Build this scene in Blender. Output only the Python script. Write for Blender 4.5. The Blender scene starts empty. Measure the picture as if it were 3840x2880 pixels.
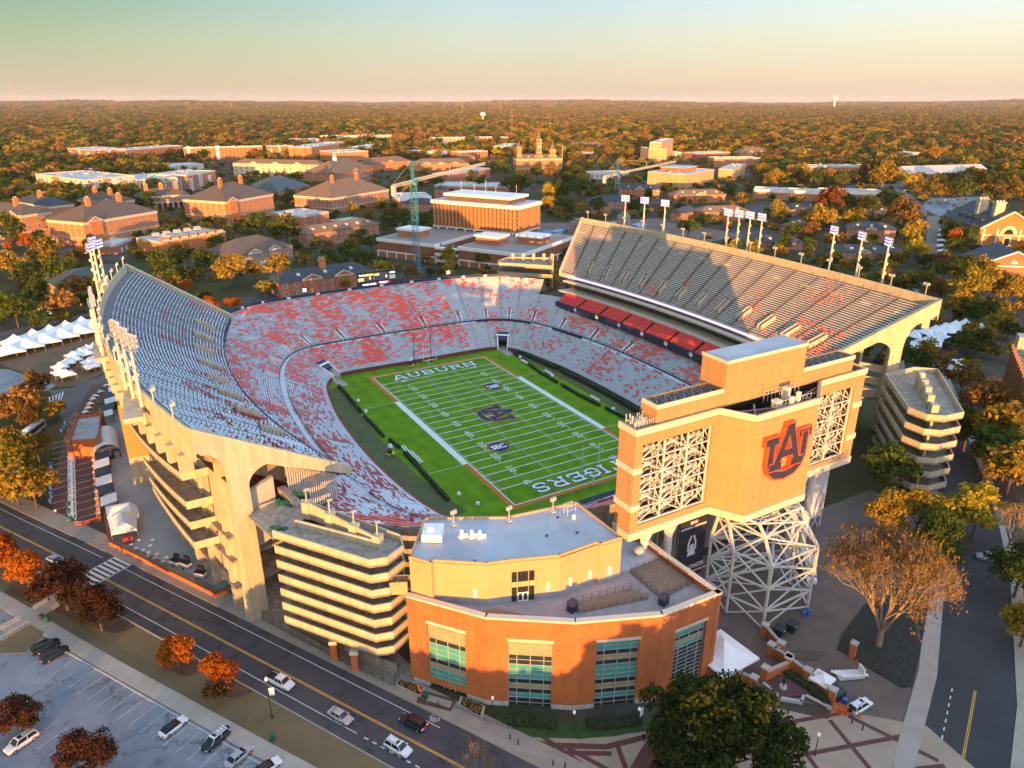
import bpy, bmesh, math, random
import numpy as np
from mathutils import Vector, Matrix, noise as mnoise
SC=bpy.context.scene
COL=SC.collection
R=math.radians
G=3.0
random.seed(7); RNG=np.random.RandomState(7)
CAM=(-108.914,-199.51,100.475)
SUNAZ=R(32.6); SUNEL=R(2.6)
MATS={}
def pbr(name,col,rough=.8,var=.15,scale=.4,metal=0.,stretch=(1,1,1),col2=None,panel=None,emit=None,estr=1.,bump=0.,detail=5.,spec=None,streak=0.,crack=0):
 if name in MATS: return MATS[name]
 m=bpy.data.materials.new(name); m.use_nodes=True
 nt=m.node_tree; nt.nodes.clear(); N=nt.nodes; L=nt.links
 out=N.new('ShaderNodeOutputMaterial'); p=N.new('ShaderNodeBsdfPrincipled'); L.new(p.outputs[0],out.inputs[0])
 p.inputs['Roughness'].default_value=rough; p.inputs['Metallic'].default_value=metal
 if spec is not None: p.inputs['Specular IOR Level'].default_value=spec
 tc=N.new('ShaderNodeTexCoord'); mp=N.new('ShaderNodeMapping'); mp.inputs['Scale'].default_value=stretch
 L.new(tc.outputs['Object'],mp.inputs['Vector'])
 nz=N.new('ShaderNodeTexNoise'); nz.inputs['Scale'].default_value=scale; nz.inputs['Detail'].default_value=detail; nz.inputs['Roughness'].default_value=.65
 L.new(mp.outputs[0],nz.inputs['Vector'])
 rp=N.new('ShaderNodeValToRGB')
 c2=col2 if col2 else tuple(min(1,c*(1+var)) for c in col); c1=tuple(c*(1-var) for c in col) if not col2 else col
 rp.color_ramp.elements[0].position=.32; rp.color_ramp.elements[1].position=.68
 rp.color_ramp.elements[0].color=(*c1,1); rp.color_ramp.elements[1].color=(*c2,1)
 L.new(nz.outputs['Fac'],rp.inputs[0]); cur=rp.outputs[0]
 if streak:
  n2=N.new('ShaderNodeTexNoise'); n2.inputs['Scale'].default_value=1.; n2.inputs['Detail'].default_value=4
  m2=N.new('ShaderNodeMapping'); m2.inputs['Scale'].default_value=(.9,.9,.06); L.new(tc.outputs['Object'],m2.inputs[0]); L.new(m2.outputs[0],n2.inputs['Vector'])
  r2=N.new('ShaderNodeMapRange'); r2.inputs[1].default_value=.35; r2.inputs[2].default_value=.7; r2.inputs[3].default_value=1-streak; r2.inputs[4].default_value=1.08; L.new(n2.outputs['Fac'],r2.inputs[0])
  mx=N.new('ShaderNodeMix'); mx.data_type='RGBA'; mx.blend_type='MULTIPLY'; mx.inputs[0].default_value=1; L.new(cur,mx.inputs[6]); L.new(r2.outputs[0],mx.inputs[7]); cur=mx.outputs[2]
 if panel:
  pw,ph,mort,mc=panel
  sx=N.new('ShaderNodeSeparateXYZ'); L.new(tc.outputs['Object'],sx.inputs[0])
  ma=N.new('ShaderNodeMath'); ma.operation='MULTIPLY_ADD'; ma.inputs[1].default_value=.62; L.new(sx.outputs[1],ma.inputs[0]);
  mb=N.new('ShaderNodeMath'); mb.operation='MULTIPLY'; mb.inputs[1].default_value=.79; L.new(sx.outputs[0],mb.inputs[0]); L.new(mb.outputs[0],ma.inputs[2])
  cb=N.new('ShaderNodeCombineXYZ'); L.new(ma.outputs[0],cb.inputs[0]); L.new(sx.outputs[2],cb.inputs[1])
  bk=N.new('ShaderNodeTexBrick'); bk.inputs['Scale'].default_value=1; bk.inputs['Brick Width'].default_value=pw; bk.inputs['Row Height'].default_value=ph; bk.inputs['Mortar Size'].default_value=mort; bk.inputs['Mortar Smooth'].default_value=.3
  bk.inputs['Color1'].default_value=(1,1,1,1); bk.inputs['Color2'].default_value=(.93,.93,.93,1); bk.inputs['Mortar'].default_value=(mc,mc,mc,1); L.new(cb.outputs[0],bk.inputs['Vector'])
  mx=N.new('ShaderNodeMix'); mx.data_type='RGBA'; mx.blend_type='MULTIPLY'; mx.inputs[0].default_value=1; L.new(cur,mx.inputs[6]); L.new(bk.outputs['Color'],mx.inputs[7]); cur=mx.outputs[2]
 L.new(cur,p.inputs['Base Color'])
 if crack:
  vo=N.new('ShaderNodeTexVoronoi'); vo.feature='DISTANCE_TO_EDGE'; vo.inputs['Scale'].default_value=crack; n3=N.new('ShaderNodeTexNoise'); n3.inputs['Scale'].default_value=.5; L.new(tc.outputs['Object'],n3.inputs[0]); va=N.new('ShaderNodeVectorMath'); va.operation='MULTIPLY_ADD'; va.inputs[1].default_value=(5,5,0); L.new(n3.outputs['Color'],va.inputs[0]); L.new(tc.outputs['Object'],va.inputs[2]); L.new(va.outputs[0],vo.inputs['Vector'])
  r3=N.new('ShaderNodeMapRange'); r3.inputs[1].default_value=0; r3.inputs[2].default_value=.025; r3.inputs[3].default_value=.55; r3.inputs[4].default_value=1.; L.new(vo.outputs['Distance'],r3.inputs[0])
  n4=N.new('ShaderNodeTexNoise'); n4.inputs['Scale'].default_value=.35; n4.inputs['Detail'].default_value=3; L.new(tc.outputs['Object'],n4.inputs[0]); r4=N.new('ShaderNodeMapRange'); r4.inputs[1].default_value=.6; r4.inputs[2].default_value=.72; r4.inputs[3].default_value=1.; r4.inputs[4].default_value=.72; L.new(n4.outputs['Fac'],r4.inputs[0])
  for s_ in (r3,r4):
   mx=N.new('ShaderNodeMix'); mx.data_type='RGBA'; mx.blend_type='MULTIPLY'; mx.inputs[0].default_value=1; L.new(cur,mx.inputs[6]); L.new(s_.outputs[0],mx.inputs[7]); cur=mx.outputs[2]
  L.new(cur,p.inputs['Base Color'])
 if bump:
  b=N.new('ShaderNodeBump'); b.inputs['Strength'].default_value=bump; b.inputs['Distance'].default_value=.2; L.new(nz.outputs['Fac'],b.inputs['Height']); L.new(b.outputs[0],p.inputs['Normal'])
 if emit:
  p.inputs['Emission Color'].default_value=(*emit,1); p.inputs['Emission Strength'].default_value=estr
 MATS[name]=m; return m
def leafmat(name,c1,c2,trans=.3):
 m=bpy.data.materials.new(name); m.use_nodes=True; nt=m.node_tree; nt.nodes.clear(); N=nt.nodes; L=nt.links
 out=N.new('ShaderNodeOutputMaterial'); d=N.new('ShaderNodeBsdfDiffuse'); t=N.new('ShaderNodeBsdfTranslucent'); mx=N.new('ShaderNodeMixShader'); mx.inputs[0].default_value=trans
 ge=N.new('ShaderNodeNewGeometry'); oi=N.new('ShaderNodeObjectInfo'); tc=N.new('ShaderNodeTexCoord'); nz=N.new('ShaderNodeTexNoise'); nz.inputs['Scale'].default_value=.45
 L.new(tc.outputs['Object'],nz.inputs['Vector'])
 a=N.new('ShaderNodeMath'); a.operation='MULTIPLY_ADD'; a.inputs[1].default_value=.45; L.new(ge.outputs['Random Per Island'],a.inputs[0])
 b=N.new('ShaderNodeMath'); b.operation='MULTIPLY_ADD'; b.inputs[1].default_value=.55; L.new(nz.outputs['Fac'],b.inputs[0]); b.inputs[2].default_value=-.12; L.new(b.outputs[0],a.inputs[2])
 c=N.new('ShaderNodeMath'); c.operation='MULTIPLY_ADD'; c.inputs[1].default_value=.35; L.new(oi.outputs['Random'],c.inputs[0]); L.new(a.outputs[0],c.inputs[2])
 rp=N.new('ShaderNodeValToRGB'); e=rp.color_ramp.elements; e[0].position=.15;e[1].position=.95; e[0].color=(*c1,1); e[1].color=(*c2,1); L.new(c.outputs[0],rp.inputs[0])
 L.new(rp.outputs[0],d.inputs[0]); L.new(rp.outputs[0],t.inputs[0]); L.new(d.outputs[0],mx.inputs[1]); L.new(t.outputs[0],mx.inputs[2]); L.new(mx.outputs[0],out.inputs[0])
 MATS[name]=m; return m
conc=pbr('concrete',(.52,.45,.31),.85,.10,.35,streak=.16)
concd=pbr('concrete_worn',(.34,.30,.24),.9,.2,.5,streak=.35)
tread=pbr('stand_concrete',(.40,.40,.39),.85,.14,.3)
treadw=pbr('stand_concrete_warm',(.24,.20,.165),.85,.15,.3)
alu=pbr('bench_aluminium',(.58,.62,.66),.5,.1,.25)
aluw=pbr('bench_weathered',(.80,.72,.61),.6,.12,.25)
aisle_m=pbr('aisle_concrete',(.60,.62,.64),.8,.1,.5)
redm=pbr('seat_red',(.80,.16,.125),.55,.18,.8)
navy=pbr('navy_paint',(.02,.03,.075),.55,.2,.5)
orange=pbr('orange_paint',(.75,.17,.03),.5,.08,.5)
whitep=pbr('white_paint',(.78,.78,.76),.55,.06,.6)
dark=pbr('dark_metal',(.03,.032,.035),.5,.2,1.)
black=pbr('black_gap',(.012,.012,.014),.8,.1,1.)
steel=pbr('white_steel',(.62,.62,.58),.45,.1,.4)
galv=pbr('galvanised',(.5,.49,.46),.45,.12,.8,metal=.2)
glass=pbr('window_glass',(.02,.03,.04),.12,.2,.3)
tanp=pbr('tan_panel',(.47,.275,.12),.6,.06,.1,streak=.07,panel=(9,1.05,.03,.80))
creamp=pbr('cream_panel',(.54,.34,.17),.6,.05,.1,panel=(7,1.3,.03,.82))
creamt=pbr('cream_trim',(.66,.56,.42),.6,.06,.3)
brickn=pbr('red_brick',(.50,.15,.045),.85,.12,.25,streak=.10,panel=(.9,.3,.03,.84))
stone=pbr('pale_stone',(.5,.47,.42),.85,.1,.4)
roofm=pbr('membrane_roof',(.30,.32,.35),.6,.0,.09,col2=(.46,.49,.53),detail=9)
asph=pbr('asphalt',(.066,.063,.068),.9,.22,.12,detail=10,crack=.07)
asphl=pbr('worn_asphalt',(.155,.17,.195),.9,.0,.1,col2=(.27,.29,.32),detail=10,crack=.09)
pave=pbr('pavement_concrete',(.34,.30,.25),.9,.12,.4)
pavel=pbr('pale_pavement',(.42,.42,.41),.9,.1,.3)
brickpave=pbr('brick_paving',(.12,.055,.045),.9,.2,.5)
plazac=pbr('plaza_concrete',(.36,.36,.355),.9,.14,.12,detail=8)
gravel=pbr('gravel_ballast',(.20,.15,.11),.95,.35,3.)
mulch=pbr('pine_mulch',(.115,.062,.042),.95,.35,.6)
lawn=pbr('lawn',(.045,.065,.020),.95,0,.25,col2=(.105,.085,.038),detail=10)
drylawn=pbr('dry_lawn',(.12,.10,.045),.95,0,.12,col2=(.19,.14,.07),detail=8)
hedgem=pbr('hedge_leaf',(.018,.035,.010),.95,.4,1.5,bump=.8)
tentm=pbr('tent_fabric',(.80,.80,.79),.7,.04,.3)
bluebin=pbr('blue_plastic',(.03,.12,.5),.5); greenbin=pbr('green_plastic',(.01,.10,.07),.5); redp=pbr('red_plastic',(.6,.04,.03),.5)
bluesteel=pbr('crane_blue',(.05,.28,.36),.45,.15,.3)
cranew=pbr('crane_cream',(.66,.60,.48),.5,.1,.5)
led=pbr('led_ribbon',(.6,.5,.8),.4,0,1,emit=(.60,.46,.85),estr=.45)
ledo=pbr('led_orange',(.8,.3,.1),.4,0,1,emit=(1.,.75,.7),estr=.6)
lamp=pbr('lit_floodlight',(.8,.8,1.),.3,0,1,emit=(.42,.34,1.),estr=1.5)
lampw=pbr('lit_lamp_white',(.8,.8,1.),.3,0,1,emit=(.85,.85,1.),estr=2.2)
amber=pbr('amber_digits',(.9,.5,.1),.4,0,1,emit=(1,.5,.05),estr=1.6)
whitel=pbr('lit_white_digits',(.9,.9,1),.4,0,1,emit=(.85,.88,1),estr=1.5)
yellowp=pbr('yellow_paint',(.75,.55,.03),.6)
WALL=dict(brick=pbr('campus_brick',(.55,.20,.065),.85,.12,.08,panel=(3.5,.7,.03,.90)),brick2=pbr('campus_brick_dark',(.40,.16,.085),.85,.14,.08),palewall=pbr('pale_render',(.60,.57,.51),.8,.12,.05),cream=pbr('cream_render',(.72,.60,.40),.8,.1,.06),white_wall=pbr('white_render',(.70,.69,.66),.8,.06,.06),tanbrick=pbr('tan_brick',(.62,.37,.16),.85,.1,.06),stone=pbr('brick_stone_mix',(.36,.26,.2),.85,.25,.25))
ROOF=dict(shingle=pbr('grey_brown_shingle',(.115,.088,.068),.9,.14,.3),slate=pbr('dark_slate',(.045,.055,.065),.8,.2,.3),white_roof=pbr('white_membrane',(.50,.50,.49),.8,.14,.05),green_roof=pbr('dark_green_metal',(.055,.075,.075),.6,.12,.1),tanroof=pbr('tan_shingle',(.20,.125,.075),.9,.14,.3),palemetal=pbr('pale_metal_roof',(.50,.46,.40),.6,.08,.05),concrete_roof=pbr('deck_concrete',(.38,.36,.32),.85,.12,.1))
class MB:
 def __init__(s): s.v=[]; s.f=[]; s.mi=[]; s.cm=0
 def poly(s,pts,mi=None):
  b=len(s.v); s.v.extend([tuple(map(float,p)) for p in pts]); s.f.append(tuple(range(b,b+len(pts)))); s.mi.append(s.cm if mi is None else mi); return s
 def mesh(s,V,F,mi=None):
  b=len(s.v); s.v.extend([tuple(map(float,p)) for p in V])
  for f in F: s.f.append(tuple(b+i for i in f)); s.mi.append(s.cm if mi is None else mi)
  return s
 def prism(s,pts,z0,z1,mi=None,top=None,bottom=True):
  n=len(pts); top=top or pts
  V=[(p[0],p[1],z0) for p in pts]+[(p[0],p[1],z1) for p in top]
  F=[(i,(i+1)%n,n+(i+1)%n,n+i) for i in range(n)]+[tuple(range(n,2*n))]
  if bottom: F.append(tuple(range(n-1,-1,-1)))
  return s.mesh(V,F,mi)
 def box(s,cx,cy,z0,lx,ly,h,rot=0,mi=None,taper=1.):
  c,q=math.cos(rot),math.sin(rot)
  P=[(-.5,-.5),(.5,-.5),(.5,.5),(-.5,.5)]
  f=lambda k:[(cx+(a*lx*c-b*ly*q)*k,cy+(a*lx*q+b*ly*c)*k) for a,b in P]
  return s.prism(f(1),z0,z0+h,mi,top=f(taper))
 def tube(s,a,b,r,n=6,r2=None,mi=None,cap=True):
  a=Vector(a);b=Vector(b); d=(b-a)
  if d.length<1e-6: return s
  d.normalize(); u=d.orthogonal().normalized(); w=d.cross(u); r2=r if r2 is None else r2
  V=[a+(u*math.cos(6.28318*i/n)+w*math.sin(6.28318*i/n))*r for i in range(n)]+[b+(u*math.cos(6.28318*i/n)+w*math.sin(6.28318*i/n))*r2 for i in range(n)]
  F=[(i,(i+1)%n,n+(i+1)%n,n+i) for i in range(n)]
  if cap: F+=[tuple(range(n,2*n)),tuple(range(n-1,-1,-1))]
  return s.mesh(V,F,mi)
 def beam(s,a,b,w=.3,mi=None): return s.tube(a,b,w*.7,4,mi=mi)
 def lathe(s,c,prof,n=10,mi=None):
  V=[];F=[]
  for r,z in prof: V+= [(c[0]+r*math.cos(6.28318*i/n),c[1]+r*math.sin(6.28318*i/n),c[2]+z) for i in range(n)]
  for j in range(len(prof)-1):
   F+=[(j*n+i,j*n+(i+1)%n,(j+1)*n+(i+1)%n,(j+1)*n+i) for i in range(n)]
  F.append(tuple(range((len(prof)-1)*n,len(prof)*n)))
  return s.mesh(V,F,mi)
 def vwall(s,p,q,prof,th,mi=None):
  p=Vector((p[0],p[1],0)); q=Vector((q[0],q[1],0)); d=(q-p).normalized(); nn=Vector((-d.y,d.x,0))*th
  n=len(prof); V=[(p+d*u+Vector((0,0,z))) for u,z in prof]+[(p+d*u+Vector((0,0,z))+nn) for u,z in prof]
  F=[tuple(range(n)),tuple(range(2*n-1,n-1,-1))]+[(i,(i+1)%n,n+(i+1)%n,n+i) for i in range(n)]
  return s.mesh(V,F,mi)
 def data(s,name,mats):
  me=bpy.data.meshes.new(name); me.from_pydata(s.v,[],s.f)
  for m in (mats if isinstance(mats,(list,tuple)) else [mats]): me.materials.append(m)
  if any(s.mi): me.polygons.foreach_set('material_index',s.mi)
  me.update(); return me
 def build(s,name,mats,parent=None,loc=None):
  return link(name,s.data(name,mats),parent,loc)
def link(name,data,parent=None,loc=None,rotz=0):
 o=bpy.data.objects.new(name,data); COL.objects.link(o)
 if parent is not None: o.parent=parent
 if loc is not None: o.location=loc
 if rotz: o.rotation_euler=(0,0,rotz)
 return o
def tag(o,label=None,cat=None,group=None,kind=None):
 if label: o['label']=label
 if cat: o['category']=cat
 if group: o['group']=group
 if kind: o['kind']=kind
 return o
def thing(name,label,cat,loc=(0,0,0),rotz=0,group=None):
 o=bpy.data.objects.new(name,None); COL.objects.link(o); o.location=loc; o.rotation_euler=(0,0,rotz); o.empty_display_size=.5
 return tag(o,label,cat,group)
def copy_tree(o,parent=None):
 c=o.copy(); COL.objects.link(c)
 if parent is not None: c.parent=parent
 for ch in list(o.children): copy_tree(ch,c)
 return c
def struct(name,mb,mat): return tag(mb.build(name,mat),kind='structure')
TXT={}
def text_data(body,mat,size=1.,bold=.0,extrude=0.,sx=1.):
 cu=bpy.data.curves.new('lettering','FONT'); cu.body=body; cu.size=size; cu.align_x='CENTER'; cu.align_y='CENTER'; cu.offset=bold; cu.extrude=extrude; cu.resolution_u=3
 o=bpy.data.objects.new('lettering',cu); COL.objects.link(o)
 dg=bpy.context.evaluated_depsgraph_get(); me=bpy.data.meshes.new_from_object(o.evaluated_get(dg)); bpy.data.objects.remove(o); bpy.data.curves.remove(cu)
 me.materials.clear(); me.materials.append(mat)
 if sx!=1: me.transform(Matrix.Diagonal((sx,1,1,1)))
 return me
def text(name,body,mat,loc,right,up,size,parent=None,bold=.0,sx=1.,extrude=0.):
 me=text_data(body,mat,size,bold,extrude,sx)
 r=Vector(right).normalized(); u=Vector(up).normalized(); n=r.cross(u)
 me.transform(Matrix(((r.x,u.x,n.x,loc[0]),(r.y,u.y,n.y,loc[1]),(r.z,u.z,n.z,loc[2]),(0,0,0,1))))
 return link(name,me,parent)
def strip(mb,pts,w0,w1,z,mi=None):
 """flat ribbon along a polyline between lateral offsets w0 and w1 (positive = left)"""
 P=[Vector((p[0],p[1])) for p in pts]; n=len(P); A=[];B=[]
 for i in range(n):
  d=(P[min(i+1,n-1)]-P[max(i-1,0)]).normalized(); nn=Vector((-d.y,d.x))
  A.append(P[i]+nn*w0); B.append(P[i]+nn*w1)
 for i in range(n-1): mb.poly([(*A[i],z),(*A[i+1],z),(*B[i+1],z),(*B[i],z)],mi)
 return mb
def inpoly(x,y,P):
 r=False; n=len(P); j=n-1
 for i in range(n):
  xi,yi=P[i][0],P[i][1]; xj,yj=P[j][0],P[j][1]
  if (yi>y)!=(yj>y) and x<(xj-xi)*(y-yi)/(yj-yi)+xi: r=not r
  j=i
 return r
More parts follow.
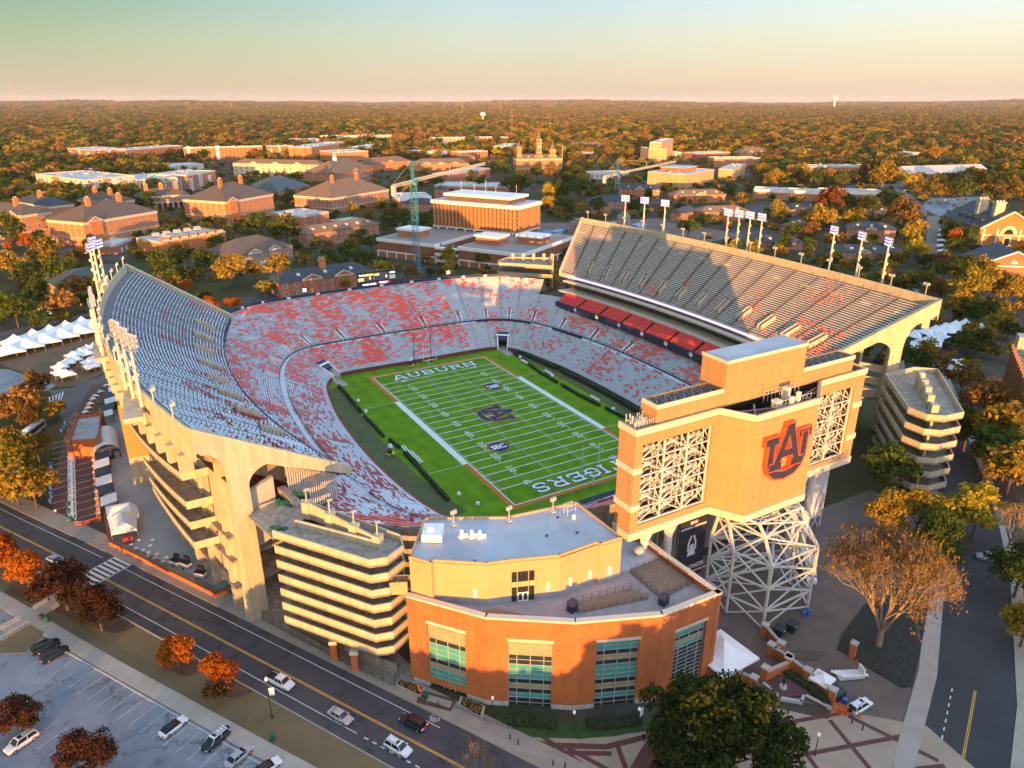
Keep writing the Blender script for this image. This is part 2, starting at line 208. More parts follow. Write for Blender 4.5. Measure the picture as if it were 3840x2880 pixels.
D={
"buildings":[{"label":"three-storey brick hall with paired chimneys on its grey hip roof","short":"paired-chimney brick hall","poly":[[-135.3,428.0],[-112.6,398.6],[-61.7,437.8],[-84.4,467.2]],"zt":20.3,"storeys":3,"wall":"brick","rmat":"shingle","roof":"hip","cornice":1,"chim":2,"ped":1,"nwin":11},{"label":"brick hall cut by the left edge of the picture under a brown hip roof","short":"left-edge brick hall","poly":[[-186.4,494.9],[-151.7,448.5],[-132.8,462.6],[-167.4,509.0]],"zt":21.8,"storeys":3,"wall":"brick","rmat":"shingle","roof":"hip","cornice":1,"chim":2,"ped":1,"nwin":8},{"label":"shaded brick hall with dark slate roof behind the left-edge hall","short":"shaded slate hall","poly":[[-162.9,588.4],[-136.4,534.4],[-117.8,543.5],[-144.3,597.6]],"zt":17.3,"storeys":3,"wall":"brick","rmat":"slate","roof":"hip","cornice":1,"chim":1,"nwin":7},{"label":"gabled brick hall with two broad orange chimneys","short":"broad-chimney hall","poly":[[-114.6,574.0],[-87.4,537.3],[-70.1,550.1],[-97.3,586.8]],"zt":17.4,"storeys":3,"wall":"brick","rmat":"shingle","roof":"hip","cornice":1,"chim":2,"ped":1,"nwin":6},{"label":"long brick hall with a row of tall arches along its ground floor","short":"arcaded hall","poly":[[-66.1,600.2],[-65.4,578.2],[-20.5,579.6],[-21.2,601.6]],"zt":16.1,"storeys":2,"wall":"brick","rmat":"shingle","roof":"hip","cornice":1,"chim":3,"arches":9,"nwin":12},{"label":"large brick hall with white window rows and two thin chimneys beside the arcaded hall","short":"white-windowed hall","poly":[[-36.0,488.3],[-8.0,453.3],[39.8,491.5],[11.9,526.5]],"zt":21.9,"storeys":3,"wall":"brick","rmat":"shingle","roof":"hip","cornice":1,"chim":2,"ped":1,"nwin":10},{"label":"pale five-storey apartment block with brown corner tower at its left end","short":"pale corner-tower apartments","poly":[[-152.2,810.2],[-106.4,708.6],[-56.0,731.3],[-101.8,832.9]],"zt":22.0,"storeys":5,"wall":"palewall","rmat":"white_roof","roof":"flat","nwin":10,"mix":"brick2"},{"label":"pale apartment block with stepped cream top floor in sunlight","short":"stepped cream apartments","poly":[[-69.9,769.0],[-54.9,703.1],[-14.6,712.2],[-29.6,778.1]],"zt":19.9,"storeys":5,"wall":"palewall","rmat":"white_roof","roof":"flat","nwin":8,"mix":"brick2"},{"label":"brown and cream apartment block at the right end of the pale row","short":"brown-cream apartments","poly":[[-37.5,755.1],[-2.8,725.0],[34.6,768.1],[-0.0,798.2]],"zt":20.8,"storeys":5,"wall":"brick2","rmat":"white_roof","roof":"flat","nwin":8,"mix":"palewall"},{"label":"low white-roofed block behind the pale apartment row","short":"white roof block","poly":[[-114.7,1028.7],[-102.0,985.6],[58.8,1032.8],[46.1,1076.0]],"zt":9.4,"storeys":3,"wall":"palewall","rmat":"white_roof","roof":"flat","nwin":6},{"label":"seven-storey dormitory with tan upper floors and white lower front at the forest edge","short":"tan-topped dormitory","poly":[[-118.5,1289.0],[-81.8,1206.1],[-32.8,1227.8],[-69.6,1310.7]],"zt":24.6,"storeys":7,"wall":"brick2","rmat":"white_roof","roof":"flat","nwin":10,"mix":"palewall"},{"label":"long red-brown dormitory with a cream middle bay","short":"red-brown dormitory","poly":[[-62.4,1238.3],[-34.5,1207.3],[62.3,1294.0],[34.4,1325.1]],"zt":23.7,"storeys":7,"wall":"brick2","rmat":"white_roof","roof":"flat","nwin":16},{"label":"bright orange brick dormitory with two white stair towers","short":"orange dormitory","poly":[[58.4,1245.7],[55.3,1221.9],[184.8,1205.1],[187.9,1228.9]],"zt":23.4,"storeys":6,"wall":"brick","rmat":"white_roof","roof":"flat","nwin":20,"strips":2},{"label":"orange brick block with cream top floor right of the white-towered dormitory","short":"cream-topped block","poly":[[193.7,1225.3],[195.1,1207.4],[241.8,1211.0],[240.4,1228.9]],"zt":23.0,"storeys":6,"wall":"brick","rmat":"white_roof","roof":"flat","nwin":9,"mix":"palewall"},{"label":"square orange brick block with dark arched ground floor","short":"arched ground-floor block","poly":[[223.5,1174.0],[257.0,1148.8],[363.6,1290.5],[330.1,1315.7]],"zt":22.5,"storeys":6,"wall":"brick","rmat":"white_roof","roof":"flat","nwin":9},{"label":"lower orange brick building with framed corner balconies","short":"corner-balcony building","poly":[[255.4,1090.0],[261.5,1032.8],[324.1,1039.4],[318.1,1096.6]],"zt":20.2,"storeys":4,"wall":"brick","rmat":"white_roof","roof":"flat","nwin":9},{"label":"red brick utility building with stepped vent boxes and roof chillers","short":"vent-box building","poly":[[-83.2,355.5],[-70.8,330.4],[-26.2,352.4],[-38.7,377.5]],"zt":13.0,"storeys":1,"wall":"brick","rmat":"white_roof","roof":"flat","nwin":0,"fins":7},{"label":"brick and stone hall with cross gables and solar panels on its roof","short":"cross-gabled hall","poly":[[-50.9,281.5],[-38.2,255.8],[1.8,275.6],[-10.9,301.3]],"zt":13.4,"storeys":2,"wall":"stone","rmat":"shingle","roof":"hip","ped":2,"nwin":9,"solar":1},{"label":"low brick house under a broad dark green hip roof beside the white tents","short":"green-roofed house","poly":[[-135.9,264.2],[-129.3,242.8],[-90.1,255.0],[-96.7,276.3]],"zt":9.0,"storeys":1,"wall":"brick","rmat":"green_roof","roof":"hip","nwin":8},{"label":"low flat brick annex with white roof below the paired-chimney hall","short":"flat annex","poly":[[-107.0,364.1],[-95.9,358.7],[-85.2,381.1],[-96.3,386.4]],"zt":9.0,"storeys":1,"wall":"brick2","rmat":"white_roof","roof":"flat","nwin":0,"doors":2},{"label":"tall windowless red brick block with pale stepped roof","short":"windowless brick block","poly":[[16.2,394.5],[30.5,364.4],[56.6,376.8],[42.3,406.9]],"zt":18.1,"storeys":3,"wall":"brick2","rmat":"white_roof","roof":"flat","nwin":3},{"label":"low brick wing with white roof right of the windowless block","short":"white-roofed wing","poly":[[61.8,398.0],[65.7,388.7],[88.3,398.1],[84.4,407.4]],"zt":8.0,"storeys":1,"wall":"brick2","rmat":"white_roof","roof":"flat","nwin":3},{"label":"two-storey brick house with long tan hip roof and small dormers","short":"dormered tan-roofed house","poly":[[16.8,331.4],[21.7,316.1],[82.6,335.5],[77.7,350.8]],"zt":12.9,"storeys":2,"wall":"brick2","rmat":"tanroof","roof":"hip","nwin":12,"dorm":6},{"label":"long three-storey brick hall with tan hip roof and two square chimneys","short":"long tan-roofed hall","poly":[[63.0,509.3],[86.3,469.6],[158.3,511.9],[135.0,551.6]],"zt":17.3,"storeys":3,"wall":"brick2","rmat":"tanroof","roof":"hip","cornice":1,"chim":2,"nwin":16},{"label":"shaded brick building with dark green metal roof behind the windowless block","short":"dark metal-roofed building","poly":[[35.9,639.6],[69.9,607.6],[118.0,658.5],[84.0,690.6]],"zt":9.9,"storeys":2,"wall":"brick2","rmat":"green_roof","roof":"hip","nwin":9},{"label":"cream apartment building with tan gabled roof and stacked balconies","short":"cream gabled apartments","poly":[[91.6,913.2],[78.2,898.4],[175.6,810.3],[189.0,825.2]],"zt":19.5,"storeys":4,"wall":"cream","rmat":"tanroof","roof":"hip","ped":3,"nwin":16},{"label":"brick hall with white cupola on its roof ridge","short":"cupola hall","poly":[[137.6,757.8],[170.3,722.7],[241.7,789.5],[209.0,824.5]],"zt":15.4,"storeys":3,"wall":"brick2","rmat":"tanroof","roof":"hip","ped":1,"nwin":10,"cupola":1},{"label":"long brown-roofed hall left of the crane mast","short":"hall left of crane mast","poly":[[252.1,876.3],[259.5,851.4],[331.5,873.0],[324.0,897.9]],"zt":15.3,"storeys":2,"wall":"brick","rmat":"tanroof","roof":"hip","ped":1,"nwin":8},{"label":"long brown-roofed hall with three gables right of the crane mast","short":"three-gabled hall","poly":[[328.0,859.4],[320.2,834.6],[399.9,809.3],[407.8,834.1]],"zt":12.8,"storeys":2,"wall":"brick","rmat":"tanroof","roof":"hip","ped":3,"nwin":12},{"label":"white flat-roofed downtown building with tall narrow windows","short":"white downtown building","poly":[[327.1,1210.2],[371.2,1178.0],[466.7,1308.9],[422.6,1341.0]],"zt":14.5,"storeys":3,"wall":"white_wall","rmat":"white_roof","roof":"flat","nwin":7},{"label":"long cream apartment building at the forest edge","short":"cream forest-edge apartments","poly":[[419.8,1656.2],[408.3,1617.9],[575.5,1567.6],[587.0,1605.9]],"zt":20.1,"storeys":5,"wall":"cream","rmat":"white_roof","roof":"flat","nwin":24},{"label":"yellow-orange flat-roofed block left of the radio mast","short":"yellow flat block","poly":[[601.8,1411.8],[594.3,1372.5],[770.2,1339.0],[777.7,1378.3]],"zt":21.1,"storeys":5,"wall":"tanbrick","rmat":"white_roof","roof":"flat","nwin":20},{"label":"low red-orange block in front of the yellow flat block","short":"low red-orange block","poly":[[541.7,1275.4],[555.5,1248.8],[671.0,1308.8],[657.1,1335.4]],"zt":15.0,"storeys":3,"wall":"brick","rmat":"white_roof","roof":"flat","nwin":8},{"label":"small orange office block with open left corner","short":"open-corner office","poly":[[591.2,1081.9],[613.6,1062.6],[674.1,1132.8],[651.8,1152.1]],"zt":18.4,"storeys":4,"wall":"tanbrick","rmat":"white_roof","roof":"flat","nwin":6},{"label":"dark slate-roofed brick house behind the crane mast","short":"slate-roofed house behind mast","poly":[[153.7,450.7],[142.9,438.9],[165.1,418.5],[175.9,430.3]],"zt":12.6,"storeys":2,"wall":"brick2","rmat":"slate","roof":"hip","nwin":10},{"label":"flat brick building with white fascia left of the brick tower","short":"white-fascia building","poly":[[156.7,497.9],[147.4,459.0],[178.7,451.5],[188.0,490.4]],"zt":14.2,"storeys":2,"wall":"brick2","rmat":"white_roof","roof":"flat","nwin":0,"fascia":1},{"label":"wide low brick building with bluish flat roof behind the brick tower","short":"bluish flat roof building","poly":[[269.2,620.5],[241.4,585.1],[307.3,533.1],[335.2,568.5]],"zt":9.1,"storeys":2,"wall":"brick2","rmat":"white_roof","roof":"flat","nwin":0},{"label":"four-storey brick college hall with pointed towers and clock","short":"towered college hall","poly":[[442.5,750.3],[435.1,729.6],[498.3,706.8],[505.8,727.5]],"zt":22.9,"storeys":3,"wall":"brick","rmat":"tanroof","roof":"hip","cornice":1,"dorm":6,"nwin":11,"towers":1},{"label":"brown-gabled school with broad low roof behind the clock-towered hall","short":"brown-gabled school","poly":[[779.6,1135.3],[768.1,1097.0],[856.6,1070.3],[868.1,1108.6]],"zt":9.4,"storeys":1,"wall":"brick","rmat":"tanroof","roof":"hip","ped":2,"nwin":7},{"label":"six-storey orange office slab with stepped left side","short":"orange office slab","poly":[[732.1,792.5],[744.8,777.5],[851.5,867.5],[838.8,882.5]],"zt":34.9,"storeys":6,"wall":"tanbrick","rmat":"white_roof","roof":"flat","nwin":8},{"label":"lower orange block attached left of the office slab","short":"block left of office slab","poly":[[738.9,823.5],[718.7,777.8],[746.9,765.4],[767.1,811.0]],"zt":25.1,"storeys":5,"wall":"tanbrick","rmat":"white_roof","roof":"flat","nwin":5},{"label":"brown brick building with thin roof spires behind the concert hall","short":"thin-spired building","poly":[[836.8,821.2],[834.0,787.7],[909.2,781.4],[912.0,814.9]],"zt":14.1,"storeys":3,"wall":"brick2","rmat":"white_roof","roof":"flat","nwin":12},{"label":"orange brick row with shallow gable right of the thin-spired building","short":"shallow-gabled row","poly":[[767.1,690.3],[754.1,663.3],[821.3,630.8],[834.3,657.9]],"zt":16.6,"storeys":3,"wall":"brick","rmat":"white_roof","roof":"flat","nwin":14},{"label":"cream and brick concert hall with tall window bays and flat roofs","short":"concert hall","poly":[[481.6,496.8],[501.4,450.1],[573.8,480.8],[554.1,527.5]],"zt":20.7,"storeys":4,"wall":"tanbrick","rmat":"white_roof","roof":"flat","nwin":9,"penth":1},{"label":"windowless sunlit brick box at the back of the concert hall","short":"sunlit brick box","poly":[[607.8,506.9],[618.1,491.6],[696.2,544.3],[685.9,559.6]],"zt":18.0,"storeys":1,"wall":"tanbrick","rmat":"white_roof","roof":"flat","nwin":0},{"label":"brick dormitory with brown hip roof and white dormers below the concert hall","short":"brown-hipped dormitory","poly":[[415.6,384.2],[409.2,368.5],[460.2,347.4],[466.7,363.1]],"zt":11.4,"storeys":2,"wall":"brick","rmat":"tanroof","roof":"hip","ped":1,"nwin":11,"dorm":4},{"label":"brick dormitory with black slate roof right of the blue crane mast","short":"black-slate dormitory","poly":[[391.8,435.5],[381.7,423.1],[414.5,396.6],[424.5,409.1]],"zt":13.9,"storeys":3,"wall":"brick2","rmat":"slate","roof":"hip","ped":1,"nwin":9,"dorm":3},{"label":"brick dormitory with dark slate roof left of the blue crane mast","short":"dormitory left of blue mast","poly":[[293.1,359.1],[287.2,343.1],[320.1,331.1],[325.9,347.0]],"zt":15.1,"storeys":3,"wall":"brick2","rmat":"slate","roof":"hip","nwin":9},{"label":"small slate-roofed house half in scaffolding behind the floodlights","short":"scaffolded house","poly":[[327.0,281.8],[332.3,269.1],[357.9,279.7],[352.6,292.4]],"zt":11.1,"storeys":2,"wall":"brick2","rmat":"slate","roof":"hip","nwin":4},{"label":"long brick dormitory with tan roof behind the four floodlight masts","short":"tan-roofed dormitory","poly":[[351.4,280.1],[345.8,265.1],[388.1,249.2],[393.8,264.2]],"zt":11.4,"storeys":2,"wall":"brick2","rmat":"tanroof","roof":"hip","ped":1,"nwin":10,"dorm":3},{"label":"long flat-roofed school with white columns at its left end","short":"flat-roofed school","poly":[[527.5,371.2],[508.8,356.1],[550.4,304.7],[569.1,319.8]],"zt":12.6,"storeys":2,"wall":"brick","rmat":"white_roof","roof":"flat","nwin":14,"fascia":1},{"label":"flat brick parking deck right of the flat-roofed school","short":"flat parking deck","poly":[[593.1,341.4],[572.6,319.5],[616.6,278.2],[637.2,300.1]],"zt":10.5,"storeys":2,"wall":"brick2","rmat":"concrete_roof","roof":"flat","nwin":0,"fascia":1},{"label":"orange brick three-storey block with dark square windows","short":"dark-windowed block","poly":[[723.4,488.5],[710.9,461.2],[787.2,426.2],[799.7,453.5]],"zt":19.8,"storeys":3,"wall":"brick","rmat":"white_roof","roof":"flat","nwin":14},{"label":"orange brick block at the street corner with arched end wall","short":"street-corner block","poly":[[796.5,445.8],[791.2,422.4],[835.6,412.4],[840.9,435.8]],"zt":20.3,"storeys":3,"wall":"brick","rmat":"white_roof","roof":"flat","nwin":4},{"label":"long market hall with pale sloping roof and small gables","short":"pale-roofed market hall","poly":[[817.2,407.1],[808.5,374.2],[932.9,341.6],[941.5,374.4]],"zt":12.7,"storeys":2,"wall":"brick2","rmat":"palemetal","roof":"gable","ped":2,"nwin":16},{"label":"narrow four-storey cream tower house among orange trees","short":"cream tower house","poly":[[1095.8,586.4],[1098.7,561.2],[1129.1,564.6],[1126.2,589.8]],"zt":18.8,"storeys":4,"wall":"cream","rmat":"white_roof","roof":"flat","nwin":4},{"label":"brick dormitory with white gable beside the orange-red tree","short":"white-gabled dormitory","poly":[[440.6,263.5],[436.2,249.2],[470.6,238.5],[475.0,252.8]],"zt":9.7,"storeys":2,"wall":"brick2","rmat":"slate","roof":"hip","ped":1,"nwin":8,"dorm":2},{"label":"small brick dormitory with brown roof and white gable near the street","short":"brown-roofed street dormitory","poly":[[478.2,210.2],[469.6,197.9],[489.2,184.2],[497.8,196.5]],"zt":11.2,"storeys":2,"wall":"brick2","rmat":"tanroof","roof":"hip","ped":1,"nwin":6,"dorm":2},{"label":"brick dormitory with tan roof behind the leftmost single floodlight","short":"tan dormitory by floodlight","poly":[[349.1,182.5],[352.3,173.5],[379.3,182.9],[376.2,191.9]],"zt":11.6,"storeys":2,"wall":"brick2","rmat":"shingle","roof":"hip","nwin":5,"dorm":2},{"label":"long slate-roofed brick dormitory behind the middle floodlight","short":"slate dormitory behind floodlight","poly":[[392.6,156.9],[379.4,146.2],[400.0,120.7],[413.2,131.4]],"zt":12.1,"storeys":3,"wall":"brick2","rmat":"slate","roof":"hip","ped":1,"nwin":11,"dorm":3},{"label":"brick dormitory with white gable closest to the stand parapet","short":"dormitory closest to stand","poly":[[322.3,116.9],[312.7,105.4],[340.9,82.2],[350.4,93.8]],"zt":7.8,"storeys":2,"wall":"brick2","rmat":"slate","roof":"hip","ped":1,"nwin":9,"dorm":2},{"label":"brick dormitory with arched gable window left of the single floodlights","short":"arched-gable dormitory","poly":[[300.2,165.6],[291.9,153.2],[318.8,135.0],[327.2,147.5]],"zt":8.5,"storeys":2,"wall":"brick2","rmat":"slate","roof":"hip","ped":1,"nwin":8,"dorm":2},{"label":"tall glass-fronted block at the right edge beyond the market hall","short":"right-edge glass block","poly":[[1056.1,386.4],[1061.3,371.8],[1181.0,414.8],[1175.8,429.4]],"zt":9.7,"storeys":4,"wall":"tanbrick","rmat":"white_roof","roof":"flat","nwin":8},{"label":"white church hall with dark roof near the right edge","short":"white church hall","poly":[[1197.6,534.4],[1188.0,510.3],[1223.9,496.0],[1233.5,520.2]],"zt":10.7,"storeys":2,"wall":"white_wall","rmat":"slate","roof":"hip","nwin":5},{"label":"pale house cluster with tan tiled roofs at the forest edge","short":"pale tiled houses","poly":[[1046.7,777.5],[1029.2,753.1],[1078.9,717.4],[1096.4,741.8]],"zt":9.8,"storeys":2,"wall":"cream","rmat":"tanroof","roof":"hip","ped":2,"nwin":8},{"label":"pale hip-roofed house in front of the forest","short":"pale hip-roofed house","poly":[[1112.2,724.3],[1105.8,699.1],[1152.2,687.3],[1158.6,712.5]],"zt":7.9,"storeys":2,"wall":"cream","rmat":"shingle","roof":"hip","nwin":5},{"label":"cream house with tan roof at the forest edge left of the pale houses","short":"cream forest-edge house","poly":[[969.8,808.9],[965.0,779.3],[1011.7,771.7],[1016.5,801.3]],"zt":11.4,"storeys":2,"wall":"cream","rmat":"tanroof","roof":"hip","nwin":5},{"label":"long brown-roofed motel below the pale houses","short":"brown-roofed motel","poly":[[874.8,687.3],[872.4,667.5],[959.7,657.2],[962.0,677.1]],"zt":8.7,"storeys":1,"wall":"brick","rmat":"tanroof","roof":"hip","nwin":10},{"label":"second brown-roofed motel wing left of the cream tower house","short":"motel wing","poly":[[959.0,650.4],[942.9,638.6],[987.4,578.2],[1003.5,590.1]],"zt":8.0,"storeys":1,"wall":"brick","rmat":"tanroof","roof":"hip","nwin":10},{"label":"low white warehouse in the forest clearing","short":"forest warehouse","poly":[[2412.5,3143.7],[2352.9,3137.1],[2378.4,2908.1],[2438.0,2914.8]],"zt":12.0,"storeys":1,"wall":"white_wall","rmat":"white_roof","roof":"flat","nwin":0},{"label":"small white warehouse far out in the forest","short":"small far warehouse","poly":[[7447.7,7757.9],[7420.5,7704.4],[7510.3,7658.7],[7537.5,7712.2]],"zt":13.0,"storeys":1,"wall":"white_wall","rmat":"white_roof","roof":"flat","nwin":0},{"label":"long white warehouse right of the small far warehouse","short":"long far warehouse","poly":[[6445.4,6188.5],[6466.9,6132.5],[6791.7,6257.4],[6770.2,6313.4]],"zt":13.0,"storeys":1,"wall":"white_wall","rmat":"white_roof","roof":"flat","nwin":0},{"label":"long white factory at the foot of the wooded ridge","short":"far factory","poly":[[7250.0,4690.0],[7238.6,4600.7],[7830.3,4525.2],[7841.7,4614.5]],"zt":14.0,"storeys":1,"wall":"white_wall","rmat":"white_roof","roof":"flat","nwin":0},{"label":"white cottage row in the woods above the yellow flat block","short":"white cottage row","poly":[[1776.0,4184.8],[1746.1,4186.9],[1732.8,3992.5],[1762.7,3990.5]],"zt":11.0,"storeys":1,"wall":"white_wall","rmat":"tanroof","roof":"hip","nwin":0},{"label":"white townhouse row left of the small radio mast","short":"white townhouse row","poly":[[1109.6,2799.0],[1118.7,2770.4],[1233.0,2806.6],[1224.0,2835.2]],"zt":12.0,"storeys":2,"wall":"white_wall","rmat":"tanroof","roof":"hip","nwin":0},{"label":"white townhouse row right of the small radio mast","short":"right townhouse row","poly":[[1195.0,2475.4],[1165.1,2474.1],[1175.0,2234.7],[1205.0,2236.0]],"zt":12.0,"storeys":2,"wall":"white_wall","rmat":"tanroof","roof":"hip","nwin":0},{"label":"lone white villa in the woods above the townhouses","short":"lone white villa","poly":[[2248.9,5144.1],[2269.8,5122.5],[2490.1,5336.5],[2469.2,5358.0]],"zt":12.0,"storeys":2,"wall":"white_wall","rmat":"tanroof","roof":"hip","nwin":0},{"label":"white hall with grey roof at the forest edge above the orange dormitory","short":"grey-roofed white hall","poly":[[358.3,2038.3],[332.0,2023.8],[367.3,1959.9],[393.6,1974.4]],"zt":12.0,"storeys":2,"wall":"white_wall","rmat":"shingle","roof":"hip","nwin":0},{"label":"small white house alone in the dark forest","short":"lone forest house","poly":[[35.8,2135.1],[17.6,2126.6],[33.1,2093.5],[51.2,2101.9]],"zt":10.0,"storeys":1,"wall":"white_wall","rmat":"shingle","roof":"hip","nwin":0},{"label":"low shop row with white roofs below the white downtown building","short":"shop row","poly":[[374.0,1189.0],[369.4,1164.4],[419.8,1155.0],[424.4,1179.6]],"zt":7.8,"storeys":1,"wall":"brick2","rmat":"white_roof","roof":"flat","nwin":0},{"label":"long white-roofed shop row behind the three-gabled hall","short":"white-roofed shop row","poly":[[456.3,1197.2],[429.1,1175.2],[489.1,1101.0],[516.3,1123.1]],"zt":9.7,"storeys":1,"wall":"palewall","rmat":"white_roof","roof":"flat","nwin":0},{"label":"round-roofed brick theatre left of the open-corner office","short":"round-roofed theatre","poly":[[451.4,953.3],[441.5,935.9],[467.7,921.0],[477.6,938.3]],"zt":12.6,"storeys":2,"wall":"brick","rmat":"tanroof","roof":"hip","nwin":0},{"label":"white flat-roofed library behind the clock-towered hall","short":"white flat library","poly":[[723.5,1008.0],[696.9,985.3],[728.6,948.1],[755.3,970.8]],"zt":8.4,"storeys":2,"wall":"palewall","rmat":"white_roof","roof":"flat","nwin":0},{"label":"long grey-roofed hall in front of the white flat library","short":"grey-roofed long hall","poly":[[787.3,1041.3],[786.2,1011.3],[869.6,1008.1],[870.7,1038.0]],"zt":9.8,"storeys":2,"wall":"palewall","rmat":"white_roof","roof":"flat","nwin":0},{"label":"two-storey brick library with white arched windows under the crane jib","short":"library under the jib","poly":[[274.2,663.8],[284.7,644.5],[372.6,692.4],[362.1,711.7]],"zt":15.0,"storeys":2,"wall":"brick2","rmat":"white_roof","roof":"flat","nwin":9},{"label":"low round-ended pavilion with brown roof beside the long tan hall","short":"round-ended pavilion","poly":[[166.0,705.8],[174.7,690.0],[213.1,711.1],[204.4,726.9]],"zt":10.0,"storeys":1,"wall":"stone","rmat":"shingle","roof":"hip","nwin":6},{"label":"corner of a brick building cut by the left edge below the halls","short":"left-edge corner building","poly":[[-171.5,455.8],[-174.8,436.1],[-163.7,434.2],[-160.4,454.0]],"zt":10.0,"storeys":2,"wall":"brick","rmat":"white_roof","roof":"flat","nwin":4},{"label":"row of small dark gabled houses left of the pale apartments","short":"dark gabled houses","poly":[[-188.7,769.0],[-181.9,756.8],[-152.8,772.7],[-159.5,785.0]],"zt":10.0,"storeys":1,"wall":"brick2","rmat":"slate","roof":"hip","ped":3,"nwin":5},{"label":"low grey-roofed house below the tan-topped dormitory","short":"low grey-roofed house","poly":[[-156.1,1104.1],[-148.3,1087.9],[-116.1,1103.4],[-123.9,1119.7]],"zt":10.0,"storeys":1,"wall":"stone","rmat":"slate","roof":"hip","nwin":5},{"label":"low flat white building behind the second crane jib","short":"white building behind the jib","poly":[[480.1,630.6],[474.7,605.2],[529.8,593.5],[535.2,619.0]],"zt":11.0,"storeys":1,"wall":"palewall","rmat":"white_roof","roof":"flat","nwin":8},{"label":"white flat-roofed store near the right edge below the glass block","short":"white store","poly":[[938.7,345.9],[933.9,320.3],[982.9,311.0],[987.8,336.6]],"zt":9.0,"storeys":1,"wall":"white_wall","rmat":"white_roof","roof":"flat","nwin":0},{"label":"brick building with black roof right of the bluish flat roof","short":"black-roofed annex","poly":[[224.2,542.1],[214.3,524.7],[224.3,519.0],[234.2,536.3]],"zt":13.0,"storeys":2,"wall":"brick2","rmat":"slate","roof":"hip","nwin":3},{"label":"flat orange office behind the shallow-gabled row","short":"flat orange office","poly":[[939.3,800.9],[927.7,773.2],[978.2,752.1],[989.8,779.7]],"zt":14.0,"storeys":3,"wall":"tanbrick","rmat":"tanroof","roof":"hip","ped":2,"nwin":9},{"label":"pale parking structure between the orange slab and the thin-spired building","short":"pale parking structure","poly":[[839.2,867.1],[834.3,843.6],[855.1,839.3],[859.9,862.8]],"zt":12.0,"storeys":3,"wall":"palewall","rmat":"white_roof","roof":"flat","nwin":4},{"label":"long white-roofed downtown row below the cream forest-edge apartments","short":"downtown row","poly":[[273.4,1550.4],[275.0,1510.4],[376.4,1514.4],[374.8,1554.4]],"zt":19.0,"storeys":4,"wall":"palewall","rmat":"white_roof","roof":"flat","nwin":14},{"label":"brick shop block in front of the low red-orange block","short":"brick shop block","poly":[[477.3,1036.8],[478.1,1010.8],[540.9,1012.8],[540.1,1038.8]],"zt":15.0,"storeys":3,"wall":"brick","rmat":"white_roof","roof":"flat","nwin":9}],
"hallR":[[433.3,79.66],[462.7,56.87]],
"hallRlow":[[348.4,31.78],[376.6,7.69]],
"haley":[[105.3,283.2],[139.7,223.7],[167.1,239.4]],
"podL":[[55.59,264.4],[78.89,224.0],[88.22,233.8]],
"podR":[[88.92,209.3],[111.7,169.8],[196.5,240.8]],
"scorehouse":[[-29.0,182.7],[24.3,186.5]],
"island":[[0.49,-138.8],[0.74,-143.4],[1.29,-147.7],[3.28,-148.4],[14.5,-143.0],[27.74,-136.3],[29.72,-130.5],[16.45,-129.7],[3.89,-133.4],[-0.38,-135.6]],
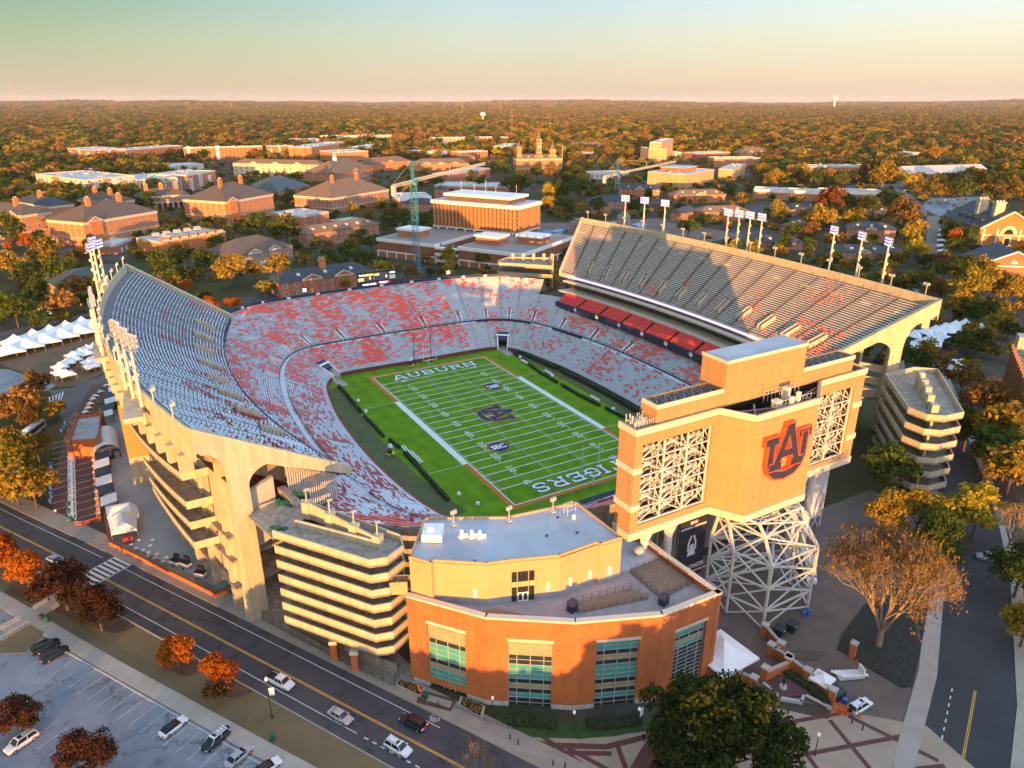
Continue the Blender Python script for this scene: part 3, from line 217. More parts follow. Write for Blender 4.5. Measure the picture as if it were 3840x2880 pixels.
"trees":[["orange",-134.3,-36.4,4.7,5.7,""],["orange",-138.7,-26.8,4.0,4.8,""],["maroon",-127.2,-49.1,5.8,6.6,""],["maroon",-121.4,-59.6,4.8,5.5,""],["orange",-109.5,-78.0,3.8,4.4,""],["orangegreen",-103.9,-89.3,4.0,4.6,""],["maroon",-133.8,-81.3,3.8,4.2,""],["maroon",-124.3,-96.8,4.4,4.9,""],["bare",-74.0,-128.7,3.8,5.8,""],["oak",-43.7,-146.7,12.9,10.9,""],["barebig",7.4,-138.8,11.0,17.6,""],["green",59.4,-104.7,7.4,8.9,""],["golden",42.3,-115.9,6.2,7.4,""],["golden",48.4,-120.0,5.9,7.7,""],["yellow",53.9,-124.1,6.4,8.3,""],["yellow",60.3,-126.9,6.5,8.4,""],["green",41.6,-128.2,6.9,7.6,""],["bare",63.2,-133.7,5.8,7.6,""],["green",45.2,-144.0,6.9,7.5,""],["golden",87.5,-120.4,7.3,8.7,""],["green",95.8,-111.5,7.6,8.4,""],["golden",30.6,-152.6,4.9,5.4,""],["brown",146.3,-74.3,6.5,7.8,""],["brown",127.0,-91.9,7.5,9.1,""],["green",104.6,-99.4,8.0,8.0,""],["golden",106.5,-106.5,8.4,10.0,""],["green",95.5,-115.2,8.7,9.6,""],["golden",121.8,-98.4,4.9,6.9,""],["green",191.9,-49.8,5.2,5.2,""],["green",199.7,-50.2,5.6,5.6,""],["brown",209.2,-46.9,4.9,5.8,""],["golden",230.0,-41.9,6.1,7.3,""],["green",228.5,-47.3,5.1,5.1,""],["golden",237.2,-18.3,7.7,8.5,""],["green",235.4,-30.3,7.9,8.7,""],["yellow",263.8,-9.2,10.0,12.0,""],["golden",285.9,-8.4,9.7,11.6,""],["golden",282.8,-18.1,8.1,9.7,""],["yellow",313.7,23.5,7.3,8.8,""],["brown",266.8,9.2,5.9,6.5,""],["green",259.6,20.3,8.0,8.8,""],["golden",257.8,32.0,6.7,7.3,""],["green",282.2,24.1,6.1,6.7,""],["golden",316.6,13.3,8.1,9.7,""],["golden",407.7,111.3,9.7,11.6,""],["yellow",360.6,85.4,9.3,11.1,""],["yellow",342.7,68.0,8.4,10.1,""],["brown",440.0,142.6,13.1,15.7,""],["red",457.8,223.7,14.8,17.8,""],["yellow",391.6,222.0,9.4,11.2,""],["golden",382.1,170.1,11.9,15.5,""],["yellow",478.4,198.2,10.1,12.2,""],["golden",425.9,175.0,9.3,11.2,""],["yellow",404.4,162.2,8.5,9.3,""],["green",506.1,234.9,9.5,10.4,""],["green",567.9,243.9,8.2,9.0,""],["green",576.8,238.4,8.2,9.0,""],["golden",656.4,260.6,9.7,11.7,""],["golden",649.5,236.1,11.0,13.2,""],["green",648.7,214.5,13.7,16.5,""],["brown",781.0,286.4,10.2,13.2,""],["golden",773.2,266.0,11.7,14.0,""],["green",751.7,238.4,14.6,17.5,""],["green",482.2,126.4,9.1,10.0,""],["green",436.9,100.8,8.9,9.8,""],["orange",408.3,82.2,7.0,9.0,""],["green",385.3,68.6,7.6,8.4,""],["green",418.9,77.5,8.0,9.7,""],["green",512.6,132.8,7.1,7.8,""],["brown",333.0,45.2,6.9,7.5,""],["green",307.6,34.9,6.5,7.1,""],["green",343.0,36.3,6.0,6.7,""],["golden",279.1,120.1,6.0,6.0,""],["yellow",289.3,107.5,5.5,5.5,""],["golden",278.2,91.2,4.9,4.9,""],["green",286.7,85.7,5.8,5.8,""],["golden",281.8,73.3,4.9,4.9,""],["brown",353.0,156.4,7.9,7.9,""],["brown",339.5,126.3,7.5,7.5,""],["green",343.0,164.5,6.9,7.5,""],["green",-145.8,189.5,9.4,10.3,""],["green",-137.3,222.2,7.6,7.6,""],["brown",-127.2,196.0,7.8,8.6,""],["brown",-122.6,229.4,6.6,7.9,""],["green",-118.0,206.4,5.6,5.6,""],["green",-153.1,193.5,4.7,5.2,""],["golden",-154.1,229.3,2.9,3.8,""],["yellow",-139.3,12.9,6.6,7.9,""],["golden",-133.8,0.4,6.4,7.7,""],["golden",-137.9,4.5,5.6,6.2,""],["brown",-139.7,63.3,7.0,7.7,""],["brown",-135.9,80.1,5.9,6.5,""],["golden",-134.0,30.5,4.8,5.7,""],["golden",-140.7,32.8,5.0,6.0,""],["golden",-130.2,61.8,3.7,4.1,""],["brown",-136.7,57.7,4.1,4.1,""],["golden",-153.9,304.3,9.4,11.3,""],["golden",-134.8,311.4,9.5,12.4,""],["golden",-124.6,298.8,5.9,7.1,""],["orange",-149.3,397.9,6.1,7.3,""],["orange",-160.5,407.3,3.6,4.3,""],["green",-157.8,415.1,11.4,13.7,""],["green",-143.4,274.6,8.9,8.9,""],["green",-130.2,267.7,8.7,8.7,""],["golden",-148.0,302.5,6.8,8.2,""],["green",-78.8,247.8,9.1,11.0,""],["green",-66.4,234.6,6.7,8.0,""],["green",-67.9,280.8,7.4,8.1,""],["golden",-46.8,219.3,9.4,12.2,""],["golden",-32.9,224.0,5.9,7.0,""],["golden",-29.9,263.8,4.8,5.8,""],["green",-53.5,261.2,7.9,8.7,""],["orange",-70.0,220.2,4.0,4.8,""],["orange",-65.4,161.9,5.3,5.9,""],["orange",-55.1,167.7,4.5,4.9,""],["brown",-82.6,217.1,5.7,6.3,""],["golden",-22.8,209.8,9.3,12.0,""],["golden",1.2,244.1,4.7,6.1,""],["green",5.1,267.3,4.9,5.4,""],["green",3.7,209.1,7.2,8.0,""],["green",16.0,216.7,6.7,7.3,""],["green",30.3,223.5,6.8,7.5,""],["green",53.2,270.0,7.6,9.1,""],["green",48.8,287.1,6.9,7.6,""],["green",15.4,243.4,7.0,7.7,""],["green",30.3,251.4,7.2,7.9,""],["green",-0.6,368.2,10.7,12.9,""],["green",11.2,329.4,11.0,12.1,""],["green",94.1,345.3,7.9,8.6,""],["green",110.4,355.7,8.1,8.9,""],["green",121.3,342.0,8.9,9.8,""],["brown",120.4,411.6,5.5,6.0,""],["yellow",107.9,440.5,3.4,4.4,""],["yellow",103.3,459.2,2.3,3.0,""],["green",97.7,193.9,5.7,7.4,""],["green",93.0,180.4,2.9,2.9,""],["green",60.1,188.2,3.6,3.6,""],["yellow",195.8,583.3,5.6,7.3,""],["golden",203.7,576.2,6.3,7.6,""],["green",65.4,542.7,9.0,9.0,""],["green",257.4,609.8,8.9,9.8,""],["green",312.7,633.9,7.8,9.4,""],["green",298.8,581.4,7.4,8.9,""],["green",375.4,669.0,11.7,12.8,""],["green",336.8,564.8,8.9,9.8,""],["green",286.9,468.9,13.0,15.6,""],["green",294.6,502.4,12.2,13.4,""],["yellow",298.2,430.7,8.8,11.5,""],["golden",263.3,380.4,8.1,9.7,""],["green",299.8,411.1,11.1,13.3,""],["green",268.2,357.6,9.1,10.9,""],["green",350.2,470.5,12.3,14.7,""],["green",342.8,439.5,11.8,14.2,""],["green",425.4,559.8,10.9,13.1,""],["golden",412.6,531.3,9.0,11.7,""],["golden",486.7,667.9,8.8,11.5,""],["green",436.2,602.1,9.7,10.7,""],["golden",561.3,763.9,11.8,14.1,""],["green",529.1,686.7,9.1,10.1,""],["green",285.8,329.2,8.3,10.8,""],["green",319.5,321.1,7.9,9.5,""],["green",384.4,376.5,7.0,8.4,""],["green",280.6,209.0,8.6,9.4,""],["golden",607.6,682.9,9.5,12.4,""],["yellow",629.3,686.8,8.7,11.3,""],["golden",595.1,692.7,9.5,10.5,""],["yellow",680.1,502.9,10.6,13.8,""],["golden",599.1,413.4,9.4,11.3,""],["golden",437.5,302.1,8.7,9.6,""],["green",481.9,360.3,6.2,6.8,""],["golden",285.0,150.0,5.4,5.4,""],["brown",407.4,594.7,11.1,11.1,""],["brown",371.7,600.3,9.4,9.4,""],["green",410.5,634.4,9.9,10.9,""],["brown",710.1,359.1,16.6,21.6,""],["golden",679.1,323.2,15.8,19.0,""],["green",629.1,368.6,12.5,15.0,""],["green",648.2,353.5,9.4,11.3,""],["golden",670.6,435.7,13.5,16.2,""],["golden",599.9,407.4,10.9,13.1,""],["yellow",709.6,528.3,8.3,10.7,""],["brown",1047.2,494.9,14.7,19.1,""],["golden",1104.2,497.2,11.7,15.2,""],["golden",969.7,390.6,12.3,14.8,""],["green",875.5,430.1,7.8,9.4,""],["golden",689.7,189.8,11.9,14.3,""],["green",863.7,274.6,10.9,13.0,""],["green",-142.9,11.1,4.7,5.1,""],["brown",-132.6,325.1,5.3,5.3,""]],
"cars":[["suv","black","black estate car parked nearest the grass island",-130.8,-59.99,0.3],["suv","black","black four-wheel drive with roof rails parked second from the grass island",-129.3,-63.2,0.4],["coupe","white","white coupe with black roof alone in the parking lot",-112.1,-92.63,0.5],["suv","blackwhite","black off-roader with white roof and rack beside the white coupe",-106.5,-99.02,-2.6],["sedan","silver","silver crossover catching pink light in the parking lot",-103.8,-104.1,0.49],["coupe","white","white car cut by the bottom edge of the parking lot",-100.5,-108.5,0.26],["suv","silverwhite","pale silver estate car beside the dark red tree",-133.8,-83.7,-2.61],["pickup","white","white pickup truck driving past the lamp post with the blank sign",-94.31,-91.34,-1.04],["sedan","rose","silver-pink sedan driving behind the large white off-roader",-87.37,-104.3,-1.1],["suv","black","black car with red tail light driving away in the far lane",-77.26,-111.8,2.1],["suv","white","large white off-roader leading the queue on the road",-81.3,-115.2,-1.1],["sedan","blue","pale blue car half hidden under the dark maple",-129.4,-28.59,-0.98],["suv","white","white off-roader with rear spare wheel beside the green bins",-9.4,-146.9,-0.01],["pickup","silver","silver pickup under bare branches on the shaded road",54.59,-134.2,2.17],["suv","white","white estate car in the lot behind the white tents",-135.1,208.7,2.82],["sedan","black","dark car parked behind the white estate car",-139.3,219.9,2.87]],
"lotcars":[[653.7,250.9],[658.5,249.5],[663.4,248.0],[668.2,246.5],[673.1,245.0],[678.0,243.5],[682.9,242.0],[687.9,240.5],[697.7,237.5],[707.7,234.5],[712.7,233.0],[634.4,237.7],[638.9,236.0],[643.5,234.3],[652.6,230.8],[657.1,229.1],[661.7,227.4],[666.3,225.7],[670.9,224.0],[675.5,222.2],[680.1,220.5],[684.7,218.8],[629.4,217.1],[633.8,216.2],[638.3,215.3],[642.8,214.5],[647.3,213.6],[651.8,212.7],[656.4,211.9],[660.9,211.0],[665.5,210.1],[613.3,204.0],[623.4,203.2],[628.5,202.8],[633.6,202.4],[638.8,202.0],[644.0,201.6],[596.3,191.5],[601.9,191.0],[607.5,190.6],[613.1,190.1],[706.8,280.9],[712.0,280.5],[717.2,280.1],[722.5,279.7],[727.8,279.2],[738.1,262.4],[742.9,260.9],[747.8,259.4],[757.5,256.4]],
"redcars":[[740.8,343.0],[743.4,338.5],[722.2,327.3],[719.1,319.3],[700.5,312.1]],
"lot":[[599.4,223.6],[669.9,263.8],[745.1,244.7],[667.6,204.7],[584.9,185.4],[558.6,183.2]],
"roadR":[[984.4,494.9],[1002.4,496.7],[790.4,368.0],[717.9,319.1],[647.7,259.2],[579.6,206.4],[549.1,188.6],[591.2,228.3],[729.3,341.1],[768.1,364.6]],
"walkR":[[550.0,188.1],[559.5,182.6],[457.1,119.3],[345.9,54.35],[339.3,58.11],[447.0,125.1]],
"roadX":[[690.5,393.4],[777.8,375.2],[835.5,358.8],[813.3,345.2],[753.5,357.3],[668.0,376.2]],
"lawnT":[[-151.2,158.7],[-114.7,178.3],[-112.9,106.2],[-123.7,93.38],[-129.8,95.52],[-146.3,128.6],[-149.9,137.1]],
"lotL":[[-151.9,130.2],[-147.0,127.4],[-130.2,97.83],[-132.8,93.17],[-147.6,97.73],[-155.7,110.5]],
"streetL":[[-152.9,187.2],[-113.9,204.1],[-114.1,196.8],[-152.4,178.6]],
"walkL":[[-132.8,93.17],[-124.5,92.45],[-113.1,103.2],[-112.4,91.08],[-115.4,85.84],[-122.6,68.36],[-126.9,54.02],[-128.9,63.93],[-129.0,78.11]],
"crossL":[[-132.7,85.9],[-127.3,90.03],[-124.9,88.62],[-128.3,80.81],[-131.9,78.53]],
"tents":[[-147.3,144.7],[-140.9,149.1],[-134.7,152.8],[-128.1,157.4],[-121.7,160.8],[-115.9,164.8],[-145.2,157.1],[-138.7,162.3],[-132.5,166.0],[-126.3,169.9],[-120.0,173.5]],
"stents":[[-128.8,113.4],[-126.5,117.5],[-124.2,120.5],[-124.3,126.3],[-122.0,129.2],[-119.5,126.0],[-119.2,133.3],[-116.7,134.8],[-128.7,106.4],[-126.6,102.9],[-119.0,113.8],[-116.4,117.7],[-118.3,108.1],[-115.7,111.0]],
"rtents":[[180.0,-36.91],[188.6,-36.53],[198.2,-35.17],[189.7,-28.89],[197.9,-28.67],[204.4,-29.1],[211.8,-29.14],[219.6,-29.22],[225.8,-29.95],[224.6,-37.54]],
"rstents":[[175.2,-38.09],[167.4,-54.87],[172.2,-56.04],[176.5,-57.07],[167.3,-57.24],[170.6,-59.1]],
"roadtents":[[475.8,129.6],[453.4,116.8],[431.5,103.8],[410.5,91.54],[392.5,79.86],[347.9,45.23],[496.9,124.2]],
"lramp":[[[-107.1,-14.0,27.79],[-102.5,-60.0,33.15]],[[-106.6,-28.0,23.76],[-102.6,-60.0,26.73]],[[-106.8,-31.0,20.3],[-102.5,-60.0,22.07]],[[-107.0,-33.0,18.51],[-102.6,-60.0,17.35]]],
"nramp":[[-90.67,-82.25],[-78.69,-99.46],[-75.76,-100.2],[-71.98,-98.25],[-71.16,-94.93],[-82.54,-74.69],[-84.58,-74.56]],
"nslot":[[-86.36,-80.88],[-75.39,-95.44],[-85.33,-77.73],[-82.01,-83.53],[-79.03,-89.64],[-76.3,-96.01]],
"rramp":[[85.21,-82.47],[67.54,-101.2],[67.27,-106.5],[70.3,-109.3],[77.07,-110.3],[102.7,-87.82],[97.96,-83.27]],
"rfins":[[87.59,-91.52],[83.76,-94.81],[80.23,-98.03],[75.89,-101.5],[70.85,-105.8]],
"rlow":[[87.64,-72.35],[94.32,-81.78]],
"framp":[[69.02,123.3],[67.37,119.0],[86.83,98.59],[78.53,129.0],[96.01,116.4]],
"crane1":[58.13,204.2],
"crane2":[279.0,295.9],
"crane1z":56.2,
"crane1tip":[151.6,291.5],
"crane1tail":[34.37,195.8],
"crane2z":43.1,
"crane2tip":[406.5,367.6],
"crane2tail":[253.6,292.7],
"masts":[[1122.7,1932.3],[2376.9,4819.8],[1546.3,9086.3],[-940.6,16960.3],[3012.7,5393.8]],
"hedges":[[[-39.37,51.49],[-40.17,25.76],[-39.82,2.13],[-38.41,-6.71],[-37.33,-22.97]],[[-41.76,-18.97],[-41.28,-33.77],[-40.51,-43.28],[-39.61,-47.39]],[[36.55,50.54],[34.58,27.19],[34.45,-0.39],[35.8,-15.3]],[[39.26,57.27],[42.73,25.69],[45.89,-6.99],[46.06,-22.44]]],
}
def wmat(o):
 m=Matrix.Translation(o.location) @ Matrix.Rotation(o.rotation_euler[2],4,'Z')
 if o.parent: m=wmat(o.parent) @ o.matrix_parent_inverse @ m
 return m
_link=link
def link(name,data,parent=None,loc=None,rotz=0):
 o=_link(name,data,parent,loc,rotz)
 if parent is not None:
  w=wmat(parent)
  if w!=Matrix.Identity(4): o.matrix_parent_inverse=w.inverted()
 return o
def catmull(P,t):
 n=len(P); i=int(math.floor(t))%n; u=t-math.floor(t)
 a,b,c,d=[np.array(P[(i+k)%n],float) for k in (-1,0,1,2)]
 return .5*((2*b)+(-a+c)*u+(2*a-5*b+4*c-d)*u*u+(-a+3*b-3*c+d)*u**3)
BI=[(0,-66),(-20,-66),(-34,-64.5),(-41,-59),(-44.2,-53),(-46.8,-43),(-48.6,-29),(-49.6,-12),(-49.5,5),(-48.6,22),(-46.6,37),(-43.8,50.5),(-39.5,58.5),(-34,62.5),(-22,62.8),(-8,62.3),(8,62),(22,61.8),(31,61),(37,57.5),(40.3,50),(42.6,38),(44.4,24),(45.2,8),(45.2,-10),(44.6,-26),(43,-42),(38,-57),(22,-65.5)]
BO=[(0,-98),(-30,-96),(-50,-90),(-66,-83),(-77,-72),(-85,-58),(-90,-38),(-92,-15),(-92,8),(-90,30),(-86,52),(-79,74),(-70,91),(-57,101.5),(-40,104.5),(-18,106),(6,106.3),(28,105),(46,101),(60,94.5),(72,82),(81,62),(86,36),(88,10),(88,-15),(86,-38),(80,-60),(68,-80),(36,-94)]
NB=len(BI)
def bowl(t,s):
 a=catmull(BI,t); b=catmull(BO,t); p=a+(b-a)*s
 if s<.34: z=1.5+s/.34*7.3
 elif s<.385: z=8.8
 else: z=9.2+(s-.385)/.615*12.8
 return p[0],p[1],z
def stepz(s):   # rows
 return None
ROWS_L=[.34*i/20 for i in range(21)]; ROWS_U=[.385+.615*i/34 for i in range(35)]
def rim_s(t):
 x,y,_=bowl(t,1.); return .80 if (x>60 and -70<y<86) else 1.0
def in_tunnel(t): return abs(t-12.55)<.33 or abs(t-18.75)<.33
def field():
 ts=np.arange(0,NB,.2); ring=[bowl(t,0)[:2] for t in ts]
 m=bpy.data.materials.new('mown_turf'); m.use_nodes=True; nt=m.node_tree; N=nt.nodes; L=nt.links; p=N['Principled BSDF']; p.inputs['Roughness'].default_value=.95; p.inputs['Specular IOR Level'].default_value=.1
 tc=N.new('ShaderNodeTexCoord'); sx=N.new('ShaderNodeSeparateXYZ'); L.new(tc.outputs['Object'],sx.inputs[0])
 sn=N.new('ShaderNodeMath'); sn.operation='SINE'; mu=N.new('ShaderNodeMath'); mu.operation='MULTIPLY'; mu.inputs[1].default_value=.687; L.new(sx.outputs[1],mu.inputs[0]); L.new(mu.outputs[0],sn.inputs[0])
 sn2=N.new('ShaderNodeMath'); sn2.operation='SINE'; mu2=N.new('ShaderNodeMath'); mu2.operation='MULTIPLY'; mu2.inputs[1].default_value=1.2; L.new(sx.outputs[0],mu2.inputs[0]); L.new(mu2.outputs[0],sn2.inputs[0])
 nz=N.new('ShaderNodeTexNoise'); nz.inputs['Scale'].default_value=.22; nz.inputs['Detail'].default_value=8; L.new(tc.outputs['Object'],nz.inputs[0])
 a=N.new('ShaderNodeMath'); a.operation='MULTIPLY_ADD'; a.inputs[1].default_value=.05; a.inputs[2].default_value=0; L.new(sn.outputs[0],a.inputs[0])
 a2=N.new('ShaderNodeMath'); a2.operation='MULTIPLY_ADD'; a2.inputs[1].default_value=.05; L.new(sn2.outputs[0],a2.inputs[0]); L.new(a.outputs[0],a2.inputs[2])
 b=N.new('ShaderNodeMath'); b.operation='ADD'; L.new(a2.outputs[0],b.inputs[0]); L.new(nz.outputs['Fac'],b.inputs[1])
 rp=N.new('ShaderNodeValToRGB'); e=rp.color_ramp.elements; e[0].position=.3; e[1].position=.72; e[0].color=(.095,.185,.008,1); e[1].color=(.150,.285,.012,1); L.new(b.outputs[0],rp.inputs[0]); L.new(rp.outputs[0],p.inputs['Base Color'])
 mb=MB(); mb.poly([(x,y,0) for x,y in ring]); f=struct('playing_field',mb,m)
 wm_=pbr('worn_turf',(.060,.075,.022),.95,0,.25,col2=(.10,.115,.035),detail=8)
 mb=MB(); strip(mb,[(-41.2,52),(-44.2,30),(-45.4,0),(-44.6,-28),(-41.,-52)],-3.6,4.2,.015); strip(mb,[(39.2,55),(41.2,38),(42.2,10),(42,-12),(41,-38)],-3.4,3.,.015); mb.build('worn_turf_strip',wm_,f)
 Y=.9144; W=24.384; q=lambda x0,y0,x1,y1,z: [(x0,y0,z),(x1,y0,z),(x1,y1,z),(x0,y1,z)]
 mb=MB()
 for x0,x1 in ((-W-1.6,-W),(W,W+1.6)):
  for y0,y1 in ((-60*Y-1.6,-30*Y),(30*Y,60*Y+1.6)): mb.poly(q(x0,y0,x1,y1,.03))
 for y0 in (-60*Y-1.6,60*Y): mb.poly(q(-W,y0,W,y0+1.6,.03))
 mb.build('orange_border',pbr('orange_turf_paint',(.50,.14,.015),.95,.12,.8),f)
 mb=MB()
 for x0 in (-W-1.9,W): mb.poly(q(x0,-30*Y,x0+1.9,30*Y,.03))
 tp=pbr('white_turf_paint',(.66,.70,.66),.95,.08,.6)
 mb.build('sideline_border',tp,f)
 lw=.16
 for i in range(21):
  y=(-50+5*i)*Y; mb=MB(); mb.poly(q(-W,y-lw,W,y+lw,.036)); mb.build('yard_line',tp,f)
 mb=MB();
 for y in (-60*Y,60*Y): mb.poly(q(-W,y-lw,W,y+lw,.04))
 for x in (-W,W): mb.poly(q(x-lw,-60*Y,x+lw,60*Y,.044))
 for y in (-30*Y,30*Y):
  for sx_ in (-1,1): mb.poly(q(sx_*(W+1.6),y-.08,sx_*(W+13),y+.08,.03))
 mb.build('boundary_line',tp,f)
 mb=MB()
 for i in range(-49,50):
  if i%5==0: continue
  y=i*Y
  for x in (-W+.7,-6.1,6.1,W-.7): mb.poly(q(x-.4,y-.07,x+.4,y+.07,.036))
 mb.build('hash_marks',tp,f)
 for i,n in enumerate(['G','1 0','2 0','3 0','4 0','5 0','4 0','3 0','2 0','1 0','G']):
  y=(-50+10*i)*Y
  for sx_ in (-1,1):
   text('field_number',n,tp,(sx_*15.2,y,.05),(0,sx_,0),(-sx_,0,0),2.9,f,bold=.035,sx=1.15)
   if n not in('G','5 0'):
    d=-1 if i<5 else 1; mb=MB(); cx=sx_*15.6; yy=y+d*2.9; mb.poly([(cx-.35,yy,.05),(cx+.35,yy,.05),(cx,yy+d*1.0,.05)]); mb.build('number_arrow',tp,f)
 LET={'A':[[(0,0),(4.2,10)],[(10,0),(5.8,10)],[(2.6,3.2),(7.4,3.2)],[(-1,.7),(2.2,.7)],[(7.8,.7),(11,.7)],[(3.4,9.3),(6.6,9.3)]],
 'U':[[(1.3,10),(1.3,3.2),(2.6,1.2),(5,.8),(7.4,1.2),(8.7,3.2),(8.7,10)],[(-.4,9.3),(3,9.3)],[(7,9.3),(10.4,9.3)]],
 'B':[[(1.4,.8),(1.4,9.2)],[(0,.8),(6.6,.8),(8.6,2),(8.6,4),(6.8,5.1),(2,5.1)],[(0,9.2),(6.4,9.2),(8.1,8.2),(8.1,6.2),(6.8,5.1)]],
 'R':[[(1.4,0),(1.4,9.2)],[(0,9.2),(6.8,9.2),(8.6,8.2),(8.6,6),(7,4.9),(2,4.9)],[(5,4.9),(8.8,.7),(10.4,.7)],[(-.2,.7),(3,.7)]],
 'N':[[(1.2,0),(1.2,10)],[(1.2,9.6),(8.8,.4)],[(8.8,0),(8.8,10)],[(-.4,.7),(2.8,.7)],[(7.2,9.3),(10.4,9.3)]],
 'T':[[(5,0),(5,9)],[(0,9.2),(10,9.2)],[(.6,9.2),(.6,6.8)],[(9.4,9.2),(9.4,6.8)],[(3.2,.7),(6.8,.7)]],
 'I':[[(3,0),(3,10)],[(1.2,9.3),(4.8,9.3)],[(1.2,.7),(4.8,.7)]],
 'G':[[(9.2,7.4),(7.6,9.2),(4,9.3),(1.4,7.8),(1.2,3),(3,1),(6,.8),(8.8,2),(8.8,4.6)],[(5.6,4.6),(10.2,4.6)]],
 'E':[[(1.4,.8),(1.4,9.2)],[(0,9.2),(8.6,9.2),(8.6,7)],[(1.4,5),(6.4,5)],[(0,.8),(9,.8),(9,3.2)]],
 'S':[[(8.6,7.2),(8,8.8),(5,9.3),(1.8,8.7),(1.4,6.6),(3,5.4),(7,4.8),(8.8,3.6),(8.4,1.6),(5,.7),(1.8,1.2),(1,3)]]}
 def strokes(mb,S,fx,z,w):
  k=0
  for st in S:
   for a,b in zip(st[:-1],st[1:]):
    a=Vector(a);b=Vector(b); d=(b-a).normalized(); nn=Vector((-d.y,d.x))*w; ex=d*(w*.45)
    k+=1; zz=z+.003*k
    mb.poly([(*fx(p),zz) for p in (a-ex+nn,a-ex-nn,b+ex-nn,b+ex+nn)])
 def word(wd,x0,x1,y0,y1,flip,nm):
  adv=[6.5 if c=='I' else 12.6 for c in wd]; tot=sum(adv)-2.6; kx=(x1-x0)/tot; ky=(y1-y0)/10
  pos=0
  for c,ad in zip(wd,adv):
   def fx(p,pos=pos):
    X=(p[0]+pos)*kx; Yv=p[1]*ky
    return ((x1-X),(y1-Yv)) if flip else (x0+X,y0+Yv)
   a=MB(); strokes(a,LET[c],fx,.05,1.35); o=a.build(nm,pbr('navy_turf_paint',(.012,.035,.09),.95,.1),f)
   b=MB(); strokes(b,LET[c],fx,.10,.80); b.build('letter_face',tp,o); pos+=ad
 word('AUBURN',-17.6,17.4,47.6,52.6,False,'end_zone_letter')
 word('TIGERS',-15.6,15.6,-52.9,-47.8,True,'end_zone_letter')
 for cx,cy,r0 in ((11.7,23.6,-1),(-11.2,-22.2,1)):
  for rr,z,mm in ((3.5,.05,pbr('orange_turf_paint',(.5,.14,.015))),(3.25,.06,pbr('navy_turf_paint',(.012,.035,.09)))):
   mb=MB(); mb.poly([(cx+rr*math.cos(i*.19635),cy+rr*math.sin(i*.19635),z) for i in range(32)]); o=mb.build('emblem_disc',mm,f)
  text('emblem_lettering','SEC',tp,(cx,cy,.075),(-1 if r0<0 else 1,0.,0),(0,-1 if r0<0 else 1,0),3.6,o,bold=.16,sx=.82)
 logo(f,(.6,.6,.05),(0,-1,0),(1,0,0),6.0,False)
def logo(parent,c,right,up,sc,solid):
 r=Vector(right);u=Vector(up);n=r.cross(u); c=Vector(c)
 U=[[(-1.08,.52),(-.56,.52)],[(.56,.52),(1.08,.52)],[(-.82,.52),(-.82,-.36),(-.70,-.66),(-.44,-.86),(0,-.94),(.44,-.86),(.70,-.66),(.82,-.36),(.82,.52)]]
 A=[[(-.52,-.48),(-.05,.88)],[(.52,-.48),(.05,.88)],[(-.80,-.50),(-.30,-.50)],[(.30,-.50),(.80,-.50)],[(-.30,-.06),(.30,-.06)],[(-.14,.90),(.14,.90)]]
 def lay(S,w,d0,d1,mat,nm,par,onlyface=False):
  mb=MB(); k=0
  for st in S:
   for a,b in zip(st[:-1],st[1:]):
    a=Vector(a);b=Vector(b); d=(b-a).normalized(); nn=Vector((-d.y,d.x))*w; ex=d*w*.35; k+=1; e=.0015*k*(4 if solid else 1)
    P=[(a-ex+nn),(a-ex-nn),(b+ex-nn),(b+ex+nn)]
    f=lambda p,h: c+(r*p.x+u*p.y)*sc+n*h
    if d1>d0:
     V=[f(p,d0) for p in P]+[f(p,d1+e) for p in P]; mb.mesh(V,[(4,5,6,7),(0,1,5,4),(1,2,6,5),(2,3,7,6),(3,0,4,7)])
    else: mb.poly([f(p,d0+e) for p in P])
  return mb.build(nm,mat,par)
 om=pbr('logo_orange',(.80,.10,.025),.5) if solid else pbr('orange_turf_paint',(.5,.14,.015)); nm=pbr('logo_navy',(.035,.035,.07),.5) if solid else pbr('navy_turf_paint',(.012,.035,.09))
 h=(0,.9,.93,.97,1.02) if solid else (0,0,.02,.04,.06)
 o=lay(U,.19,h[0],h[1],om,'logo_outline',parent); lay(A,.19,h[0],h[1]+.012 if solid else 0,om,'logo_outline',parent)
 lay(U,.14,h[2],h[2],nm,'logo_letter',parent); lay(A,.176,h[3],h[3],om,'logo_inner_outline',parent); lay(A,.138,h[4],h[4],nm,'logo_letter',parent)
field()
BW=thing('seating_bowl','lower seating bowl of grey benches around the green football field','seating bowl',(0,0,0))
def vis(p): return (Vector(p)-Vector(CAM)).length
def noise2(a,b,c=0.): return mnoise.noise(Vector((a,b,c)))
SEATRUNS=[]
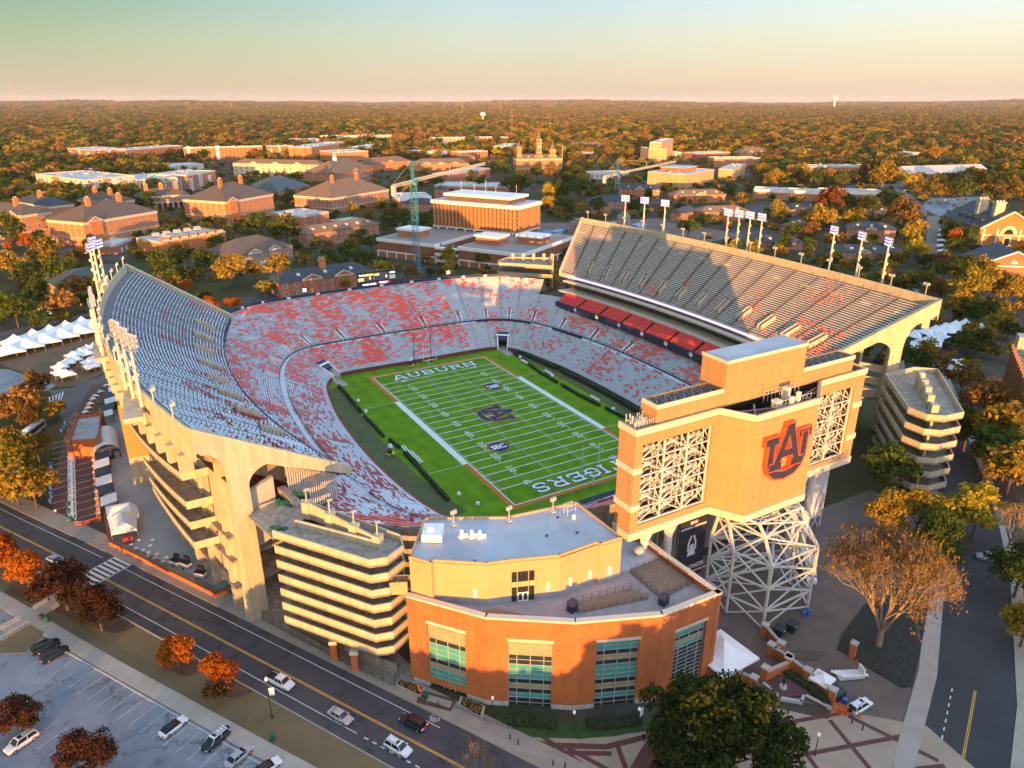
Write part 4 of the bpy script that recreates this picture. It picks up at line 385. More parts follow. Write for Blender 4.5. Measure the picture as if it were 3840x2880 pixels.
def build_bowl():
 ts=list(np.arange(0,NB+1e-6,.16));
 for rows,nm in ((ROWS_L,'terrace'),(ROWS_U,'terrace')):
  mb=MB(); V=[];
  nt=len(ts); nr=len(rows)
  idx={}
  for j,t in enumerate(ts):
   for i,s in enumerate(rows):
    x,y,z=bowl(t,min(s,.9999)); z0=z if i==0 else zprev
    idx[j,i]=len(V); V.append((x,y,z0)); V.append((x,y,z)); zprev=z
  F=[]
  for j in range(nt-1):
   t=ts[j]+.08; rs=rim_s(t)
   for i in range(nr):
    if in_tunnel(t) and rows is ROWS_L and i<10: continue
    a,b=idx[j,i],idx[j+1,i]
    if rows[i]<=rs+1e-6: F.append((a,b,b+1,a+1))
    if i<nr-1 and rows[i+1]<=rs+1e-6: F.append((a+1,b+1,idx[j+1,i+1],idx[j,i+1]))
  mb.mesh(V,F); mb.build(nm,tread,BW)
 mb=MB()
 for a,b in zip(ts[:-1],ts[1:]): mb.poly([bowl(a,.34),bowl(b,.34),(*bowl(b,.385)[:2],8.8),(*bowl(a,.385)[:2],8.8)])
 mb.build('walkway',aisle_m,BW)
 mb=MB()
 for a,b in zip(ts[:-1],ts[1:]):
  if in_tunnel((a+b)/2): continue
  pa,pb=bowl(a,0),bowl(b,0); mb.poly([(pa[0],pa[1],0),(pb[0],pb[1],0),(pb[0],pb[1],1.55),(pa[0],pa[1],1.55)])
 mb.build('field_wall',pbr('brick_field_wall',(.16,.05,.035),.85),BW)
 mb=MB()
 for k in range(int(NB*4)):
  t=k/4
  if 3.5<t<11.9: mb.tube((*bowl(t,0)[:2],1.95),(*bowl(t+.25,0)[:2],1.95),.16,4)
 mb.build('red_wall_pad',pbr('red_pad',(.55,.04,.03),.6),BW)
 aisles=list(np.arange(0.2,NB,.66));
 for tier,(rows,nm) in enumerate(((ROWS_L,'lower'),(ROWS_U,'upper'))):
  for k,ta in enumerate(aisles):
   tb=aisles[k+1] if k+1<len(aisles) else NB+.2
   if tier==1: pass
   mb=MB(); nseg=3
   wid=np.linalg.norm(np.array(bowl(tb,rows[10])[:2])-bowl(ta,rows[10])[:2]); gap=.55/max(wid,4)
   t0=ta+(tb-ta)*gap; t1=tb-(tb-ta)*gap
   for i in range(len(rows)-1):
    s=rows[i]+(rows[i+1]-rows[i])*.35; s2=rows[i]+(rows[i+1]-rows[i])*.82
    if rows[i+1]>rim_s((t0+t1)/2)+1e-6: break
    z=bowl(0,rows[i]+1e-5)[2]
    z=( 1.5+rows[i]/.34*7.3 if rows[i]<.339 else 9.2+(rows[i]-.385)/.615*12.8)+.42
    for q in range(nseg):
     a=t0+(t1-t0)*q/nseg; b=t0+(t1-t0)*(q+1)/nseg
     if tier==0 and i<10 and (in_tunnel(a) or in_tunnel(b)): continue
     A=bowl(a,s);B_=bowl(b,s);C_=bowl(b,s2);D_=bowl(a,s2)
     mb.poly([(A[0],A[1],z),(B_[0],B_[1],z),(C_[0],C_[1],z),(D_[0],D_[1],z)])
     mb.poly([(A[0],A[1],z-.3),(B_[0],B_[1],z-.3),(B_[0],B_[1],z),(A[0],A[1],z)])
    n=max(2,int(wid*(1+ (rows[i]-rows[10])*.6)/1.0)); run=None
    for c in range(n+1):
     on=False
     if c<n:
      tm=t0+(t1-t0)*(c+.5)/n; x,y,_=bowl(tm,s)
      if x<-25 and y<63: th=.06
      elif y>58 and x<22: th=-.03
      elif x>25 and y>25: th=.27
      elif x>25: th=.10 if -30<y<22 else .5
      else: th=.0 if rows[i]>.15 else .6
      if tier==1 and y>60: th+=.03
      v=.62*noise2(x*.085,y*.085,3.)+.95*noise2(tm*7.,i*3.7,1.+tier)+.06*RNG.uniform(-1,1)
      if not(tier==0 and i<10 and in_tunnel(tm)): on=v>th and not(tier==0 and i<2)
     if on and run is None: run=c
     if (not on) and run is not None:
      SEATRUNS.append((t0+(t1-t0)*run/n,t0+(t1-t0)*c/n,s,s2,z)); run=None
   mb.build('bench_section',alu,BW)
  for ta in aisles:
   mb=MB()
   for i in range(len(rows)-1):
    if rows[i+1]>rim_s(ta)+1e-6: break
    if tier==0 and i<10 and in_tunnel(ta): continue
    A=bowl(ta,rows[i]); B2=bowl(ta,rows[i+1]); d=np.array([B2[0]-A[0],B2[1]-A[1]]); d/=np.linalg.norm(d); nn=np.array([-d[1],d[0]])*.55
    zz=( 1.5+rows[i]/.34*7.3 if rows[i]<.339 else 9.2+(rows[i]-.385)/.615*12.8)+.2
    mb.poly([(A[0]+nn[0],A[1]+nn[1],zz),(A[0]-nn[0],A[1]-nn[1],zz),(B2[0]-nn[0],B2[1]-nn[1],zz),(B2[0]+nn[0],B2[1]+nn[1],zz)])
   mb.build('aisle_steps',aisle_m,BW)
 SEATRUNS.sort(key=lambda r:vis(bowl((r[0]+r[1])/2,r[2]))/( (r[1]-r[0])+.02))
 def seat(mb,r):
  a,b,s,s2,z=r; A=bowl(a,s);B_=bowl(b,s);C_=bowl(b,s2);D_=bowl(a,s2)
  mb.poly([(A[0],A[1],z+.08),(B_[0],B_[1],z+.08),(C_[0],C_[1],z+.1),(D_[0],D_[1],z+.1)])
  mb.poly([(A[0],A[1],z),(B_[0],B_[1],z),(B_[0],B_[1],z+.08),(A[0],A[1],z+.08)])
  mb.poly([(D_[0],D_[1],z+.1),(C_[0],C_[1],z+.1),(C_[0],C_[1],z+.46),(D_[0],D_[1],z+.46)])
  mb.poly([(D_[0],D_[1],z+.46),(C_[0],C_[1],z+.46),(C_[0]*1.0015,C_[1]*1.0015,z+.44),(D_[0]*1.0015,D_[1]*1.0015,z+.44)])
 for r in SEATRUNS[:90]:
  mb=MB(); seat(mb,r); mb.build('red_seat_row',redm,BW)
 mb=MB()
 for r in SEATRUNS[90:]: seat(mb,r)
 tag(mb.build('red_seats',redm,BW),kind='stuff')
 mb=MB()
 for k in range(int(NB*5)):
  t=k/5
  for s in (.338,.387):
   for h in (.55,1.05):
    a=bowl(t,s);b=bowl(t+.2,s); mb.tube((a[0],a[1],8.8+h),(b[0],b[1],8.8+h),.045,3,cap=False)
   a=bowl(t,s); mb.tube((a[0],a[1],8.8),(a[0],a[1],9.9),.05,3,cap=False)
 mb.build('walkway_railing',dark,BW)
 mb=MB()
 for t0,t1 in ((17.6,20.),(20.8,21.8)):
  n=12
  for k in range(n):
   a=bowl(t0+(t1-t0)*k/n,.336); b=bowl(t0+(t1-t0)*(k+1)/n,.336); mb.poly([(*a[:2],8.6),(*b[:2],8.6),(*b[:2],9.9),(*a[:2],9.9)])
 mb.build('navy_balustrade',navy,BW)
 mb=MB(); mw=MB()
 for k in range(int(NB*5)):
  t=k/5
  if rim_s(t)<1 or rim_s(t+.2)<1 or not(10.9<t<19.4): continue
  a=bowl(t,.999);b=bowl(t+.2,.999); mb.vwall(a,b,[(0,3.),(math.dist(a[:2],b[:2]),3.),(math.dist(a[:2],b[:2]),23.7),(0,23.7)],-.35)
  if 11<t<19 : mw.tube((a[0]*.995,a[1]*.995,22.4),(b[0]*.995,b[1]*.995,22.4),.12,4)
 mb.build('rim_wall',navy,BW)
 mb=MB()
 for k in range(int(NB*5)):
  t=k/5
  if 10.9<t<19.4 or rim_s(t)<1: continue
  a=bowl(t,.999);b=bowl(t+.2,.999); L2=math.dist(a[:2],b[:2]); mb.vwall(a,b,[(0,3.),(L2,3.),(L2,22.2),(0,22.2)],-.35)
 mb.build('back_wall',concd,BW); mw.build('rim_rail',aisle_m,BW)
 for k,t in enumerate(np.arange(11.4,18.7,.62)):
  a=bowl(t,.99); b=bowl(t+.02,.99); d=Vector((b[0]-a[0],b[1]-a[1],0)).normalized()
  mb=MB(); p=Vector((a[0],a[1],0)); mb.poly([p-d*.8+Vector((0,0,22.6)),p+d*.8+Vector((0,0,22.6)),p+d*.8+Vector((0,0,23.5)),p-d*.8+Vector((0,0,23.5))])
  mb.build('section_sign',whitep,BW)
 for t in list(np.arange(11.2,23.9,.98))+[3.6,5.3,7.,8.7,10.3]:
  if rim_s(t)<.5: continue
  mb=MB(); a=np.array(bowl(t-.055,.39));a2=np.array(bowl(t-.055,.50));b=np.array(bowl(t+.055,.39));b2=np.array(bowl(t+.055,.50))
  for p,q in ((a,a2),(b,b2)):
   mb.cm=0; nn=(np.array(bowl(t+.01,.45))-bowl(t-.01,.45))[:2]; nn=nn/np.linalg.norm(nn)*.18
   V=[(p[0]+k*nn[0],p[1]+k*nn[1],z) for k in (-1,1) for z in (8.8,p[2]+.5)]+[(q[0]+k*nn[0],q[1]+k*nn[1],z) for k in (-1,1) for z in (8.8,q[2]+.9)]
   mb.mesh(V,[(0,1,5,4),(2,3,7,6),(1,3,7,5),(0,2,3,1),(4,5,7,6)])
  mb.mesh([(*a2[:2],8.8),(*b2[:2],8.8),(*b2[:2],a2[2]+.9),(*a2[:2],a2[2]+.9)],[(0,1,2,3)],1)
  mb.mesh([(*a[:2],a[2]+.15),(*b[:2],a[2]+.15),(*b2[:2],a2[2]+.35),(*a2[:2],a2[2]+.35)],[(0,1,2,3)],2)  # dark sheet over the treads, pit shade put into its colour
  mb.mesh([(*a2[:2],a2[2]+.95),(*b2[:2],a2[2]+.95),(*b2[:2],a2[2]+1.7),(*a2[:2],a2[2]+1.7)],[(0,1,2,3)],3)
  mb.build('seating_portal',[whitep,pbr('portal_shadow_wall',(.14,.13,.13),.8),pbr('portal_pit_shade',(.10,.10,.11),.8),redm],BW)
 for tc_ in (12.55,18.75):
  w=.33; mb=MB(); a=np.array(bowl(tc_-w,0)); b=np.array(bowl(tc_+w,0)); sB=ROWS_L[10]
  a2=np.array(bowl(tc_-w,sB)); b2=np.array(bowl(tc_+w,sB)); m_=lambda p,q,u:p+(q-p)*u
  mb.poly([(*a[:2],.02),(*b[:2],.02),(*b2[:2],.02),(*a2[:2],.02)],0)
  mb.poly([(*a2[:2],0),(*b2[:2],0),(*b2[:2],b2[2]+.2),(*a2[:2],a2[2]+.2)],1)
  for p,q in ((a,a2),(b,b2)):
   c=(bowl(tc_,sB/2)); dd=np.array(c[:2])-(p+q)[:2]/2; dd=dd/np.linalg.norm(dd)*.45
   V=[(*p[:2],0),(*p[:2],2.3),(*q[:2],0),(*q[:2],q[2]+1.)]; V+=[(x+dd[0],y+dd[1],z) for x,y,z in V]
   mb.mesh(V,[(0,2,3,1),(4,6,7,5),(1,3,7,5),(0,1,5,4)],2)
  u0=m_(a,a2,.45); v0=m_(b,b2,.45); mb.poly([(*u0[:2],4.0),(*v0[:2],4.0),(*b2[:2],b2[2]+1.),(*a2[:2],a2[2]+1.)],3)
  mb.poly([(*u0[:2],3.2),(*v0[:2],3.2),(*v0[:2],4.0),(*u0[:2],4.0)],3)
  o=mb.build('corner_tunnel',[pave,black,whitep,navy],BW)
  c=(u0+v0+a2+b2)/4; d=(v0-u0); d/=np.linalg.norm(d); cc=Vector((c[0],c[1],5.25)); right=Vector((d[0],d[1],0)); back=((a2+b2)/2-(u0+v0)/2); back=Vector((back[0],back[1],a2[2]+1-4.)).normalized()
  if right.cross(back).z<0: right=-right
  n_=right.cross(back); mb=MB(); w2=3.0
  p0=cc+n_*.12
  mb.poly([p0-right*w2-back*.45,p0+right*w2-back*.45,p0+right*w2+back*.45,p0-right*w2+back*.45]); mb.build('tunnel_banner',whitep,o)
build_bowl()
def deck_fn(side):
 if side<0:
  fr=lambda u:(-81.5+10.3*(u**2),3+66*u,27.); bk=lambda u:(-111+10.5*(u**2),6+77.5*u,46.)
 else:
  fr=lambda u:(79.8-6*(u**2),2+71*u,27.); bk=lambda u:(106.2-6.5*(u**2),4.5+89.5*u,46.)
 def P(u,s):
  a=fr(u);b=bk(u); return (a[0]+(b[0]-a[0])*s,a[1]+(b[1]-a[1])*s,27+19*s)
 return P
DL=deck_fn(-1); DR=deck_fn(1)
def build_deck(side,P,name,label):
 T=thing(name,label,'grandstand',(P(0,.5)[0],P(0,.5)[1],G))
 NU=56; us=[-1+2*i/NU for i in range(NU+1)]; NR=33; smax=.93
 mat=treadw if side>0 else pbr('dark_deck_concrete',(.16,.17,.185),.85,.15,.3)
 mb=MB(); V=[];idx={}
 for j,u in enumerate(us):
  zp=None
  for i in range(NR+1):
   s=smax*i/NR; x,y,z=P(u,s); idx[j,i]=len(V); V.append((x,y,z if zp is None else zp)); V.append((x,y,z)); zp=z
 F=[]
 pits=[(c,.06) for c in np.arange(-.86,.9,.148)] if side>0 else [(c,.05) for c in np.arange(-.7,.75,.2)]
 def inpit(u,s): return any(abs(u-c)<(.013 if side>0 else .010) for c,_ in pits) and (.09<s<.27)
 for j in range(NU):
  for i in range(NR+1):
   a,b=idx[j,i],idx[j+1,i]; F.append((a,b,b+1,a+1))
   if i<NR: F.append((a+1,b+1,idx[j+1,i+1],idx[j,i+1]))
 mb.mesh(V,F)
 for a,b in zip(us[:-1],us[1:]):     # top walkway
  p,q,r_,t=P(a,smax),P(b,smax),P(b,1),P(a,1); z=P(0,smax)[2]; mb.poly([p,q,(r_[0],r_[1],z),(t[0],t[1],z)])
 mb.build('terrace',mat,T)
 mb=MB()
 for a,b in zip(us[:-1],us[1:]):
  p,q,r_,t=P(a,.01),P(b,.01),P(b,.995),P(a,.995); mb.poly([(*p[:2],p[2]-1.5),(*q[:2],q[2]-1.5),(*r_[:2],r_[2]-3.6),(*t[:2],t[2]-3.6)])
 for u in us[2:-1:3]:
  p,q=P(u,.05),P(u,.97); mb.vwall(p,q,[(0,p[2]-1.4),(math.dist(p[:2],q[:2]),q[2]-3.4),(math.dist(p[:2],q[:2]),q[2]-6.),(8,p[2]-2.4)],.9)
 mb.build('soffit',concd,T)
 mb=MB(); ztop=47.3; zbot=40.8
 for a,b in zip(us[:-1],us[1:]):
  p,q=P(a,1),P(b,1); mb.vwall(p,q,[(0,zbot),(math.dist(p[:2],q[:2]),zbot),(math.dist(p[:2],q[:2]),ztop),(0,ztop)],.45*(1 if side>0 else 1))
 mb.build('parapet',conc,T)
 for u in us[1:-1:2]:
  mb=MB(); p=P(u,1); q=P(u,1.035); an=math.atan2(q[1]-p[1],q[0]-p[0])
  mb.box((p[0]+q[0])/2,(p[1]+q[1])/2,zbot-3.2,2.2,1.5,3.6,an)
  mb.build('bracket',conc,T)
 mb=MB()
 zt=27.9; zb=25.4
 for a,b in zip(us[:-1],us[1:]):
  p,q=P(a,-.004),P(b,-.004); mb.poly([(*p[:2],zb),(*q[:2],zb),(*q[:2],zt-.5),(*p[:2],zt-.5)])
 mb.build('fascia',navy if side<0 else conc,T)
 mb=MB()
 for a,b in zip(us[:-1],us[1:]):
  p,q=P(a,.004),P(b,.004)
  for h in (zt-.5,zt): mb.tube((*p[:2],h),(*q[:2],h),.06,3,cap=False)
 mb.build('front_rail',dark,T)
 if side>0:
  mb=MB(); m2=MB()
  for a,b in zip(us[:-1],us[1:]):
   if a<-.97 or b>.95: continue
   p,q=P(a,-.012),P(b,-.012)
   mb.poly([(*p[:2],25.8),(*q[:2],25.8),(*q[:2],26.8),(*p[:2],26.8)]); p,q=P(a,-.016),P(b,-.016)
   m2.poly([(*p[:2],26.15),(*q[:2],26.15),(*q[:2],26.4),(*p[:2],26.4)])
  o=mb.build('ribbon_screen',led,T); m2.build('ribbon_lettering',ledo,o)
 na=17 if side>0 else 15
 au=[-1+2*k/na for k in range(na+1)]
 for k in range(na):
  a0,a1=au[k]+.006,au[k+1]-.006
  mb=MB()
  for i in range(NR):
   s=smax*i/NR; sa=s+.3*smax/NR; sb=s+.74*smax/NR; z=P(0,s)[2]+.44; n=3
   for q in range(n):
    a=a0+(a1-a0)*q/n; b=a0+(a1-a0)*(q+1)/n
    if inpit((a+b)/2,s) : continue
    A=P(a,sa);B=P(b,sa);C_=P(b,sb);Dd=P(a,sb)
    mb.poly([(*A[:2],z),(*B[:2],z),(*C_[:2],z),(*Dd[:2],z)]); mb.poly([(*A[:2],z-.14),(*B[:2],z-.14),(*B[:2],z),(*A[:2],z)])
  mb.build('bench_section',aluw if side>0 else alu,T)
 mb=MB(); mr=MB()
 for k in range(1,na):
  for i in range(NR):
   s=smax*i/NR; A=P(au[k]-.005,s);B=P(au[k]+.005,s);C_=P(au[k]+.005,s+smax/NR);Dd=P(au[k]-.005,s+smax/NR); z=A[2]+.26
   mb.poly([(*A[:2],z),(*B[:2],z),(*C_[:2],z),(*Dd[:2],z)])
   if side<0 or i%2==0:
    m_=P(au[k],s+.3*smax/NR); mr.tube((*m_[:2],m_[2]),(*m_[:2],m_[2]+1.3),.07,3)
  p,q=P(au[k],.3),P(au[k],smax); mr.tube((*p[:2],p[2]+1.1),(*q[:2],q[2]+1.1),.07 if side>0 else .05,3)
 if side<0:   # rails at every bench bay in upper rows
  for k in range(na):
   for i in range(9,NR,1):
    for f_ in (.33,.66):
     m_=P(au[k]+(au[k+1]-au[k])*f_,smax*i/NR+.3*smax/NR); mr.tube((*m_[:2],m_[2]),(*m_[:2],m_[2]+.95),.06,3)
 mb.build('aisle_steps',aisle_m if side<0 else treadw,T); mr.build('hand_rails',pbr('rail_brown',(.12,.09,.075),.6),T)
 for c,_ in pits:
  w=.012 if side>0 else .009; mb=MB()
  a,b,a2,b2=[np.array(p) for p in (P(c-w,.09),P(c+w,.09),P(c-w,.27),P(c+w,.27))]
  t=(b-a)[:2]; t/=np.linalg.norm(t); t=t*.22
  for p,q,sg in ((a,a2,-1),(b,b2,1)):
   V=[(p[0]+k*t[0],p[1]+k*t[1],z) for k in (-1,1) for z in (p[2]-.2,p[2]+1.5)]+[(q[0]+k*t[0],q[1]+k*t[1],z) for k in (-1,1) for z in (q[2]-.2,q[2]+1.2)]
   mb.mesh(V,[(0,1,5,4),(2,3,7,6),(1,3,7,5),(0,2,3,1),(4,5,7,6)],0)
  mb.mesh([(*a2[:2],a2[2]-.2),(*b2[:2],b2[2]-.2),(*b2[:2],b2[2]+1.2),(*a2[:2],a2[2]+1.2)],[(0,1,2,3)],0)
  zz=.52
  mb.mesh([(*a[:2],a[2]+zz),(*b[:2],b[2]+zz),(*b2[:2],b2[2]+zz),(*a2[:2],a2[2]+zz)],[(0,1,2,3)],1)  # no real floor: dark sheet above the treads painted as the pit's shadow
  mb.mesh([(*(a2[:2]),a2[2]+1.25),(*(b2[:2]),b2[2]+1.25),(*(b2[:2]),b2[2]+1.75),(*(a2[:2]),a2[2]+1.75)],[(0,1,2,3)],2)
  mb.build('seating_portal',[conc,pbr('portal_pit_shade_warm',(.16,.14,.12),.85),redm],T)
 runs=[]
 for k in range(na):
  for i in range(1,NR):
   s=smax*i/NR; n=12; run=None
   for c in range(n+1):
    on=False
    if c<n:
     u=au[k]+.008+(au[k+1]-au[k]-.016)*(c+.5)/n; x,y,z=P(u,s)
     v=.8*noise2(x*.09,y*.09,11.)+.7*noise2(u*70,i*3.3,5.)
     if side>0: th=.38+ (.25 if s>.35 else 0)+(.2 if y>20 else 0)-(.22 if y<-40 else 0)
     else: th=.30+(.25 if s>.55 else 0)+(.2 if y>35 else 0)-(.12 if s<.4 else 0)
     on=v>th and not inpit(u,s)
    if on and run is None: run=c
    if not on and run is not None:
     f_=lambda c:au[k]+.008+(au[k+1]-au[k]-.016)*c/n
     runs.append((f_(run),f_(c),s)); run=None
 runs.sort(key=lambda r:vis(P(r[0],r[2]))/(r[1]-r[0]+.004))
 def seat(mb,r):
  a,b,s=r; z=P(0,s)[2]+.44; A=P(a,s+.01);B=P(b,s+.01);C_=P(b,s+.022);Dd=P(a,s+.022)
  mb.poly([(*A[:2],z+.08),(*B[:2],z+.08),(*C_[:2],z+.08),(*Dd[:2],z+.08)]); mb.poly([(*A[:2],z-.02),(*B[:2],z-.02),(*B[:2],z+.08),(*A[:2],z+.08)])
  mb.poly([(*Dd[:2],z+.05),(*C_[:2],z+.05),(*C_[:2],z+.5),(*Dd[:2],z+.5)])
 for r in runs[:60]:
  mb=MB(); seat(mb,r); mb.build('red_seat_row',redm,T)
 mb=MB()
 for r in runs[60:]: seat(mb,r)
 if runs[60:]: tag(mb.build('red_seats',redm,T),kind='stuff')
 return T
LD=build_deck(-1,DL,'upper_deck','sunlit concrete upper deck curving above the street side, with red seats among silver benches')
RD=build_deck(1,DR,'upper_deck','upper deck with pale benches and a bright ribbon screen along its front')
def endframe(T,P,u,th,pillar_u,foot):
 a=P(u,1.01); b=P(u,-.02); Lh=math.dist(a[:2],b[:2])
 top=lambda d: 46.4-(46.4-27.6)*d/Lh+ (1.0 if d<1 else .6)
 def arc(x0,z0,x1,z1,n,vert_first):
  pts=[]
  for i in range(n+1):
   t=i/n*math.pi/2
   if vert_first: pts.append((x0+(x1-x0)*(1-math.cos(t)),z0+(z1-z0)*math.sin(t)))
   else: pts.append((x0+(x1-x0)*math.sin(t),z0+(z1-z0)*(1-math.cos(t))))
  return pts
 pl,pr=pillar_u-1.7,pillar_u+1.7
 under=lambda d: top(d)-4.6+2.4*d/Lh
 prof=[(0,top(0)),(Lh,top(Lh)),(Lh,top(Lh)-1.9),(pr+7.5,under(pr+7.5))]
 prof+=arc(pr+4.2,under(pr+4.2)+.2,pr,under(pr)-5.2,8,False)[0:]
 prof+=[(pr+.2,12),(pr+.2,foot),(pl-.6,foot),(pl-.4,10.5),(pl,12.5)]
 prof+=arc(pl,under(pl)-6.,pl-4.3,under(pl-4.3),8,True)
 prof+=[(.4,under(.4)),(0,40.8)]
 mb=MB(); mb.vwall(a,b,prof,th); return mb.build('end_frame',conc,T),a,b
ef,ea,eb=endframe(LD,DL,-1,-1.6,7.2,3.)
endframe(RD,DR,-1,1.6,10.,14.)
for T,P,s_ in ((LD,DL,1.2),(RD,DR,1.2)):
 mb=MB(); a=P(1,1.01);b=P(1,-.02); Lh=math.dist(a[:2],b[:2]); mb.vwall(a,b,[(0,47.4),(Lh,28.4),(Lh,25.8),(6,40),(0,40.8)],s_); mb.build('end_beam',conc,T)
def leftsub():
 d=(Vector(eb)-Vector(ea)); d.z=0; Lh=d.length; d.normalize(); A2=Vector((ea[0],ea[1],0))
 pt=lambda u:(A2+d*u)
 mb=MB(); mb.vwall(pt(9.2)+Vector((0,.3,0)),pt(14.6)+Vector((0,.3,0)),[(0,17.5),(5.4,19),(5.4,31.6),(0,30.2)],1.0)
 mb.vwall(pt(9.2),pt(9.2)+Vector((2,18,0)),[(0,17.5),(18,17.5),(18,30.),(0,30.)],-.3)
 mb.build('stair_wall',pbr('panel_concrete',(.46,.40,.33),.85,.08,.2,panel=(2.4,2.4,.03,.85)),LD)
 mb=MB(); p,q=pt(17.5),pt(28.6); n=22; L2=(q-p).length
 for i in range(n):
  a=p+(q-p)*(i/n); b=p+(q-p)*((i+.55)/n); e=p+(q-p)*((i+1)/n); f=lambda v,dy,dz:(v.x,v.y+dy,dz)
  zt=lambda v: 46-19*((v-A2).length)/Lh-1.9
  mb.poly([f(a,.2,21.),f(b,.2,21.),f(b,.2,zt(b)),f(a,.2,zt(a))]); mb.poly([f(b,.5,21.),f(e,.5,21.),f(e,.5,zt(e)),f(b,.5,zt(b))]); mb.poly([f(b,.2,21.),f(b,.5,21.),f(b,.5,zt(b)),f(b,.2,zt(b))])
 mb.build('corrugated_wall',pbr('corrugated_metal',(.55,.53,.48),.55,.1,.5),LD)
 mb=MB()
 for z in (9.,15.5,21.):
  pts=[DL(u,.85)[:2] for u in np.linspace(-.97,.97,14)]+[DL(u,.08)[:2] for u in np.linspace(.97,-.97,14)]
  mb.prism(pts,z-.5,z)
 mb.build('concourse_floor',concd,LD)
 mb=MB(); pts=[DL(u,.10) for u in np.linspace(-.95,.97,24)]
 for a,b in zip(pts[:-1],pts[1:]): mb.vwall(a,b,[(0,3),(math.dist(a[:2],b[:2]),3),(math.dist(a[:2],b[:2]),25.),(0,25.)],.4)
 mb.build('concourse_wall',brickn,LD)
 for u in np.linspace(-.93,.95,15):
  p=DL(u,.78); q=DL(u,.70); an=math.atan2(q[1]-p[1],q[0]-p[0]); h=40.0
  mb=MB(); mb.box(p[0],p[1],3.,3.6,1.2,7.5,an,taper=1.); mb.build('pillar',conc,LD)
  c=mb; mb=MB(); mb.prism([(p[0]+math.cos(an)*x-math.sin(an)*y,p[1]+math.sin(an)*x+math.cos(an)*y) for x,y in ((-1.8,-.6),(1.8,-.6),(1.8,.6),(-1.8,.6))],10.5,h,top=[(p[0]+math.cos(an)*x-math.sin(an)*y,p[1]+math.sin(an)*x+math.cos(an)*y) for x,y in ((-1.2,-.6),(2.0,-.6),(2.0,.6),(-1.2,.6))]); mb.build('pillar',conc,LD)
 for k in range(4):
  u0=-.985+k*.134; u1=u0+.134; p,q=DL(u0,.80),DL(u1,.80); Lw=math.dist(p[:2],q[:2])-1.3; dd=Vector((q[0]-p[0],q[1]-p[1],0)).normalized(); p=Vector((p[0],p[1],0))+dd*.65
  mb=MB(); mb.vwall(p,p+dd*Lw,[(0,9.5),(Lw,9.5),(Lw,33.),(0,33.)],.25)
  nv=Vector((dd.y,-dd.x,0)); nv=nv if nv.x<0 else -nv
  for r_ in range(6):
   z0=9.8+r_*3.85; c=Vector(p)+dd*(Lw/2)+nv*.28; mb.mesh([(*(c-dd*Lw/2)[:2],z0+1.9),(*c[:2],z0),(*(c+dd*Lw/2)[:2],z0+1.9),(*c[:2],z0+3.8),(*(c+nv*.16)[:2],z0+1.9)],[(0,1,4),(1,2,4),(2,3,4),(3,0,4)],0)
  mb.build('lattice_screen',conc,LD)
 for (f_,n_) in D['lramp']:
  mb=MB(); N=16
  zf=f_[2]+ (n_[2]-f_[2])*.55 if True else 0
  def P(k,off):
   t=k/N; y=-60+t*(f_[1]+60); u=(y-6)/77.5; x,yy,_=DL(u,1.0); z=n_[2]-(n_[2]-f_[2])*t*1.0-1.2
   return (x+2.5+off,y,z)
  x0=n_[0]
  for k in range(N):
   a,b=P(k,-1.6),P(k+1,-1.6); c,e=P(k+1,3.4),P(k,3.4)
   mb.mesh([a,b,c,e]+[(v[0],v[1],v[2]-.45) for v in (a,b,c,e)],[(0,1,2,3),(7,6,5,4),(0,4,5,1),(2,6,7,3)],0)
   for off in (-1.6,3.2):
    a,b=P(k,off),P(k+1,off); mb.mesh([(a[0]+dx,a[1],a[2]+h) for dx in (0,.25) for h in (-.45,1.25)]+[(b[0]+dx,b[1],b[2]+h) for dx in (0,.25) for h in (-.45,1.25)],[(0,1,5,4),(2,3,7,6),(1,3,7,5)],1)
  a,e=P(0,-1.6),P(0,3.4); mb.mesh([(a[0],a[1]-.01,a[2]-.45),(e[0],e[1]-.01,e[2]-.45),(e[0],e[1]-.01,e[2]+1.25),(a[0],a[1]-.01,a[2]+1.25)],[(0,1,2,3)],1)
  mb.build('walkway_ramp',[concd,conc],LD)
 mb=MB(); mb.box(-108.8,6.3,3.,5.,9.6,8.,0,1); mb.box(-108.8,6.3,11.,5.,9.6,15.5,0,0); mb.build('service_tower',[pbr('orange_tower',(.50,.24,.07),.7,.05),conc],LD)
 for y0,y1,x in ((-55,-33,-107.),(-13,2,-111.2),(60,78,-107.)):
  mb=MB(); xs=x-.8; mb.box(xs,(y0+y1)/2,43.3,3.4,y1-y0,1.0,R(-4 if y0<-20 else (4 if y0>20 else 0))); mb.build('light_platform',conc,LD)
leftsub()
